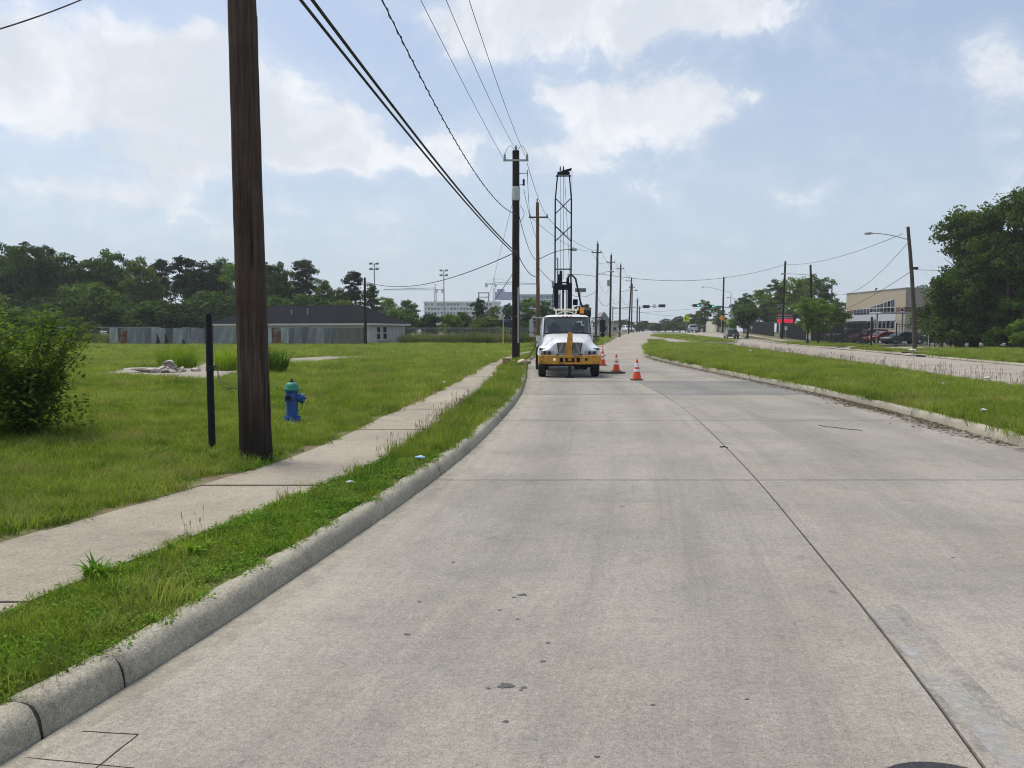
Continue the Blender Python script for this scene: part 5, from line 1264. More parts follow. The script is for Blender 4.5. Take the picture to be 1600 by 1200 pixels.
for i in range(7):
    c = 2.9 + i * 1.0
    wn = part('window', M_FRAME, tb, lambda b: b.box((c, .02, 2.35), (.98, .06, 1.15)))
    part('pane', M_WIN, wn, lambda b: b.box((c, .056, 2.35), (.84, .012, 1.02)))
for c, z, w_, h_ in ((14.9, 4.1, .9, .9), (.6, 4.25, .8, .5)):
    wn = part('window', M_FRAME, tb, lambda b: b.box((c, .045, z), (w_, .06, h_)))
    part('pane', M_WIN, wn, lambda b: b.box((c, .08, z), (w_ - .12, .012, h_ - .12)))
part('ground_floor_shade_panel', M_CHASSIS, tb, lambda b: b.box((11.5, .02, 1.5), (7.2, .05, 2.8)))  # flat black panel on the wall, painted shade instead of a real recess
part('roof_vent', M_CHASSIS, tb, lambda b: (b.box((11, -2, HB + .3), (.15, .15, .6)), b.box((10.7, -2, HB + .5), (.5, .06, .06))))
cn = thing('walkway_canopy', 'thin flat white canopy roof on posts in front of the tan building', 'canopy', (45.4, 88.5, LZ + .1), R(3))
part('roof_deck', M_FRAME, cn, lambda b: b.box((0, 0, 3.55), (7.6, 2.6, .16)), bevel=.02)
for x in (-3.4, -.4, 2.6): part('post', M_STEEL, cn, lambda b: b.box((x, .3, 1.73), (.12, .12, 3.48)))
# louvre sign by the oak
ls = thing('sign_frame', 'tall white sign frame with dark panels beside the oak', 'sign', (42.3, 78, LZ))
part('post', M_FRAME, ls, lambda b: [b.box((x, 0, 3.4), (.09, .1, 6.8)) for x in (0, 1.1)])
for z in (6.5, 5.7, 4.9, 4.3): part('crossbar', M_FRAME, ls, lambda b: b.box((.55, -.02, z), (1.1, .1, .11)))
for z in (6.1, 5.3, 4.6): part('panel', M_RIG, ls, lambda b: b.box((.55, 0, z), (1.0, .05, .62 if z > 5 else .42)))
wp = thing('wooden_post', 'weathered square wooden post at the edge of the oak', 'post', (42.2, 75.5, LZ))
part('shaft', M_POLE_GREY, wp, lambda b: b.box((0, 0, 1.45), (.2, .2, 3.0))); part('top_beam', M_POLE_GREY, wp, lambda b: b.box((.5, 0, 3.0), (1.3, .15, .15)))

# red sign
def text_obj(name, s, size, m, parent, loc, rot=(R(90), 0, 0), ext=.01):
    cu = bpy.data.curves.new(name, 'FONT'); cu.body = s; cu.size = size; cu.extrude = ext; cu.align_x = 'CENTER'; cu.align_y = 'CENTER'; cu.resolution_u = 2
    o = bpy.data.objects.new(name, cu); COL.objects.link(o); dg = bpy.context.evaluated_depsgraph_get(); me = bpy.data.meshes.new_from_object(o.evaluated_get(dg)); bpy.data.objects.remove(o)
    me.materials.clear(); me.materials.append(m); q = new_obj(name, me, parent, loc); q.rotation_euler = rot; return q
SY = 122.0; q = at(1226, 518, SY)
sg = thing('led_sign', 'red two-tier roadside sign behind the dark pole', 'sign', (q.x, SY, hz(SY) + LZ))
part('post', M_STEEL, sg, lambda b: [b.box((x, 0, 1.0), (.12, .12, 2.2)) for x in (-.9, .9)])
part('top_panel', mat('sign_maroon', (.16, .018, .025), .5, var=.06), sg, lambda b: b.box((0, 0, 3.47), (2.6, .22, .85)), bevel=.02)
part('name_strip', mat('sign_pale', (.45, .36, .36), .6, var=.05), sg, lambda b: b.box((0, -.015, 3.16), (2.5, .22, .16)))
part('display', mat('sign_red_led', (.80, .02, .05), .5, var=.05, scale=3, emit=.35), sg, lambda b: b.box((0, -.005, 2.62), (2.5, .2, .62)))
part('display_frame', M_BLKF, sg, lambda b: (b.box((0, .02, 2.98), (2.6, .2, .08)), b.box((0, .02, 2.28), (2.6, .2, .06)), b.box((-1.28, .02, 2.63), (.06, .2, .7)), b.box((1.28, .02, 2.63), (.06, .2, .7))))
text_obj('lettering', 'Fall  Bank N', .46, mat('sign_letter', (.62, .55, .55), .5, var=0), sg, (0, -.118, 3.56))
# small roadside signs
def small_sign(px, d, w, h, zc_, colr, label, shape='rect', name='road_sign', post=M_STEEL, x=None):
    q = at(px, 518, d); t = thing(name, label, 'sign', (q.x, d, hz(d) + LZ))
    part('post', post, t, lambda b: b.box((0, .03, zc_ / 2 + h * .2), (.06, .06, zc_ + h * .4)))
    if shape == 'rect': part('plate', colr, t, lambda b: b.box((0, 0, zc_), (w, .02, h)), bevel=.004)
    else:
        P = {'pent': [(-.5, -.5), (.5, -.5), (.5, .12), (0, .5), (-.5, .12)], 'diam': [(0, -.6), (.6, 0), (0, .6), (-.6, 0)], 'circ': [(.5 * math.cos(a_), .5 * math.sin(a_)) for a_ in np.linspace(0, 6.0, 16)]}[shape]
        part('plate', colr, t, lambda b: b.add([(x_ * w, -.01, zc_ + y_ * h) for x_, y_ in P] + [(x_ * w, .015, zc_ + y_ * h) for x_, y_ in P], [tuple(range(len(P))), tuple(range(2 * len(P) - 1, len(P) - 1, -1))] + [(i, (i + 1) % len(P), (i + 1) % len(P) + len(P), i + len(P)) for i in range(len(P))]))
    return t
M_SGY = mat('sign_yellow_green', (.55, .62, .02), .5, var=.04); M_SGO = mat('sign_orange', (.75, .33, .03), .5, var=.04); M_SGW = mat('sign_white', (.66, .67, .68), .5, var=.04); M_SGG = mat('sign_green', (.01, .22, .13), .5, var=.04)
ps = small_sign(1072, 150, 1.25, 1.25, 2.9, M_SGY, 'yellow-green pentagon crossing sign on the grass median', 'pent')
part('pictogram', M_BLKF, ps, lambda b: (b.box((-.12, -.018, 2.85), (.14, .01, .5)), b.box((.16, -.018, 2.8), (.12, .01, .4)), b.lathe([(.09, -.023), (.09, -.013)], 10, 'Y', (-.12, 0, 3.2))))
o1 = small_sign(1127.5, 149, 1.0, 1.0, 3.0, M_SGO, 'orange diamond warning sign in front of the dark lamp pole', 'diam')
small_sign(1139, 146, 1.0, 1.1, 2.2, M_SGY, 'yellow square sign beside the orange diamond')
small_sign(1174, 126, .32, .45, 1.55, M_SGW, 'small white sign on the verge, left of the red sign')
s2 = small_sign(1228, 108, .38, .52, 1.75, M_SGW, 'small white parking sign in front of the red sign')
part('pictogram', M_BLKF, s2, lambda b: (b.box((0, -.014, 1.85), (.2, .006, .05)), b.box((0, -.014, 1.7), (.06, .006, .22))))
small_sign(992.5, 190, .75, .75, 2.1, M_SGW, 'round pale sign back by the far left poles', 'circ')
ns = thing('street_name_sign', 'grey street-name sign high on a slim pole above the orange beacon', 'sign', (at(906, 518, 88).x, 88, LZ))
part('post', M_STEEL, ns, lambda b: b.cyl((0, 0, 0), (0, 0, 6.2), .09, .06))
part('plate', mat('sign_back_grey', (.13, .14, .14), .5, .2, var=.1), ns, lambda b: b.box((.05, -.05, 6.22), (1.25, .04, .40)))
part('plate_edge', M_STEEL, ns, lambda b: (b.box((.05, -.05, 6.43), (1.27, .05, .025)), b.box((.05, -.05, 6.01), (1.27, .05, .025))))
# bus shelter
bs = thing('bus_shelter', 'small bus shelter with a thin white roof left of the picket fence', 'shelter', (at(1161, 518, 128).x, 128, hz(128) + LZ))
part('roof', M_FRAME, bs, lambda b: b.box((0, 0, 2.45), (1.3, 2.8, .12), 0, 0, -.14)); part('back_panel', M_GLASS, bs, lambda b: b.box((.35, 0, 1.3), (.03, 2.6, 1.9)))
for y in (-1.3, 1.3): part('post', M_FRAME, bs, lambda b: b.box((.4, y, 1.2), (.08, .08, 2.4)))

# ------------------------------------------------------------------ traffic signals
M_SIGBLK = mat('signal_black', (.012, .013, .012), .5, var=.05)
def signal_mast(loc, length, z, label, heads, back, group='mast arm signals'):
    t = thing('traffic_signal', label, 'traffic signal', loc, 0, group); s = 1 if length > 0 else -1
    part('pole', M_STEEL, t, lambda b: b.cyl((0, 0, 0), (0, 0, z + .3), .16, .12), 40)
    part('mast_arm', M_STEEL, t, lambda b: b.tube([(0, 0, z), (length, 0, z + .5)], [.11, .06], 10), 40)
    for x in heads:
        zz = z + .5 * x / length + .02
        h = part('signal_head', M_SIGBLK, t, lambda b: (b.box((x, -.12, zz), (1.15, .2, .42)), b.box((x, .0, zz), (1.35, .03, .6))), bevel=.01)
        if not back:
            for i, c in enumerate((-.36, 0, .36)):
                lit = i == 2
                part('lens', mat('green_lit', (.03, .9, .5), .4, var=0, emit=1.5) if lit else M_SIGBLK, h, lambda b: b.lathe([(.14, -.24), (.13, -.23), (.14, -.215)], 12, 'Y', (x + c, 0, zz)))
    return t
q = at(957, 518, 152); ta = signal_mast((q.x, 152, hz(152)), 10.5, 5.0, 'mast arm over the near road with two dark signal backs', (6.6, 9.7), True)
part('sign_plate', M_SGW, ta, lambda b: b.box((8.2, -.05, 5.4), (.5, .03, .75)))
q = at(1143, 518, 158); tb2 = signal_mast((q.x, 158, hz(158)), -8.5, 5.2, 'mast arm over the far road with green lit signals', (-4.3, -7.4), False)
part('street_name_plate', M_SGG, tb2, lambda b: b.box((-2.6, -.12, 5.38), (1.5, .03, .42)))
part('sign_plate', M_SGW, tb2, lambda b: b.box((-6.1, -.05, 5.6), (.5, .03, .75)))
q = at(1117, 518, 175); xb = thing('railroad_crossbuck', 'white crossbuck sign beyond the green signals', 'sign', (q.x, 175, hz(175)))
part('post', M_STEEL, xb, lambda b: b.box((0, 0, 2.2), (.1, .1, 4.4)))
part('blade', M_SGW, xb, lambda b: (b.box((0, -.08, 4.3), (1.3, .03, .2), 0, 0, .8), b.box((0, -.112, 4.3), (1.3, .03, .2), 0, 0, -.8)))
for px, d, h, lab in ((1141, 165, 8.6, 'slim steel streetlight right of the dark lamp pole'), (1147.5, 172, 7.5, 'far steel streetlight near the small trees')):
    q = at(px, 518, d); t = thing('street_light', lab, 'street light', (q.x, d, hz(d)), 0, 'steel street lights'); part('pole', M_STEEL, t, lambda b: b.cyl((0, 0, 0), (0, 0, h), .1, .07)); lamp_arm(t, h, -1.4, .3, head=.5)
# low pale buildings and truck trailers beyond the crossing
def shed(px0, px1, d, h, dep, wallm, roofm, label, name='far_building', gable=0, wins=3):
    a_, b_ = at(px0, 518, d).x, at(px1, 518, d).x; w_ = b_ - a_
    t = thing(name, label, 'building', ((a_ + b_) / 2, d, hz(d) + .0))
    part('wall', wallm, t, lambda b: b.box((0, dep / 2, h / 2), (w_, dep, h)))
    if gable: part('roof', roofm, t, lambda b: b.add([(-w_/2-.4,-.4,h),(w_/2+.4,-.4,h),(w_/2+.4,dep+.4,h),(-w_/2-.4,dep+.4,h),(0,-.4,h+gable),(0,dep+.4,h+gable)], [(0,1,4),(1,2,5,4),(2,3,5),(3,0,4,5),(0,3,2,1)]))
    else: part('roof', roofm, t, lambda b: b.box((0, dep / 2, h + .08), (w_ + .3, dep + .3, .16)))
    for i in range(wins):
        wn = part('window', M_TRIM, t, lambda b: b.box((-w_ / 2 + w_ * (i + .5) / wins, -.02, h * .55), (w_ / wins * .5, .06, h * .36)))
        part('pane', M_WIN, wn, lambda b: b.box((-w_ / 2 + w_ * (i + .5) / wins, -.055, h * .55), (w_ / wins * .42, .012, h * .3)))
    return t
shed(936, 951, 135, 2.6, 8, mat('grey_wall', (.30, .31, .32), .8), mat('grey_roof', (.25, .25, .27), .8), 'small grey gabled house behind the black mirror of the truck', 'small_house', gable=1.7, wins=2)
shed(1119, 1151, 195, 3.2, 10, mat('cream_wall', (.55, .52, .42), .8), M_STEEL, 'low cream shed beyond the orange diamond sign', wins=3)
shed(1100, 1116, 215, 2.4, 8, mat('pink_wall', (.40, .34, .31), .8), M_SHINGLE, 'low pinkish building beyond the silver suv', wins=2)
shed(955, 966, 150, 1.9, 4, mat('cream_wall2', (.50, .47, .38), .8), M_STEEL, 'tiny cream box building behind the near-black pole', wins=1)
# quonset arch and dumpsters beyond the weeds
q = at(779, 518, 125); qn = thing('arched_shelter', 'pale arched metal shelter beyond the weedy fence', 'shelter', (q.x, 125, hz(125)))
part('arch_skin', mat('pale_metal', (.52, .54, .54), .5, .2, var=.1), qn, lambda b: b.grid([[(2.3 * math.cos(a_), y, 3.0 * math.sin(a_) * (1 if True else 0)) for a_ in np.linspace(.02, math.pi - .02, 14)] for y in (0, .5, 8)]), 60)
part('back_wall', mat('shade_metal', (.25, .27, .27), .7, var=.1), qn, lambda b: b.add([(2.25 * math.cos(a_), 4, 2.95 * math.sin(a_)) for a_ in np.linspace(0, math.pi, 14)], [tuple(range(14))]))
for px, d, c, lab in ((798, 130, (.04, .10, .28), 'blue container beyond the fence beside the creosoted pole'), (826, 128, (.45, .47, .5), 'pale box trailer beyond the fence left of the truck mirror'), (810, 124, (.012, .016, .03), 'dark flatbed body beyond the fence behind the creosoted pole')):
    q = at(px, 518, d); t = thing('container', lab, 'container', (q.x, d, hz(d)))
    part('box', mat('container_' + str(px), c, .6, var=.12), t, lambda b: b.box((0, 1.2, 1.9), (3.6, 2.4, 2.0)), bevel=.04)
    part('rib', mat('container_' + str(px), c, .6), t, lambda b: [b.box((-1.6 + i * .4, -.03, 1.9), (.12, .06, 1.8)) for i in range(9)])
    part('skid', M_CHASSIS, t, lambda b: b.box((0, 1.2, .45), (3.2, 2.2, .88)))

# ------------------------------------------------------------------ sports floodlights
for px, d, h, lab in ((586, 150, 13.6, 'floodlight mast rising behind the house'), (694, 170, 13.6, 'floodlight mast in front of the far white building')):
    q = at(px, 518, d); t = thing('floodlight_mast', lab, 'floodlight', (q.x, d, hz(d)), 0, 'floodlight masts')
    part('pole', M_STEEL, t, lambda b: b.cyl((0, 0, 0), (0, 0, h), .16, .1), 40)
    for zz in (h - .1, h - 1.15): 
        part('crossbar', M_STEEL, t, lambda b: b.box((0, 0, zz), (1.5, .1, .1)))
        for x in (-.6, .6): part('lamp', M_CERAM, t, lambda b: b.box((x, -.25, zz + .12), (.62, .5, .4), 0, .35), bevel=.06)
q = at(199, 518, 150); t = thing('lattice_pylon', 'small power pylon top showing between the trees on the left', 'pylon', (q.x, 150, hz(150)))
part('legs', M_STEEL, t, lambda b: [b.tube([(sx * 1.5, sy * 1.5, 0), (sx * .3, sy * .3, 14.6)], .09, 5) for sx in (-1, 1) for sy in (-1, 1)])
part('crossarm', M_STEEL, t, lambda b: [b.box((0, 0, z), (3.4, .15, .12)) for z in (13.2, 14.2)])

# ------------------------------------------------------------------ building site far away
M_CONC_FAR = mat('far_hazed_white_concrete', (.58, .60, .63), .8, var=.04); M_CONC_FAR2 = mat('far_blue_glass', (.20, .26, .34), .3, var=.08); M_DKWIN = mat('far_window_dark', (.07, .09, .12), .4, var=.1)  # white concrete tinted pale blue, distance haze put into the colour
hb = thing('unfinished_hospital', 'white multi-storey building under construction far behind the trees', 'building', (at(662, 518, 620).x, 620, 0))
for i in range(7):
    z = 1 + i * 3.5; w_ = 78 if i < 6 else 62
    part('floor_slab', M_CONC_FAR, hb, lambda b: b.box((w_ / 2, 9, z + 3.1), (w_, 18, 1.3)))
    part('floor_core', M_CONC_FAR if i % 2 else M_CONC_FAR, hb, lambda b: b.box((w_ / 2, 9.5, z + 1.25), (w_ - 1.2, 17, 2.5)))
    tag(part('window_row', M_DKWIN, hb, lambda b: [b.box((1.6 + k * 2.6, .9, z + 1.35), (1.7 if (k * 7 + i * 3) % 5 else .6, .3, 1.7)) for k in range(int(w_ / 2.6) - 1) if (k * 5 + i * 11) % 9]), kind='stuff')
for i in range(8):
    z = 2 + i * 3.7
    part('glass_wing_floor', M_CONC_FAR2, hb, lambda b: b.box((92, 6, z + 1.5), (36, 16, 2.6)))
    part('wing_slab', M_CONC_FAR, hb, lambda b: b.box((92, 6, z + 3.25), (36.4, 16.4, .9)))
    tag(part('wing_window_row', M_DKWIN, hb, lambda b: [b.box((75.6 + k * 2.4, -2.05, z + 1.5), (1.5, .2, 1.8)) for k in range(14) if (k + i) % 4]), kind='stuff')
part('penthouse', mat('far_purple_wrap', (.30, .30, .46), .8, var=.08), hb, lambda b: (b.box((66, 9, 30.5), (17, 12, 6)), b.box((62, 9, 34.5), (6, 8, 3))))
part('stair_tower_frame', M_STEEL, hb, lambda b: ([b.box((44 + x, 8 + y, 29.5), (.9, .9, 8)) for x in (0, 8) for y in (0, 6)], [b.box((48, 8, z), (9, .9, .9)) for z in (29.5, 33)]))
part('brick_block', mat('far_pink', (.42, .30, .27), .8, var=.06), hb, lambda b: b.box((58, -6, 7), (12, 8, 13)))
def crane(px, topy, jibl, cj, label, d=660, flip=1):
    q = at(px, topy, d); h = q.z; t = thing('tower_crane', label, 'crane', (q.x, d, 0), 0, 'tower cranes'); M_CR = mat('crane_grey', (.42, .42, .44), .6, var=.05)
    part('tower', M_CR, t, lambda b: ([b.box((x, y, h / 2), (.35, .35, h)) for x in (-.9, .9) for y in (-.9, .9)], [b.tube([(-.9 * s_, -.95, z), (.9 * s_, -.95, z + 3)], .18, 4) for z in np.arange(0, h - 3, 3) for s_ in (1, -1)]))
    part('cab', M_CR, t, lambda b: b.box((1.2, -1, h - 1), (2, 2, 2.4)))
    part('jib', M_CR, t, lambda b: ([b.tube([(0, 0, h + dz), (flip * jibl, 0, h + dz * .3)], .28, 5) for dz in (0, 1.8)], [b.tube([(flip * x, 0, h), (flip * (x + 2), 0, h + 1.8 * (1 - x / jibl))], .16, 4) for x in np.arange(0, jibl - 2, 4)]))
    part('counter_jib', M_CR, t, lambda b: b.tube([(0, 0, h + .3), (-flip * cj, 0, h + .3)], .55, 5)); part('counterweight', M_CR, t, lambda b: b.box((-flip * (cj - 1.5), 0, h - 1), (2.6, 2, 2.8)))
    part('apex', M_CR, t, lambda b: (b.tube([(0, 0, h), (0, 0, h + 5)], .4, 5), b.tube([(0, 0, h + 5), (flip * jibl * .6, 0, h + 1)], .12, 4), b.tube([(0, 0, h + 5), (-flip * cj, 0, h + .6)], .12, 4)))
crane(680, 453, 44, 8, 'tower crane with its long jib pointing left over the site', flip=-1)
crane(772, 444, 38, 8, 'tower crane with its jib pointing right behind the pole', flip=1)
# ------------------------------------------------------------------ grass
def blades(n, rad, lmin, lmax, w, lean, seed, flat=0.0):
    r = np.random.default_rng(seed); a = r.uniform(0, 2 * np.pi, n); d = rad * np.sqrt(r.uniform(0, 1, n)); bx, by = d * np.cos(a), d * np.sin(a)
    L = r.uniform(lmin, lmax, n); th = r.uniform(0, 2 * np.pi, n); ln = lean * r.uniform(.2, 1.0, n); ww = w * r.uniform(.6, 1.3, n)
    dx, dy = np.cos(th), np.sin(th); px, py = -np.sin(th + r.normal(0, .6, n)), np.cos(th + r.normal(0, .6, n))
    h1 = L * .55 * np.cos(ln * .6); o1 = L * .55 * np.sin(ln * .6); h2 = h1 + L * .45 * np.cos(np.minimum(ln * 1.5, 1.9)); o2 = o1 + L * .45 * np.sin(np.minimum(ln * 1.5, 1.9))
    z0 = np.full(n, -.01)
    def p(o, h, s, k): return np.stack([bx + dx * o + px * ww * s * k, by + dy * o + py * ww * s * k, h], -1)
    V = np.stack([p(0 * L, z0, -1, .5), p(0 * L, z0, 1, .5), p(o1, h1, 1, .45), p(o1, h1, -1, .45), p(o2, h2, 0, 0)], 1).reshape(-1, 3)
    b = np.arange(n)[:, None] * 5
    F = np.concatenate([b + np.array([0, 1, 2]), b + np.array([0, 2, 3]), b + np.array([3, 2, 4])])
    return V, F
def leaflets(n, rad, size, hmax, seed):
    r = np.random.default_rng(seed); a = r.uniform(0, 2 * np.pi, n); d = rad * np.sqrt(r.uniform(0, 1, n)); c = np.stack([d * np.cos(a), d * np.sin(a), r.uniform(.004, hmax, n)], -1)
    t = r.uniform(0, 2 * np.pi, n); til = r.normal(0, .45, (n, 2)); s = size * r.uniform(.6, 1.4, n)
    u = np.stack([np.cos(t), np.sin(t), til[:, 0]], -1) * s[:, None]; v = np.stack([-np.sin(t), np.cos(t), til[:, 1]], -1) * s[:, None] * .75
    V = np.stack([c - u, c - v * .9, c + u, c + v * .9], 1).reshape(-1, 3); b = np.arange(n)[:, None] * 4
    return V, np.concatenate([b + np.array([0, 1, 2]), b + np.array([0, 2, 3])])
G_A = leafmat('grass_lawn', (.090, .185, .013), (.290, .350, .048), .6, .35, .55, (.33, .29, .11), .8)
G_B = leafmat('grass_weed', (.050, .145, .012), (.175, .290, .030), .6, .3, 1.6, (.21, .24, .06), .3)
G_C = leafmat('grass_tall', (.085, .175, .014), (.275, .325, .056), .55, .35, .5, (.32, .28, .12), .7)
G_T = leafmat('grass_bright', (.13, .24, .015), (.30, .38, .04), .4, .4, 2.0)
G_E = leafmat('grass_fence_weed', (.075, .115, .025), (.165, .17, .06), .5, .3, .3)
G_D = leafmat('grass_straw', (.26, .21, .11), (.20, .20, .07), .4, .2, .8)
G_S = leafmat('seed_heads', (.20, .13, .10), (.30, .22, .15), .4, .2, .8)
PROTO = bpy.data.collections.new('grass_prototypes')
def proto(i, parts_):
    me = None; V = []; F = []; mi = []; n = 0
    for k, (v, f, m) in enumerate(parts_): V.append(v); F.append(f + n); mi.append(np.full(len(f), k)); n += len(v)
    me = npmesh('tuft', np.concatenate(V), np.concatenate(F), None)
    for _, _, m in parts_: me.materials.append(m)
    me.polygons.foreach_set('material_index', np.concatenate(mi).astype(np.int32)); o = bpy.data.objects.new('tuft_%02d' % i, me); PROTO.objects.link(o)
for i in range(3): proto(i, [(*blades(55, .12, .03, .085, .0042, .9, i), G_A), (*blades(5, .12, .03, .07, .004, 1.2, 40 + i), G_D)])           # 0-2 short lawn
for i in range(3): proto(3 + i, [(*leaflets(85, .13, .0095, .042, 10 + i), G_B), (*blades(16, .12, .03, .07, .004, 1.0, 60 + i), G_A)])          # 3-5 clover-like
for i in range(2): proto(6 + i, [(*blades(42, .14, .12, .26, .006, .7, 20 + i), G_C), (*blades(6, .14, .1, .25, .005, .8, 25 + i), G_D)])        # 6-7 longer grass
def stalks(n, rad, h0, h1, seed):
    r = np.random.default_rng(seed); V = []; F = []; mbs = MB(); mbh = MB()
    for _ in range(n):
        a = r.uniform(0, 6.28); d = rad * math.sqrt(r.uniform()); x, y = d * math.cos(a), d * math.sin(a); h = r.uniform(h0, h1); lx, ly_ = r.normal(0, .12 * h), r.normal(0, .12 * h)
        mbs.tube([(x, y, 0), (x + lx * .4, y + ly_ * .4, h * .6), (x + lx, y + ly_, h)], .0014, 3, False)
        mbh.tube([(x + lx, y + ly_, h - .01), (x + lx * 1.06, y + ly_ * 1.06, h + .03), (x + lx * 1.15, y + ly_ * 1.15, h + .07)], [.002, .0045, .001], 4, False)
    out = []
    for b, m in ((mbs, G_D), (mbh, G_S)):
        f = np.array([t for q in b.f for t in ((q[0], q[1], q[2]), (q[0], q[2], q[3]))]); out.append((np.array([tuple(v) for v in b.v]), f, m))
    return out
for i in range(2): proto(8 + i, stalks(5, .15, .18, .36, 30 + i))                                                                             # 8-9 seed stalks
for i in range(2): proto(10 + i, [(*blades(60, .28, .5, 1.15, .016, .75, 70 + i), G_E), (*blades(12, .28, .4, 1.0, .012, .8, 75 + i), G_D)])      # 10-11 tall weeds
for i in range(2): proto(12 + i, [(*blades(16, .035, .07, .15, .018, 1.5, 80 + i), G_B)])                                                        # 12-13 broad-leaf rosettes

def scatter(name, P, idx, scl, label, cat='grass', zs=None, tilt=.12):
    n = len(P); me = bpy.data.meshes.new(name); me.vertices.add(n); me.vertices.foreach_set('co', np.asarray(P, np.float32).ravel())
    rot = np.stack([rng.normal(0, tilt, n), rng.normal(0, tilt, n), rng.uniform(0, 6.283, n)], -1).astype(np.float32)
    zs = np.ones(n) if zs is None else zs; sc = np.stack([scl, scl, scl * zs], -1).astype(np.float32)
    for nm, ty, key, arr in (('rot', 'FLOAT_VECTOR', 'vector', rot), ('scl', 'FLOAT_VECTOR', 'vector', sc), ('idx', 'INT', 'value', np.asarray(idx, np.int32))):
        a = me.attributes.new(nm, ty, 'POINT'); a.data.foreach_set(key, arr.ravel())
    o = new_obj(name, me)
    ng = bpy.data.node_groups.new(name, 'GeometryNodeTree'); ng.interface.new_socket('Geometry', in_out='INPUT', socket_type='NodeSocketGeometry'); ng.interface.new_socket('Geometry', in_out='OUTPUT', socket_type='NodeSocketGeometry')
    N = ng.nodes; L = ng.links; gi = N.new('NodeGroupInput'); go = N.new('NodeGroupOutput'); ip = N.new('GeometryNodeInstanceOnPoints'); ci = N.new('GeometryNodeCollectionInfo')
    ci.inputs['Collection'].default_value = PROTO; ci.inputs['Separate Children'].default_value = True; ci.inputs['Reset Children'].default_value = True
    m2p = N.new('GeometryNodeMeshToPoints')
    def attr(nm, ty): a = N.new('GeometryNodeInputNamedAttribute'); a.data_type = ty; a.inputs[0].default_value = nm; return a.outputs[0]
    e2r = N.new('FunctionNodeEulerToRotation'); L.new(attr('rot', 'FLOAT_VECTOR'), e2r.inputs[0])
    L.new(gi.outputs[0], m2p.inputs[0]); L.new(m2p.outputs[0], ip.inputs['Points']); L.new(ci.outputs[0], ip.inputs['Instance']); ip.inputs['Pick Instance'].default_value = True
    L.new(attr('idx', 'INT'), ip.inputs['Instance Index']); L.new(e2r.outputs[0], ip.inputs['Rotation']); L.new(attr('scl', 'FLOAT_VECTOR'), ip.inputs['Scale']); L.new(ip.outputs[0], go.inputs[0])
    md_ = o.modifiers.new('scatter', 'NODES'); md_.node_group = ng
    return tag(o, label, cat, kind='stuff')
def area_pts(fa, fb, y0, y1, dens):
    ys = np.linspace(y0, y1, 200); w = np.maximum(fb(ys) - fa(ys), 0); A = np.trapezoid(w, ys) if hasattr(np, 'trapezoid') else np.trapz(w, ys); n = int(A * dens)
    y = rng.uniform(y0, y1, n * 4); wy_ = np.maximum(fb(y) - fa(y), 0); keep = rng.uniform(0, w.max(), len(y)) < wy_; y = y[keep][:n]
    x = fa(y) + (fb(y) - fa(y)) * rng.uniform(0, 1, len(y)); return x, y
def vnoise(x, y, s, seed=0):
    r = np.random.default_rng(seed); v = 0
    for k in range(5):
        a = r.uniform(0, 6.28); f = s * (1 + .6 * k); v = v + np.sin((x * math.cos(a) + y * math.sin(a)) * f + r.uniform(0, 6.28)) / (1 + .4 * k)
    return v / 3
OLD = [[gp(px, py, LZ) for px, py in pts] for pts in ([(150,588),(230,590),(330,597),(386,583),(388,574),(335,566),(300,575),(200,577)], [(442,571.5),(491,570.5),(519,566),(632,560.2),(581,559.2),(508,558.6),(447,562)])]
def inside(x, y, poly):
    c = np.zeros(len(x), bool); n = len(poly)
    for i in range(n):
        a, b = poly[i], poly[i - 1]; dy = b.y - a.y
        c ^= ((a.y > y) != (b.y > y)) & (x < (b.x - a.x) * (y - a.y) / (dy if abs(dy) > 1e-9 else 1e-9) + a.x)
    return c
# verge between sidewalk and kerb
X = []; I = []; S = []; ZS = []
fa = lambda y: SR(y) + .02; fb = lambda y: XL(y) - KW + .0
for (y0, y1, dn, sc) in ((1.5, 6.5, 420, .8), (6.5, 12, 240, .95), (12, 24, 150, 1.15), (24, 60, 60, 1.6)):
    x, y = area_pts(fa, fb, y0, y1, dn); n = len(x)
    weed = vnoise(x, y, 2.2, 1) + .35 * (y < 9) - .1; k = np.where(rng.uniform(-1, 1, n) < weed, rng.integers(3, 6, n), rng.integers(0, 3, n))
    k = np.where((rng.uniform(0, 1, n) < np.where(y > 9, .16, .012)), rng.integers(6, 8, n), k); k = np.where(rng.uniform(0, 1, n) < .012, rng.integers(12, 14, n), k)
    bare = ((vnoise(x, y, 3.1, 2) > .80) & (y < 12)) | ((x > XL(y) - KW - .10) & (vnoise(x, y, 5., 7) > .25) & (y < 10)); kp = ~bare
    X.append(np.stack([x, y, hzn(y) + LZ - .005], -1)[kp]); I.append(k[kp]); S.append((sc * rng.uniform(.75, 1.25, n))[kp]); ZS.append(np.where(y > 24, .55, np.where(y > 9, .85, .95))[kp])
scatter('verge_grass', np.concatenate(X), np.concatenate(I), np.concatenate(S), 'weedy green grass on the strip between sidewalk and kerb', zs=np.concatenate(ZS))
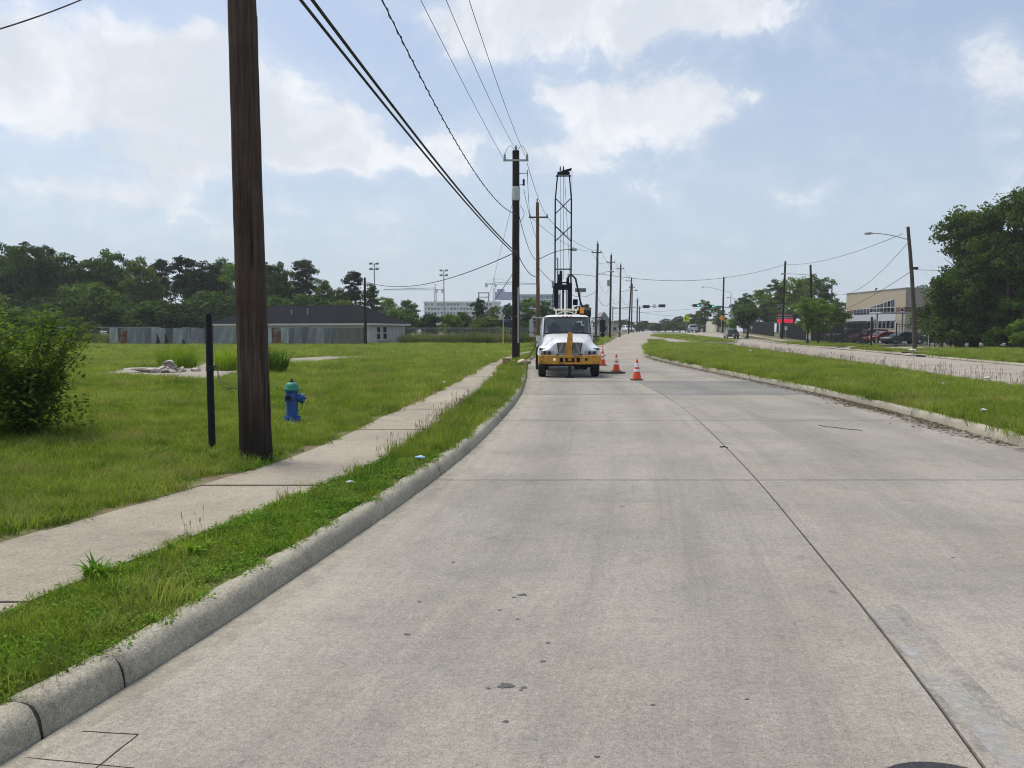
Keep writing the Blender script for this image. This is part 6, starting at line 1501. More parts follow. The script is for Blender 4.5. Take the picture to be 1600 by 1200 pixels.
# lawn to the left
X = []; I = []; S = []; ZS = []
for (y0, y1, dn, sc) in ((3.5, 9, 210, .95), (9, 15, 110, 1.25), (15, 26, 46, 1.75), (26, 45, 17, 2.6), (45, 85, 6, 4.2), (85, 125, 2.2, 6.0)):
    x, y = area_pts(lambda y: -.82 * y - 2.5, lambda y: np.where(y < 60, SL(np.minimum(y, 60)) - .07, XL(y) - .25), y0, y1, dn); n = len(x)
    out = ~(inside(x, y, OLD[0]) | inside(x, y, OLD[1])); edge = (y < 14) & (x > SL(y) - .22) & (vnoise(x, y, 4.0, 8) > .0); bare = ((vnoise(x, y, 1.1, 3) > .92) & (y < 30)) | edge; bp_ = (np.hypot(x - P1.x, y - P1.y) < .22) | (np.hypot(x - hq.x, y - hq.y + .25) < .34)
    long_ = (vnoise(x, y, .35, 4) + np.where(y > 22, .45, -.35)); k = np.where(rng.uniform(-.9, 1.2, n) < long_, rng.integers(6, 8, n), rng.integers(0, 3, n))
    k = np.where((k < 3) & (rng.uniform(0, 1, n) < np.where(y < 10, .38, .12)), rng.integers(3, 6, n), k); k = np.where(rng.uniform(0, 1, n) < .004, rng.integers(12, 14, n), k)
    kp = out & ~bare & ~bp_
    zsc = np.where(k >= 6, .5, .85) / np.maximum(1, sc * .5)
    zsc = np.where((k >= 12), .6, zsc)
    X.append(np.stack([x, y, lz(x, y) - .005], -1)[kp]); I.append(k[kp]); S.append((sc * rng.uniform(.75, 1.25, n))[kp]); ZS.append(zsc[kp])
scatter('lawn_grass', np.concatenate(X), np.concatenate(I), np.concatenate(S), 'short green lawn grass left of the sidewalk', zs=np.concatenate(ZS))
# median
X = []; I = []; S = []; ZS = []
medz = lambda x, y: hzn(y) + LZ + .05 * np.sin(np.pi * np.clip((x - XR(y)) / (XM(y) - XR(y)), 0, 1))
for (y0, y1, dn, sc) in ((7, 16, 90, 1.25), (16, 28, 55, 1.5), (28, 50, 24, 2.1), (50, 91, 9, 3.2)):
    x, y = area_pts(lambda y: XR(y) + KW - .04, lambda y: np.minimum(XM(y) - KW + .04, .95 * y + 4), y0, y1, dn); n = len(x)
    k = np.where(rng.uniform(0, 1, n) < .55 + .3 * vnoise(x, y, .6, 5), rng.integers(6, 8, n), rng.integers(0, 3, n))
    X.append(np.stack([x, y, medz(x, y) - .005], -1)); I.append(k); S.append(sc * rng.uniform(.75, 1.25, n)); ZS.append(np.where(k >= 6, np.where(x > XM(y) - 2.5, .42, .62), .9) / np.maximum(1, sc * .5))
scatter('median_grass', np.concatenate(X), np.concatenate(I), np.concatenate(S), 'longer green grass covering the median', zs=np.concatenate(ZS))
# far medians and right verges
X = []; I = []; S = []; ZS = []
for fa, fb, y0, y1, dn, sc in ((lambda y: np.full_like(y, 24.2), lambda y: np.full_like(y, 31.5), 103, 142, 5, 4.), (lambda y: XF(y) + .2, lambda y: XF(y) + 2.3, 8, 52, 20, 2.), (lambda y: XF(y) + .2, lambda y: XF(y) + 2.2, 58, 67.5, 16, 2.4),
                              (lambda y: XF(y) + .2, lambda y: XF(y) + 2.2, 77, 100, 10, 3.), (lambda y: XF(y) + 4.0, lambda y: XF(y) + 22, 12, 65, 6, 3.), (lambda y: XF(y) + 4.0, lambda y: XF(y) + 6.5, 78, 101, 8, 3.), (lambda y: XL(y) - 6, lambda y: XL(y) - .25, 60, 120, 5, 4.), (lambda y: XR(y) + .3, lambda y: XR(y) + 2.2, 91, 111, 8, 3.2)):
    x, y = area_pts(fa, fb, y0, y1, dn); n = len(x); k = np.where(rng.uniform(0, 1, n) < .3, rng.integers(6, 8, n), rng.integers(0, 3, n))
    if y0 == 103:
        m2 = inside(x, y, [Vector((p[0], p[1], 0)) for p in inset(M2[:-1], .3)]); x, y, k = x[m2], y[m2], k[m2]; n = len(x)
    X.append(np.stack([x, y, hzn(y) + LZ], -1)); I.append(k); S.append(sc * rng.uniform(.75, 1.25, n)); ZS.append(np.where(k >= 6, .6, 1.0) / np.maximum(1, sc * .5))
scatter('roadside_grass', np.concatenate(X), np.concatenate(I), np.concatenate(S), 'cut grass on the far roadside strips', zs=np.concatenate(ZS))
# seed stalks: sidewalk edge and the far edge of the median
y = np.concatenate([rng.uniform(8.5, 17, 48), rng.uniform(17, 36, 22), [5.55, 5.6]]); x = SR(y) + np.abs(rng.normal(.05, .07, len(y)))
y2 = np.concatenate([rng.uniform(14, 60, 260), rng.uniform(60, 90, 110)]); x2 = XM(y2) - .25 - np.abs(rng.normal(0, .7, len(y2)))
P = np.concatenate([np.stack([x, y, hzn(y) + LZ], -1), np.stack([x2, y2, medz(x2, y2)], -1)])
scatter('seed_stalks', P, rng.integers(8, 10, len(P)), np.concatenate([rng.uniform(.5, .85, len(y)), rng.uniform(.8, 1.5, len(y2))]), 'thin brown seed stalks along the sidewalk and median edges', 'grass')
# tall weeds by the chain-link fences and the metal fence
X = []; S = []
for x0, x1, y0, y1, n in ((-13, 9.5, 89.5, 92.6, 420), (-13, 10, 93.5, 99, 260), (-95, -42, 90, 97, 420), (-42, -13, 80.3, 81.4, 90), (-3.2, -.7, 66, 100, 70), (-60, -44, 84, 90, 120)):
    x = rng.uniform(x0, x1, n); y = rng.uniform(y0, y1, n); x = x + (XL(y) if y0 == 66 else 0); X.append(np.stack([x, y, lz(x, y)], -1)); S.append(rng.uniform(.8, 1.7, n) * (.4 if y1 < 82 else 1.0))
P = np.concatenate(X); scatter('fence_weeds', P, rng.integers(10, 12, len(P)), np.concatenate(S), 'tall tangled weeds growing along the far fences', 'weeds')

# ------------------------------------------------------------------ single plants and the weeds round the foot of the near pole
n = 110; a = rng.uniform(0, 6.283, n); d = .2 + np.abs(rng.normal(0, .2, n)); x = P1.x + d * np.cos(a) * 1.3; y = P1.y + d * np.sin(a); kp = x < SL(y) - .03
scatter('pole_foot_weeds', np.stack([x, y, lz(x, y)], -1)[kp], rng.choice([3, 4, 5, 5, 6, 12, 13], kp.sum()), rng.uniform(.6, 1.2, kp.sum()), 'low leafy weeds around the foot of the nearest wooden pole', 'weeds')
def tuft(px, py, h, w, n, label, seed, m=G_T, bw=.022, lean=.8):
    q = gp(px, py, LZ); t = thing('grass_clump', label, 'plant', q, 0, 'tall grass clumps by the foundations')
    V, F = blades(n, w, h * .45, h, bw, lean, seed); new_obj('blades', npmesh('blades', V, F, m), t)
tuft(278, 577, 1.25, .75, 700, 'bushy bright grass clump right behind the rubble pile', 1)
tuft(355, 581, 1.15, .55, 560, 'bushy bright grass clump between steel post and wooden pole', 2)
tuft(428, 585, 1.15, .45, 420, 'dark broad-leaved clump just right of the wooden pole', 3, G_B, .04, 1.0)
def rosette(px, py, r, n, label, seed):
    q = gp(px, py, LZ); t = thing('weed', label, 'weed', q, 0, 'leafy weeds on the verge')
    V, F = blades(n, .05, r * .6, r * 1.15, .032, 1.35, seed); new_obj('leaf', npmesh('leaf', V, F, G_B), t)
rosette(152, 905, .17, 46, 'large leafy weed at the sidewalk edge in the foreground', 5)
rosette(300, 868, .12, 24, 'small dark leafy weed in the middle of the foreground verge', 6)

# ------------------------------------------------------------------ trees
def leafcloud(clusters, per, size, seed, up=.35):
    r = np.random.default_rng(seed); C = np.asarray(clusters, float); n = len(C) * per; ci = np.repeat(np.arange(len(C)), per)
    d = r.normal(0, 1, (n, 3)); d /= np.linalg.norm(d, axis=1, keepdims=True); rad = r.uniform(0, 1, n) ** .45
    pos = C[ci, :3] + d * rad[:, None] * C[ci, 3:4] * np.array([1, 1, .62])
    nrm = d * .7 + r.normal(0, .6, (n, 3)) + np.array([0, 0, up]); nrm /= np.linalg.norm(nrm, axis=1, keepdims=True)
    a = np.cross(nrm, r.normal(0, 1, (n, 3))); a /= np.linalg.norm(a, axis=1, keepdims=True) + 1e-9; b = np.cross(nrm, a); s = size * r.uniform(.6, 1.4, n)[:, None]
    V = np.stack([pos - a * s, pos - b * s * .55 + nrm * s * .12, pos + a * s, pos + b * s * .55 + nrm * s * .12], 1).reshape(-1, 3)
    return V, np.arange(n * 4).reshape(-1, 4)
def clusters_from(blobs, n, cr, seed):
    r = np.random.default_rng(seed); B = np.array(blobs, float); vol = B[:, 3] * B[:, 4] * B[:, 5]; p = vol ** .67; p /= p.sum(); k = r.choice(len(B), n, p=p)
    d = r.normal(0, 1, (n, 3)); d /= np.linalg.norm(d, axis=1, keepdims=True); d[:, 2] = np.where(d[:, 2] < -.5, -d[:, 2] * .6, d[:, 2]); rr = r.uniform(.45, 1.0, n) ** .6
    c = B[k, :3] + d * rr[:, None] * B[k, 3:6]; return np.concatenate([c, (cr * r.uniform(.6, 1.35, n))[:, None]], 1)
M_BARK = mat('bark', (.055, .042, .032), .95, var=.3, scale=6, bump=.6, bscale=25)
def limbs(mb, blobs, r0, h0, seed, base=(0, 0)):
    r = random.Random(seed); mb.tube([(base[0], base[1], -.2), (base[0] + r.gauss(0, .06), base[1], h0 * .5), (base[0] + r.gauss(0, .1), base[1] + r.gauss(0, .1), h0)], [r0 * 1.25, r0 * .95, r0 * .8], 9)
    for (cx, cy, cz, rx, ry, rz_) in blobs:
        a = Vector((base[0], base[1], h0 * r.uniform(.75, .98))); b = Vector((cx, cy, cz)); m_ = a.lerp(b, .5) + Vector((r.gauss(0, .3), r.gauss(0, .3), -.3))
        mb.tube([a, m_, b], [r0 * .55, r0 * .38, r0 * .12], 6)
        for _ in range(3):
            e = b + Vector((r.uniform(-.8, .8) * rx, r.uniform(-.8, .8) * ry, r.uniform(-.2, .8) * rz_)); mb.tube([m_.lerp(b, r.uniform(.3, 1)), e], [r0 * .16, r0 * .04], 4)
TV = {}
def tree_variant(key, blobs, ncl, cr, per, leaf, r0, h0, seed, mats):
    V, F = leafcloud(clusters_from(blobs, ncl, cr, seed), per, leaf, seed + 1); mb = MB(); limbs(mb, blobs, r0, h0, seed)
    t = bpy.data.meshes.new('trunk'); t.from_pydata([tuple(v) for v in mb.v], [], mb.f); t.materials.append(M_BARK); t.polygons.foreach_set('use_smooth', np.ones(len(t.polygons), bool)); t.update()
    TV[key] = (npmesh('crown', V, F, mats), t)
L_DARK = leafmat('leaf_dark', (.020, .047, .011), (.088, .148, .026), .6, .25, .3)
L_MID = leafmat('leaf_mid', (.034, .080, .013), (.155, .235, .038), .6, .3, .35)
L_LITE = leafmat('leaf_light', (.050, .100, .018), (.135, .185, .045), .5, .35, .4)
L_PINE = leafmat('needle', (.020, .036, .014), (.042, .062, .022), .3, .15, .4)
L_OAK = leafmat('leaf_oak', (.026, .060, .011), (.112, .172, .033), .35, .28, .5)
def rb(seed, n, R_, h0, h1, br):
    r = random.Random(seed); out = []
    for i in range(n):
        a = r.uniform(0, 6.28); z = h0 + (h1 - h0) * (i + .5) / n; k = math.sin(math.pi * min(1, .25 + .75 * (z - h0) / (h1 - h0))) ** .6; d = R_ * k * r.uniform(.2, .75)
        out.append((d * math.cos(a), d * math.sin(a), z, br * r.uniform(.75, 1.25), br * r.uniform(.75, 1.25), br * r.uniform(.6, .95)))
    return out
tree_variant('broad1', rb(1, 11, 4.2, 3.2, 11.5, 2.3), 190, .85, 48, .21, .28, 4.0, 11, L_MID)
tree_variant('broad2', rb(2, 12, 3.8, 3.0, 13.0, 2.2), 200, .85, 48, .21, .28, 4.5, 12, L_DARK)
tree_variant('broad3', rb(3, 10, 3.4, 3.0, 12.0, 2.0), 170, .8, 48, .21, .24, 4.2, 13, L_LITE)
tree_variant('tall', rb(4, 10, 2.6, 4.5, 15.0, 1.7), 150, .8, 48, .20, .24, 6.0, 14, L_DARK)
tree_variant('pine', rb(5, 9, 2.8, 8.5, 15.5, 1.5), 95, .8, 55, .19, .22, 11, 15, L_PINE)
tree_variant('shrub', rb(6, 8, 2.6, .9, 4.2, 1.6), 120, .8, 45, .20, .12, 1.0, 16, L_MID)
tree_variant('shrub_dark', rb(7, 8, 2.8, .9, 5.0, 1.7), 130, .8, 45, .20, .12, 1.2, 17, L_DARK)
tree_variant('sapling', rb(9, 9, 2.0, 1.2, 5.0, 1.2), 70, .6, 40, .13, .06, 1.0, 19, L_LITE)
tree_variant('small', rb(8, 9, 2.3, 2.2, 6.0, 1.25), 120, .55, 55, .13, .13, 2.2, 18, L_MID)
NTREE = {'broad1': 11.5 + 1.9, 'broad2': 13 + 1.6, 'broad3': 12 + 1.6, 'tall': 15 + 1.2, 'pine': 15.5 + 1.1, 'shrub': 5.4, 'sapling': 5.9, 'shrub_dark': 6.3, 'small': 6.9}
def plant(key, px, d, top, label, group, name='tree', cat='tree', sx=1.0, z=None):
    q = at(px, 518, d); z0 = lz(q.x, d) if z is None else z; zt = at(px, top, d).z; h = max(1.0, zt - float(z0)); s = h / NTREE[key]
    t = thing(name, label, cat, (q.x, d, float(z0)), random.uniform(0, 6.28), group); c, tr = TV[key]
    for nm, me in (('crown', c), ('trunk', tr)): new_obj(nm, me, t)
    t.scale = (s * sx, s * sx, s); return t
ORD = ['first', 'second', 'third', 'fourth', 'fifth', 'sixth', 'seventh', 'eighth', 'ninth', 'tenth', 'eleventh', 'twelfth', 'thirteenth', 'fourteenth', 'fifteenth', 'sixteenth', 'seventeenth', 'eighteenth', 'nineteenth', 'twentieth', 'twenty-first', 'twenty-second', 'twenty-third', 'twenty-fourth', 'twenty-fifth', 'twenty-sixth']
line = [(-40,'broad2',380,112,1.2),(8,'broad1',376,116,1.15),(48,'broad2',380,112,1.1),(77,'tall',378,122,.9),(105,'broad2',396,114,1.1),(140,'broad1',402,118,1.1),(172,'broad2',390,116,1.0),(222,'broad3',400,112,.9),(255,'pine',402,124,1.0),(290,'pine',397,120,1.1),(322,'broad2',408,118,1.1),(352,'tall',400,122,1.2),(378,'broad1',406,116,1.0),(408,'pine',404,124,1.1),(438,'broad2',410,118,1.0),(474,'pine',402,120,1.1),(500,'broad1',432,124,.9),(532,'broad2',450,120,.9),(556,'pine',421,118,1.2),(583,'tall',440,122,1.0)]
for i, (px, k, top, d, sx) in enumerate(line):
    plant(k, px, d, top, f'{ORD[i]} tall tree from the left in the dark tree line behind the metal fence' if k != 'pine' else f'dark pine, {ORD[i]} tall tree from the left in the tree line', 'trees of the left tree line', 'pine_tree' if k == 'pine' else 'tree', sx=sx)
back = [(-10,'broad2',400,135),(60,'broad1',405,135),(120,'broad2',415,136),(200,'broad2',428,138),(240,'broad1',425,136),(300,'broad2',420,138),(345,'broad1',425,134),(420,'broad2',428,138),(460,'broad1',435,138),(515,'broad1',455,136),(600,'broad1',462,136)]
for i, (px, k, top, d) in enumerate(back): plant(k, px, d, top, f'{ORD[i]} tree from the left in the rear row of the tree line', 'trees of the rear row', sx=1.25)
under = [(-20,'shrub',450,104,1.3),(25,'shrub_dark',455,106,1.3),(70,'shrub_dark',460,106,1.3),(110,'shrub_dark',450,104,1.2),(150,'shrub',440,103,1.2),(190,'shrub_dark',458,104,1.3),(235,'shrub_dark',466,102,1.6),(275,'shrub_dark',470,102,1.5),(310,'shrub_dark',475,106,1.3),(365,'shrub_dark',470,108,1.4),(430,'shrub',460,112,1.3),(480,'shrub_dark',455,114,1.4),(530,'shrub',468,116,1.3),(330,'shrub_dark',450,112,1.4),(395,'shrub_dark',455,113,1.4),(10,'shrub',478,100,1.5)]
for i, (px, k, top, d, sx) in enumerate(under): plant(k, px, d, top, f'{ORD[i]} bushy shrub of the undergrowth along the tree line', 'undergrowth shrubs', 'shrub', 'shrub', sx=sx)
mids = [(640,'broad1',466,128,1.0,'rounded green tree right of the house roof'),(672,'shrub_dark',487,120,1.2,'low dark shrub left of the white building'),(622,'shrub',480,118,1.2,'green shrub touching the end of the house roof'),(700,'shrub',490,122,1.3,'green shrub below the floodlight mast'),(724,'shrub_dark',485,126,1.2,'dark shrub below the far white building'),(748,'broad2',466,124,.9,'tall dark tree in front of the far white building'),(772,'broad1',476,130,.9,'rounded tree right of the tall dark one'),(795,'broad2',474,134,.9,'dark tree immediately left of the creosoted pole'),
        (826,'broad1',462,120,1.0,'rounded green tree between the two poles behind the truck'),(850,'broad2',470,124,1.1,'dark green tree behind the left mast column'),(872,'broad1',482,130,1.0,'green tree behind the mast'),(896,'broad2',486,128,.9,'dark tree behind the orange beacon'),(915,'pine',474,135,1.2,'thin pine behind the street-name sign'),(930,'broad2',496,150,1.0,'low dark tree behind the grey-brown pole'),(762,'shrub',494,112,1.4,'green shrub beside the arched shelter')]
for (px, k, top, d, sx, lab) in mids: plant(k, px, d, top, lab, None, 'shrub' if 'shrub' in k else 'tree', 'shrub' if 'shrub' in k else 'tree', sx=sx)
rt = [(1062,'broad2',494,230,2.2),(1020,'shrub_dark',503,260,2.2),(1005,'shrub_dark',500,262,2.2),(1040,'broad2',498,255,2.2),(1082,'broad1',489,215,1.9),(960,'broad1',500,205,2.2),(975,'shrub_dark',498,230,2.2),(990,'shrub_dark',502,250,2.4),(1030,'shrub_dark',504,248,2.4),(1052,'shrub_dark',501,240,2.4),(1072,'shrub_dark',500,226,2.4),(1090,'shrub_dark',499,222,2.4),(948,'shrub_dark',502,200,2.2),(1105,'shrub_dark',499,228,2.4)]
for i, (px, k, top, d, sx) in enumerate(rt): plant(k, px, d, top, f'{ORD[i]} tree of the hazy group closing the far end of the road', 'trees at the far end of the road', sx=sx, z=hz(d))
rt2 = [(1100,'broad3',468,185,1.1,'pale green tree behind the green signals'),(1122,'broad1',478,180,1.1,'green tree behind the railroad crossbuck'),(1150,'broad2',470,172,1.0,'dark tree left of the streetlights'),(1165,'broad2',458,165,1.0,'dark tree behind the bus shelter'),(1195,'broad1',448,150,1.1,'broad green tree left of the red sign'),(1215,'broad3',436,158,1.1,'pale tree crown just above the red sign'),(1240,'broad1',430,150,1.05,'tall tree behind the tall dark pole'),(1262,'broad3',428,155,1.0,'airy tall tree behind the leaning dark pole'),(1285,'broad1',430,160,.95,'open-crowned tall tree left of the thin far pole'),
       (1305,'broad2',466,150,1.1,'dark tree touching the corner of the tan building'),(1178,'broad2',486,150,1.2,'low dark tree behind the picket fence'),(1440,'broad2',446,140,1.2,'tree top peeking over the tan building'),(1330,'broad1',470,160,1.2,'green tree behind the left end of the tan building')]
for (px, k, top, d, sx, lab) in rt2: plant(k, px, d, top, lab, None, sx=sx, z=hz(d) + .1)
for px, d, top, lab, sx in ((1262, 88, 462, 'small round street tree with dark trunk, left of the pair by the fence', 1.05), (1279, 92, 466, 'small round street tree with dark trunk, right of the pair by the fence', 1.2), (1168, 122, 474, 'small street tree beside the bus shelter', 1.6), (1300, 100, 478, 'small street tree partly hiding the fence near the building', 1.4)):
    plant('small', px, d, top, lab, 'street trees by the picket fence', sx=sx, z=hz(d) + LZ)
# oaks on the right
def oak(px, d, top, label, seed, R_, n, cl=420, per=60, leaf=.15, lm=L_OAK, low=2.2):
    q = at(px, 518, d); h = at(px, top, d).z - LZ; bl = rb(seed, n, R_, low, h - 1.4, 2.2)
    V, F = leafcloud(clusters_from(bl, cl, .75, seed), per, leaf, seed + 3); t = thing('oak_tree', label, 'tree', (q.x, d, LZ), 0, 'oaks beside the right-hand sidewalk')
    new_obj('crown', npmesh('crown', V, F, lm), t); mb = MB(); limbs(mb, bl, .38, 3.0, seed); mb.build('trunk', M_BARK, t, 60)
oak(1522, 74, 322, 'big dark oak nearest the sign frame, left of the oak group', 31, 4.6, 15, 430)
oak(1585, 70, 292, 'tallest dark oak at the right edge of the picture', 32, 5.2, 17, 520)
oak(1545, 80, 330, 'dark oak in the middle behind its two neighbours', 33, 5.0, 14, 380)
oak(1650, 72, 300, 'dark oak cut off by the right edge', 34, 5.0, 15, 420)
oak(1500, 72, 420, 'low spreading dark oak tree behind the white sign frame', 35, 3.2, 10, 260, low=1.2)
for px, d, top, k, sx, lab in ((1486, 72, 492, 'shrub', 1.0, 'light green sapling clump at the foot of the left oak'), (1520, 74, 488, 'shrub_dark', 1.5, 'dark shrub in the shade under the oaks'), (1556, 66, 508, 'shrub_dark', 1.2, 'dark dense shrub in front of the oaks'), (1596, 64, 497, 'shrub', 1.1, 'yellow-green shrub at the right edge'), (1575, 72, 480, 'shrub_dark', 1.6, 'dark shrub behind the yellow-green one'), (1630, 66, 485, 'shrub_dark', 1.6, 'dark shrub beyond the right edge'), (1462, 78, 500, 'shrub_dark', 1.0, 'dark shrub beside the wooden post')):
    plant(k, px, d, top, lab, 'shrubs under the oaks', 'shrub', 'shrub', sx=sx, z=LZ)

# ------------------------------------------------------------------ near bush at the left edge
def bush(px, py, label):
    q = gp(px, py, LZ); t = thing('bush', label, 'bush', q); r = random.Random(4); mb = MB(); tips = []
    for i in range(34):
        a = r.uniform(0, 6.28); sp = r.uniform(.15, 1.25); h = r.uniform(.9, 2.5) * (1.05 - .35 * sp); L_ = []
        for k in range(6):
            u = k / 5; L_.append(Vector((math.cos(a) * sp * u ** 1.2 + r.gauss(0, .02), math.sin(a) * sp * u ** 1.2 + r.gauss(0, .02), h * u ** .85)))
        mb.tube(L_, [.010, .008, .006, .005, .004, .002], 5); tips += [(L_, k) for k in range(1, 6)]
        for _ in range(4):
            s = L_[r.randint(2, 4)]; e = s + Vector((r.gauss(0, .22), r.gauss(0, .22), r.uniform(.0, .28))); mb.tube([s, s.lerp(e, .5) + Vector((0, 0, .03)), e], [.006, .004, .002], 4); tips.append(([s, e], 1)); tips.append(([s, s.lerp(e, .6)], 1))
    for i in range(90):
        a = r.uniform(0, 6.28); d_ = r.uniform(.1, .85); p_ = Vector((math.cos(a) * d_, math.sin(a) * d_, r.uniform(.05, .55))); tips.append(([p_, p_ + Vector((r.gauss(0, .12), r.gauss(0, .12), .15))], 1))
    mb.build('stems', M_BARK, t, 60)
    R2 = np.random.default_rng(5); V = []; F = []
    for L_, k in tips:
        a, b = L_[k - 1], L_[k]
        for _ in range(17):
            p = a.lerp(b, R2.uniform()) + Vector(R2.normal(0, .085, 3)); d = Vector((R2.normal(), R2.normal(), R2.normal(-.15, .35))).normalized(); s = R2.uniform(.03, .062)
            w = d.cross(Vector((R2.normal(0, .3), R2.normal(0, .3), 1))).normalized() * s * .42; up = w.cross(d) * .25; n = len(V)
            V += [p, p + d * s * .8 + w + up, p + d * s * 2, p + d * s * .8 - w + up]; F += [(n, n + 1, n + 2, n + 3)]
    new_obj('leaves', npmesh('leaves', np.array([tuple(v) for v in V]), np.array(F), leafmat('bush_leaf', (.048, .105, .018), (.215, .305, .048), .2, .45, 2.6)), t)
bush(40, 690, 'leafy dark green bush at the left edge, right of the two'); bush(-45, 684, 'leafy dark green bush cut off by the left edge')
for px, d, top, lab in ((60, 62, 480, 'loose young tree behind the near bush'), (15, 58, 470, 'bushy sapling at the left edge behind the near bush'), (118, 66, 492, 'small sapling right of the loose young tree')):
    plant('sapling', px, d, top, lab, 'saplings in the field', 'sapling', 'shrub', sx=1.5)

# ------------------------------------------------------------------ rubble, litter, debris
M_RUB = mat('rubble_stone', (.40, .36, .30), .9, var=.25, scale=6, rnd=.45, bump=.6, bscale=18, col2=(.20, .16, .12), c2amt=.4)
def rock(sx, sy, sz, seed):
    r = random.Random(seed); b = MB(); b.box((0, 0, 0), (1, 1, 1)); import bmesh
    bm = bmesh.new(); vs = [bm.verts.new((r.gauss(0, 1), r.gauss(0, 1), r.gauss(0, 1))) for _ in range(16)]
    for v in vs: v.co = v.co.normalized() * r.uniform(.8, 1.1); v.co.x *= sx; v.co.y *= sy; v.co.z *= sz
    bmesh.ops.convex_hull(bm, input=bm.verts); me = bpy.data.meshes.new('chunk'); bm.to_mesh(me); bm.free(); me.materials.append(M_RUB); return me
q = gp(244, 583, LZ + .04); rp_ = thing('rubble_pile', 'pile of broken concrete and stone chunks on the foundation slab', 'rubble', (q.x, q.y + .3, LZ + .05))
for i in range(72):
    s = random.uniform(.07, .18); me = rock(s * random.uniform(.8, 1.7), s * random.uniform(.8, 1.3), s * random.uniform(.45, .9), i)
    x = random.gauss(.25, .36); y = random.gauss(0, .26); o = new_obj('chunk', me, rp_, (x, y, s * .3 + max(0, .40 - abs(x - .3) * .75 - abs(y) * .6) * (i % 6) / 5)); o.rotation_euler = (random.gauss(0, .4), random.gauss(0, .4), random.uniform(0, 6))
for x, y, z, a, b_, c, rz in ((-.55, -.2, .12, .62, .22, .10, .1), (-.75, .1, .12, .22, .15, .09, .6), (.38, -.02, .36, .20, .15, .10, -.3), (-.1, -.3, .08, .3, .16, .08, .5)):
    o = new_obj('chunk', rock(a, b_, c, int(z * 100)), rp_, (x, y, z)); o.rotation_euler = (0, .1, rz)
M_PAPER = mat('litter_white', (.60, .60, .57), .7, var=.1, scale=20); M_PAPB = mat('litter_blue', (.35, .55, .70), .6, var=.1, scale=20)
def crumple(px, py, r, label, m=M_PAPER, z=LZ, lift=.03):
    q = gp(px, py, z); rr = random.Random(px); import bmesh
    bm = bmesh.new(); bmesh.ops.create_icosphere(bm, subdivisions=2, radius=r)
    for v in bm.verts: v.co *= rr.uniform(.65, 1.15); v.co.z *= .5; v.co.x *= 1.3
    me = bpy.data.meshes.new('litter'); bm.to_mesh(me); bm.free(); me.materials.append(m); o = new_obj('litter', me, None, (q.x, q.y, z + lift + r * .3)); tag(o, label, 'litter')
crumple(547, 759, .03, 'white paper scrap on the verge near the kerb'); crumple(656, 722, .045, 'pale blue wrapper on the verge beside the kerb', M_PAPB, lift=.045)
crumple(453, 666, .05, 'crushed white cup lying at the foot of the hydrant')
crumple(1542, 598, .07, 'white plastic scrap far out on the median grass', z=LZ + .08, lift=.12); crumple(1536, 652, .045, 'white paper scrap on the near median grass by the kerb', z=LZ + .03, lift=.12); crumple(1172, 552, .10, 'white bag on the median grass near the far road', z=LZ + .08, lift=.15); crumple(1473, 607, .04, 'small pale scrap on the middle of the median', z=LZ + .08, lift=.12)
crumple(694, 602, .04, 'pale scrap in the lawn behind the sidewalk', lift=.08); crumple(648, 584, .06, 'tiny pale scrap farther back in the lawn', lift=.08)
q = gp(1425, 548, LZ); crumple(1425, 549, .24, 'white bag at the foot of the leaning lamp pole', z=LZ)
tag(part('wire_scrap', M_WIRE, None, lambda b: b.tube([tuple(gp(px, py, .004)) for px, py in ((1279, 664), (1290, 667), (1303, 667.5), (1318, 670), (1347, 672.5))], .008, 5)), 'thin dark wire scrap lying on the right lane', 'wire')
tag(part('twig', M_BARK, None, lambda b: b.tube([tuple(gp(px, py, .006)) for px, py in ((1125, 698.5), (1133, 698), (1136, 699.5))], .012, 5)), 'short twig lying on the lane joint', 'twig')
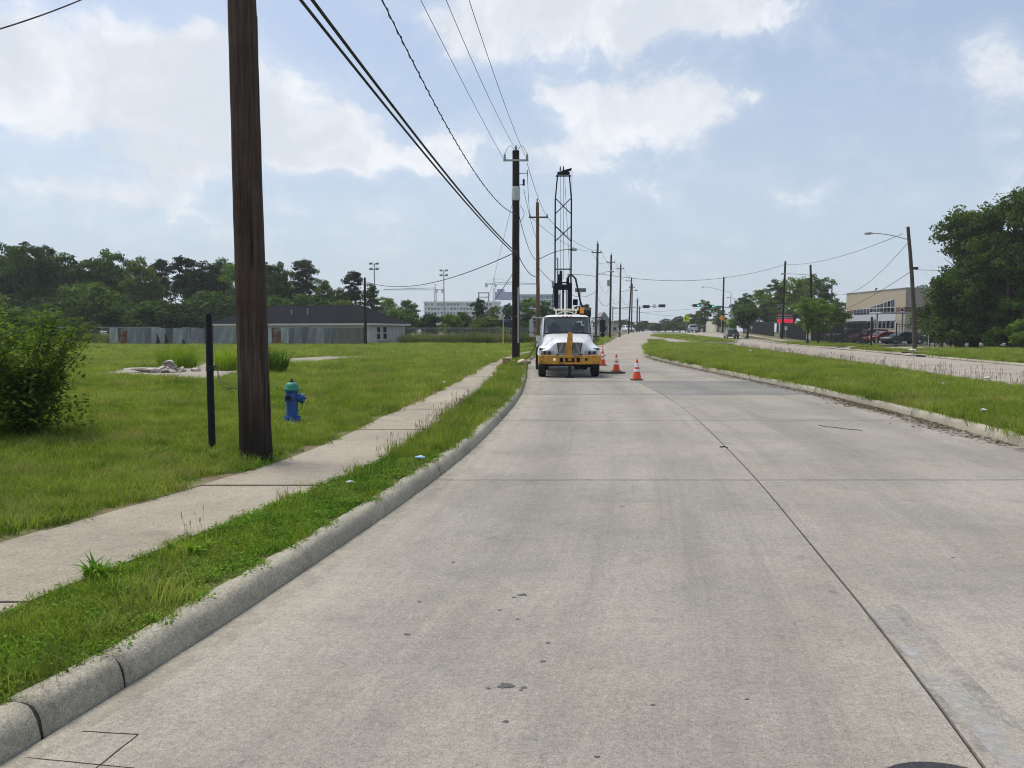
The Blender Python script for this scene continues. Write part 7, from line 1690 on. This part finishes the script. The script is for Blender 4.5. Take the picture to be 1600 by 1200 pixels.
# leaf litter and silt in the right gutter
V = []; F = []; n = 0
y = np.concatenate([rng.uniform(11, 46, 3600), rng.normal(16.6, .9, 1100), rng.normal(19.5, .6, 260), rng.normal(13.6, .5, 260), rng.normal(48, 4, 500)]); cl = vnoise(y * 1.0, y * 0, 2.1, 9); off = np.abs(rng.normal(0, .18 + .18 * np.clip(cl, 0, 1), len(y))) + .01
x = XR(y) - off; s = rng.uniform(.012, .045, len(y)); th = rng.uniform(0, 6.28, len(y)); c, sn = np.cos(th), np.sin(th); tz = rng.uniform(.004, .022, len(y))
V = np.stack([np.stack([x - c * s, y - sn * s, tz * .3], -1), np.stack([x + sn * s * .5, y - c * s * .5, tz], -1), np.stack([x + c * s, y + sn * s, tz * .5], -1), np.stack([x - sn * s * .5, y + c * s * .5, tz * .8], -1)], 1).reshape(-1, 3)
tag(new_obj('gutter_debris', npmesh('gutter_debris', V, np.arange(len(V)).reshape(-1, 4), leafmat('dead_leaf', (.10, .07, .045), (.20, .16, .11), .2, .05, 3.0))), 'brown dead leaves and silt along the median gutter', 'debris', kind='stuff')
M_SILT = wornpaint('silt', (.12, .095, .065), .9)
b = MB(); ys = np.linspace(9, 52, 60); b.grid([[(float(XR(v)) - .42 + .15 * math.sin(v * 1.3), v, .0035), (float(XR(v)) + .0, v, .0035)] for v in ys]); b.build('gutter_silt', M_SILT, road)
b = MB(); ys = np.linspace(1.5, 40, 60); b.grid([[(float(XL(v)), v, .003), (float(XL(v)) + .16 + .05 * math.sin(v * 1.7), v, .003)] for v in ys]); b.build('gutter_silt', wornpaint('silt_light', (.36, .33, .26), .6), road)
dk = thing('storm_drain', 'dark storm drain opening in the kerb below the oaks', 'drain', (float(XF(50.0)), 50.0, 0))
part('opening', M_CHASSIS, dk, lambda b: b.box((.03, 0, .06), (.10, 1.5, .10), math.atan2(1, .17) - R(90))); part('lintel', M_KERB, dk, lambda b: b.box((.12, 0, .145), (.34, 1.9, .05), math.atan2(1, .17) - R(90)))  # solid black block on the kerb face stands in for the shade in the inlet

# ------------------------------------------------------------------ humid haze
HAZE = True
if HAZE:
    hm = bpy.data.materials.new('haze_air'); hm.use_nodes = True; nt = hm.node_tree; nt.nodes.clear(); o_ = nt.nodes.new('ShaderNodeOutputMaterial'); pv = nt.nodes.new('ShaderNodeVolumePrincipled')
    pv.inputs['Color'].default_value = (.86, .92, 1.0, 1); pv.inputs['Density'].default_value = .00034; pv.inputs['Anisotropy'].default_value = .2; nt.links.new(pv.outputs[0], o_.inputs['Volume'])
    b = MB(); b.box((0, 690, 24), (2860, 1560, 50.2)); h = b.build('haze', hm); tag(h, kind='stuff'); tag(h, 'thin humid haze in the air over the whole scene', 'haze')
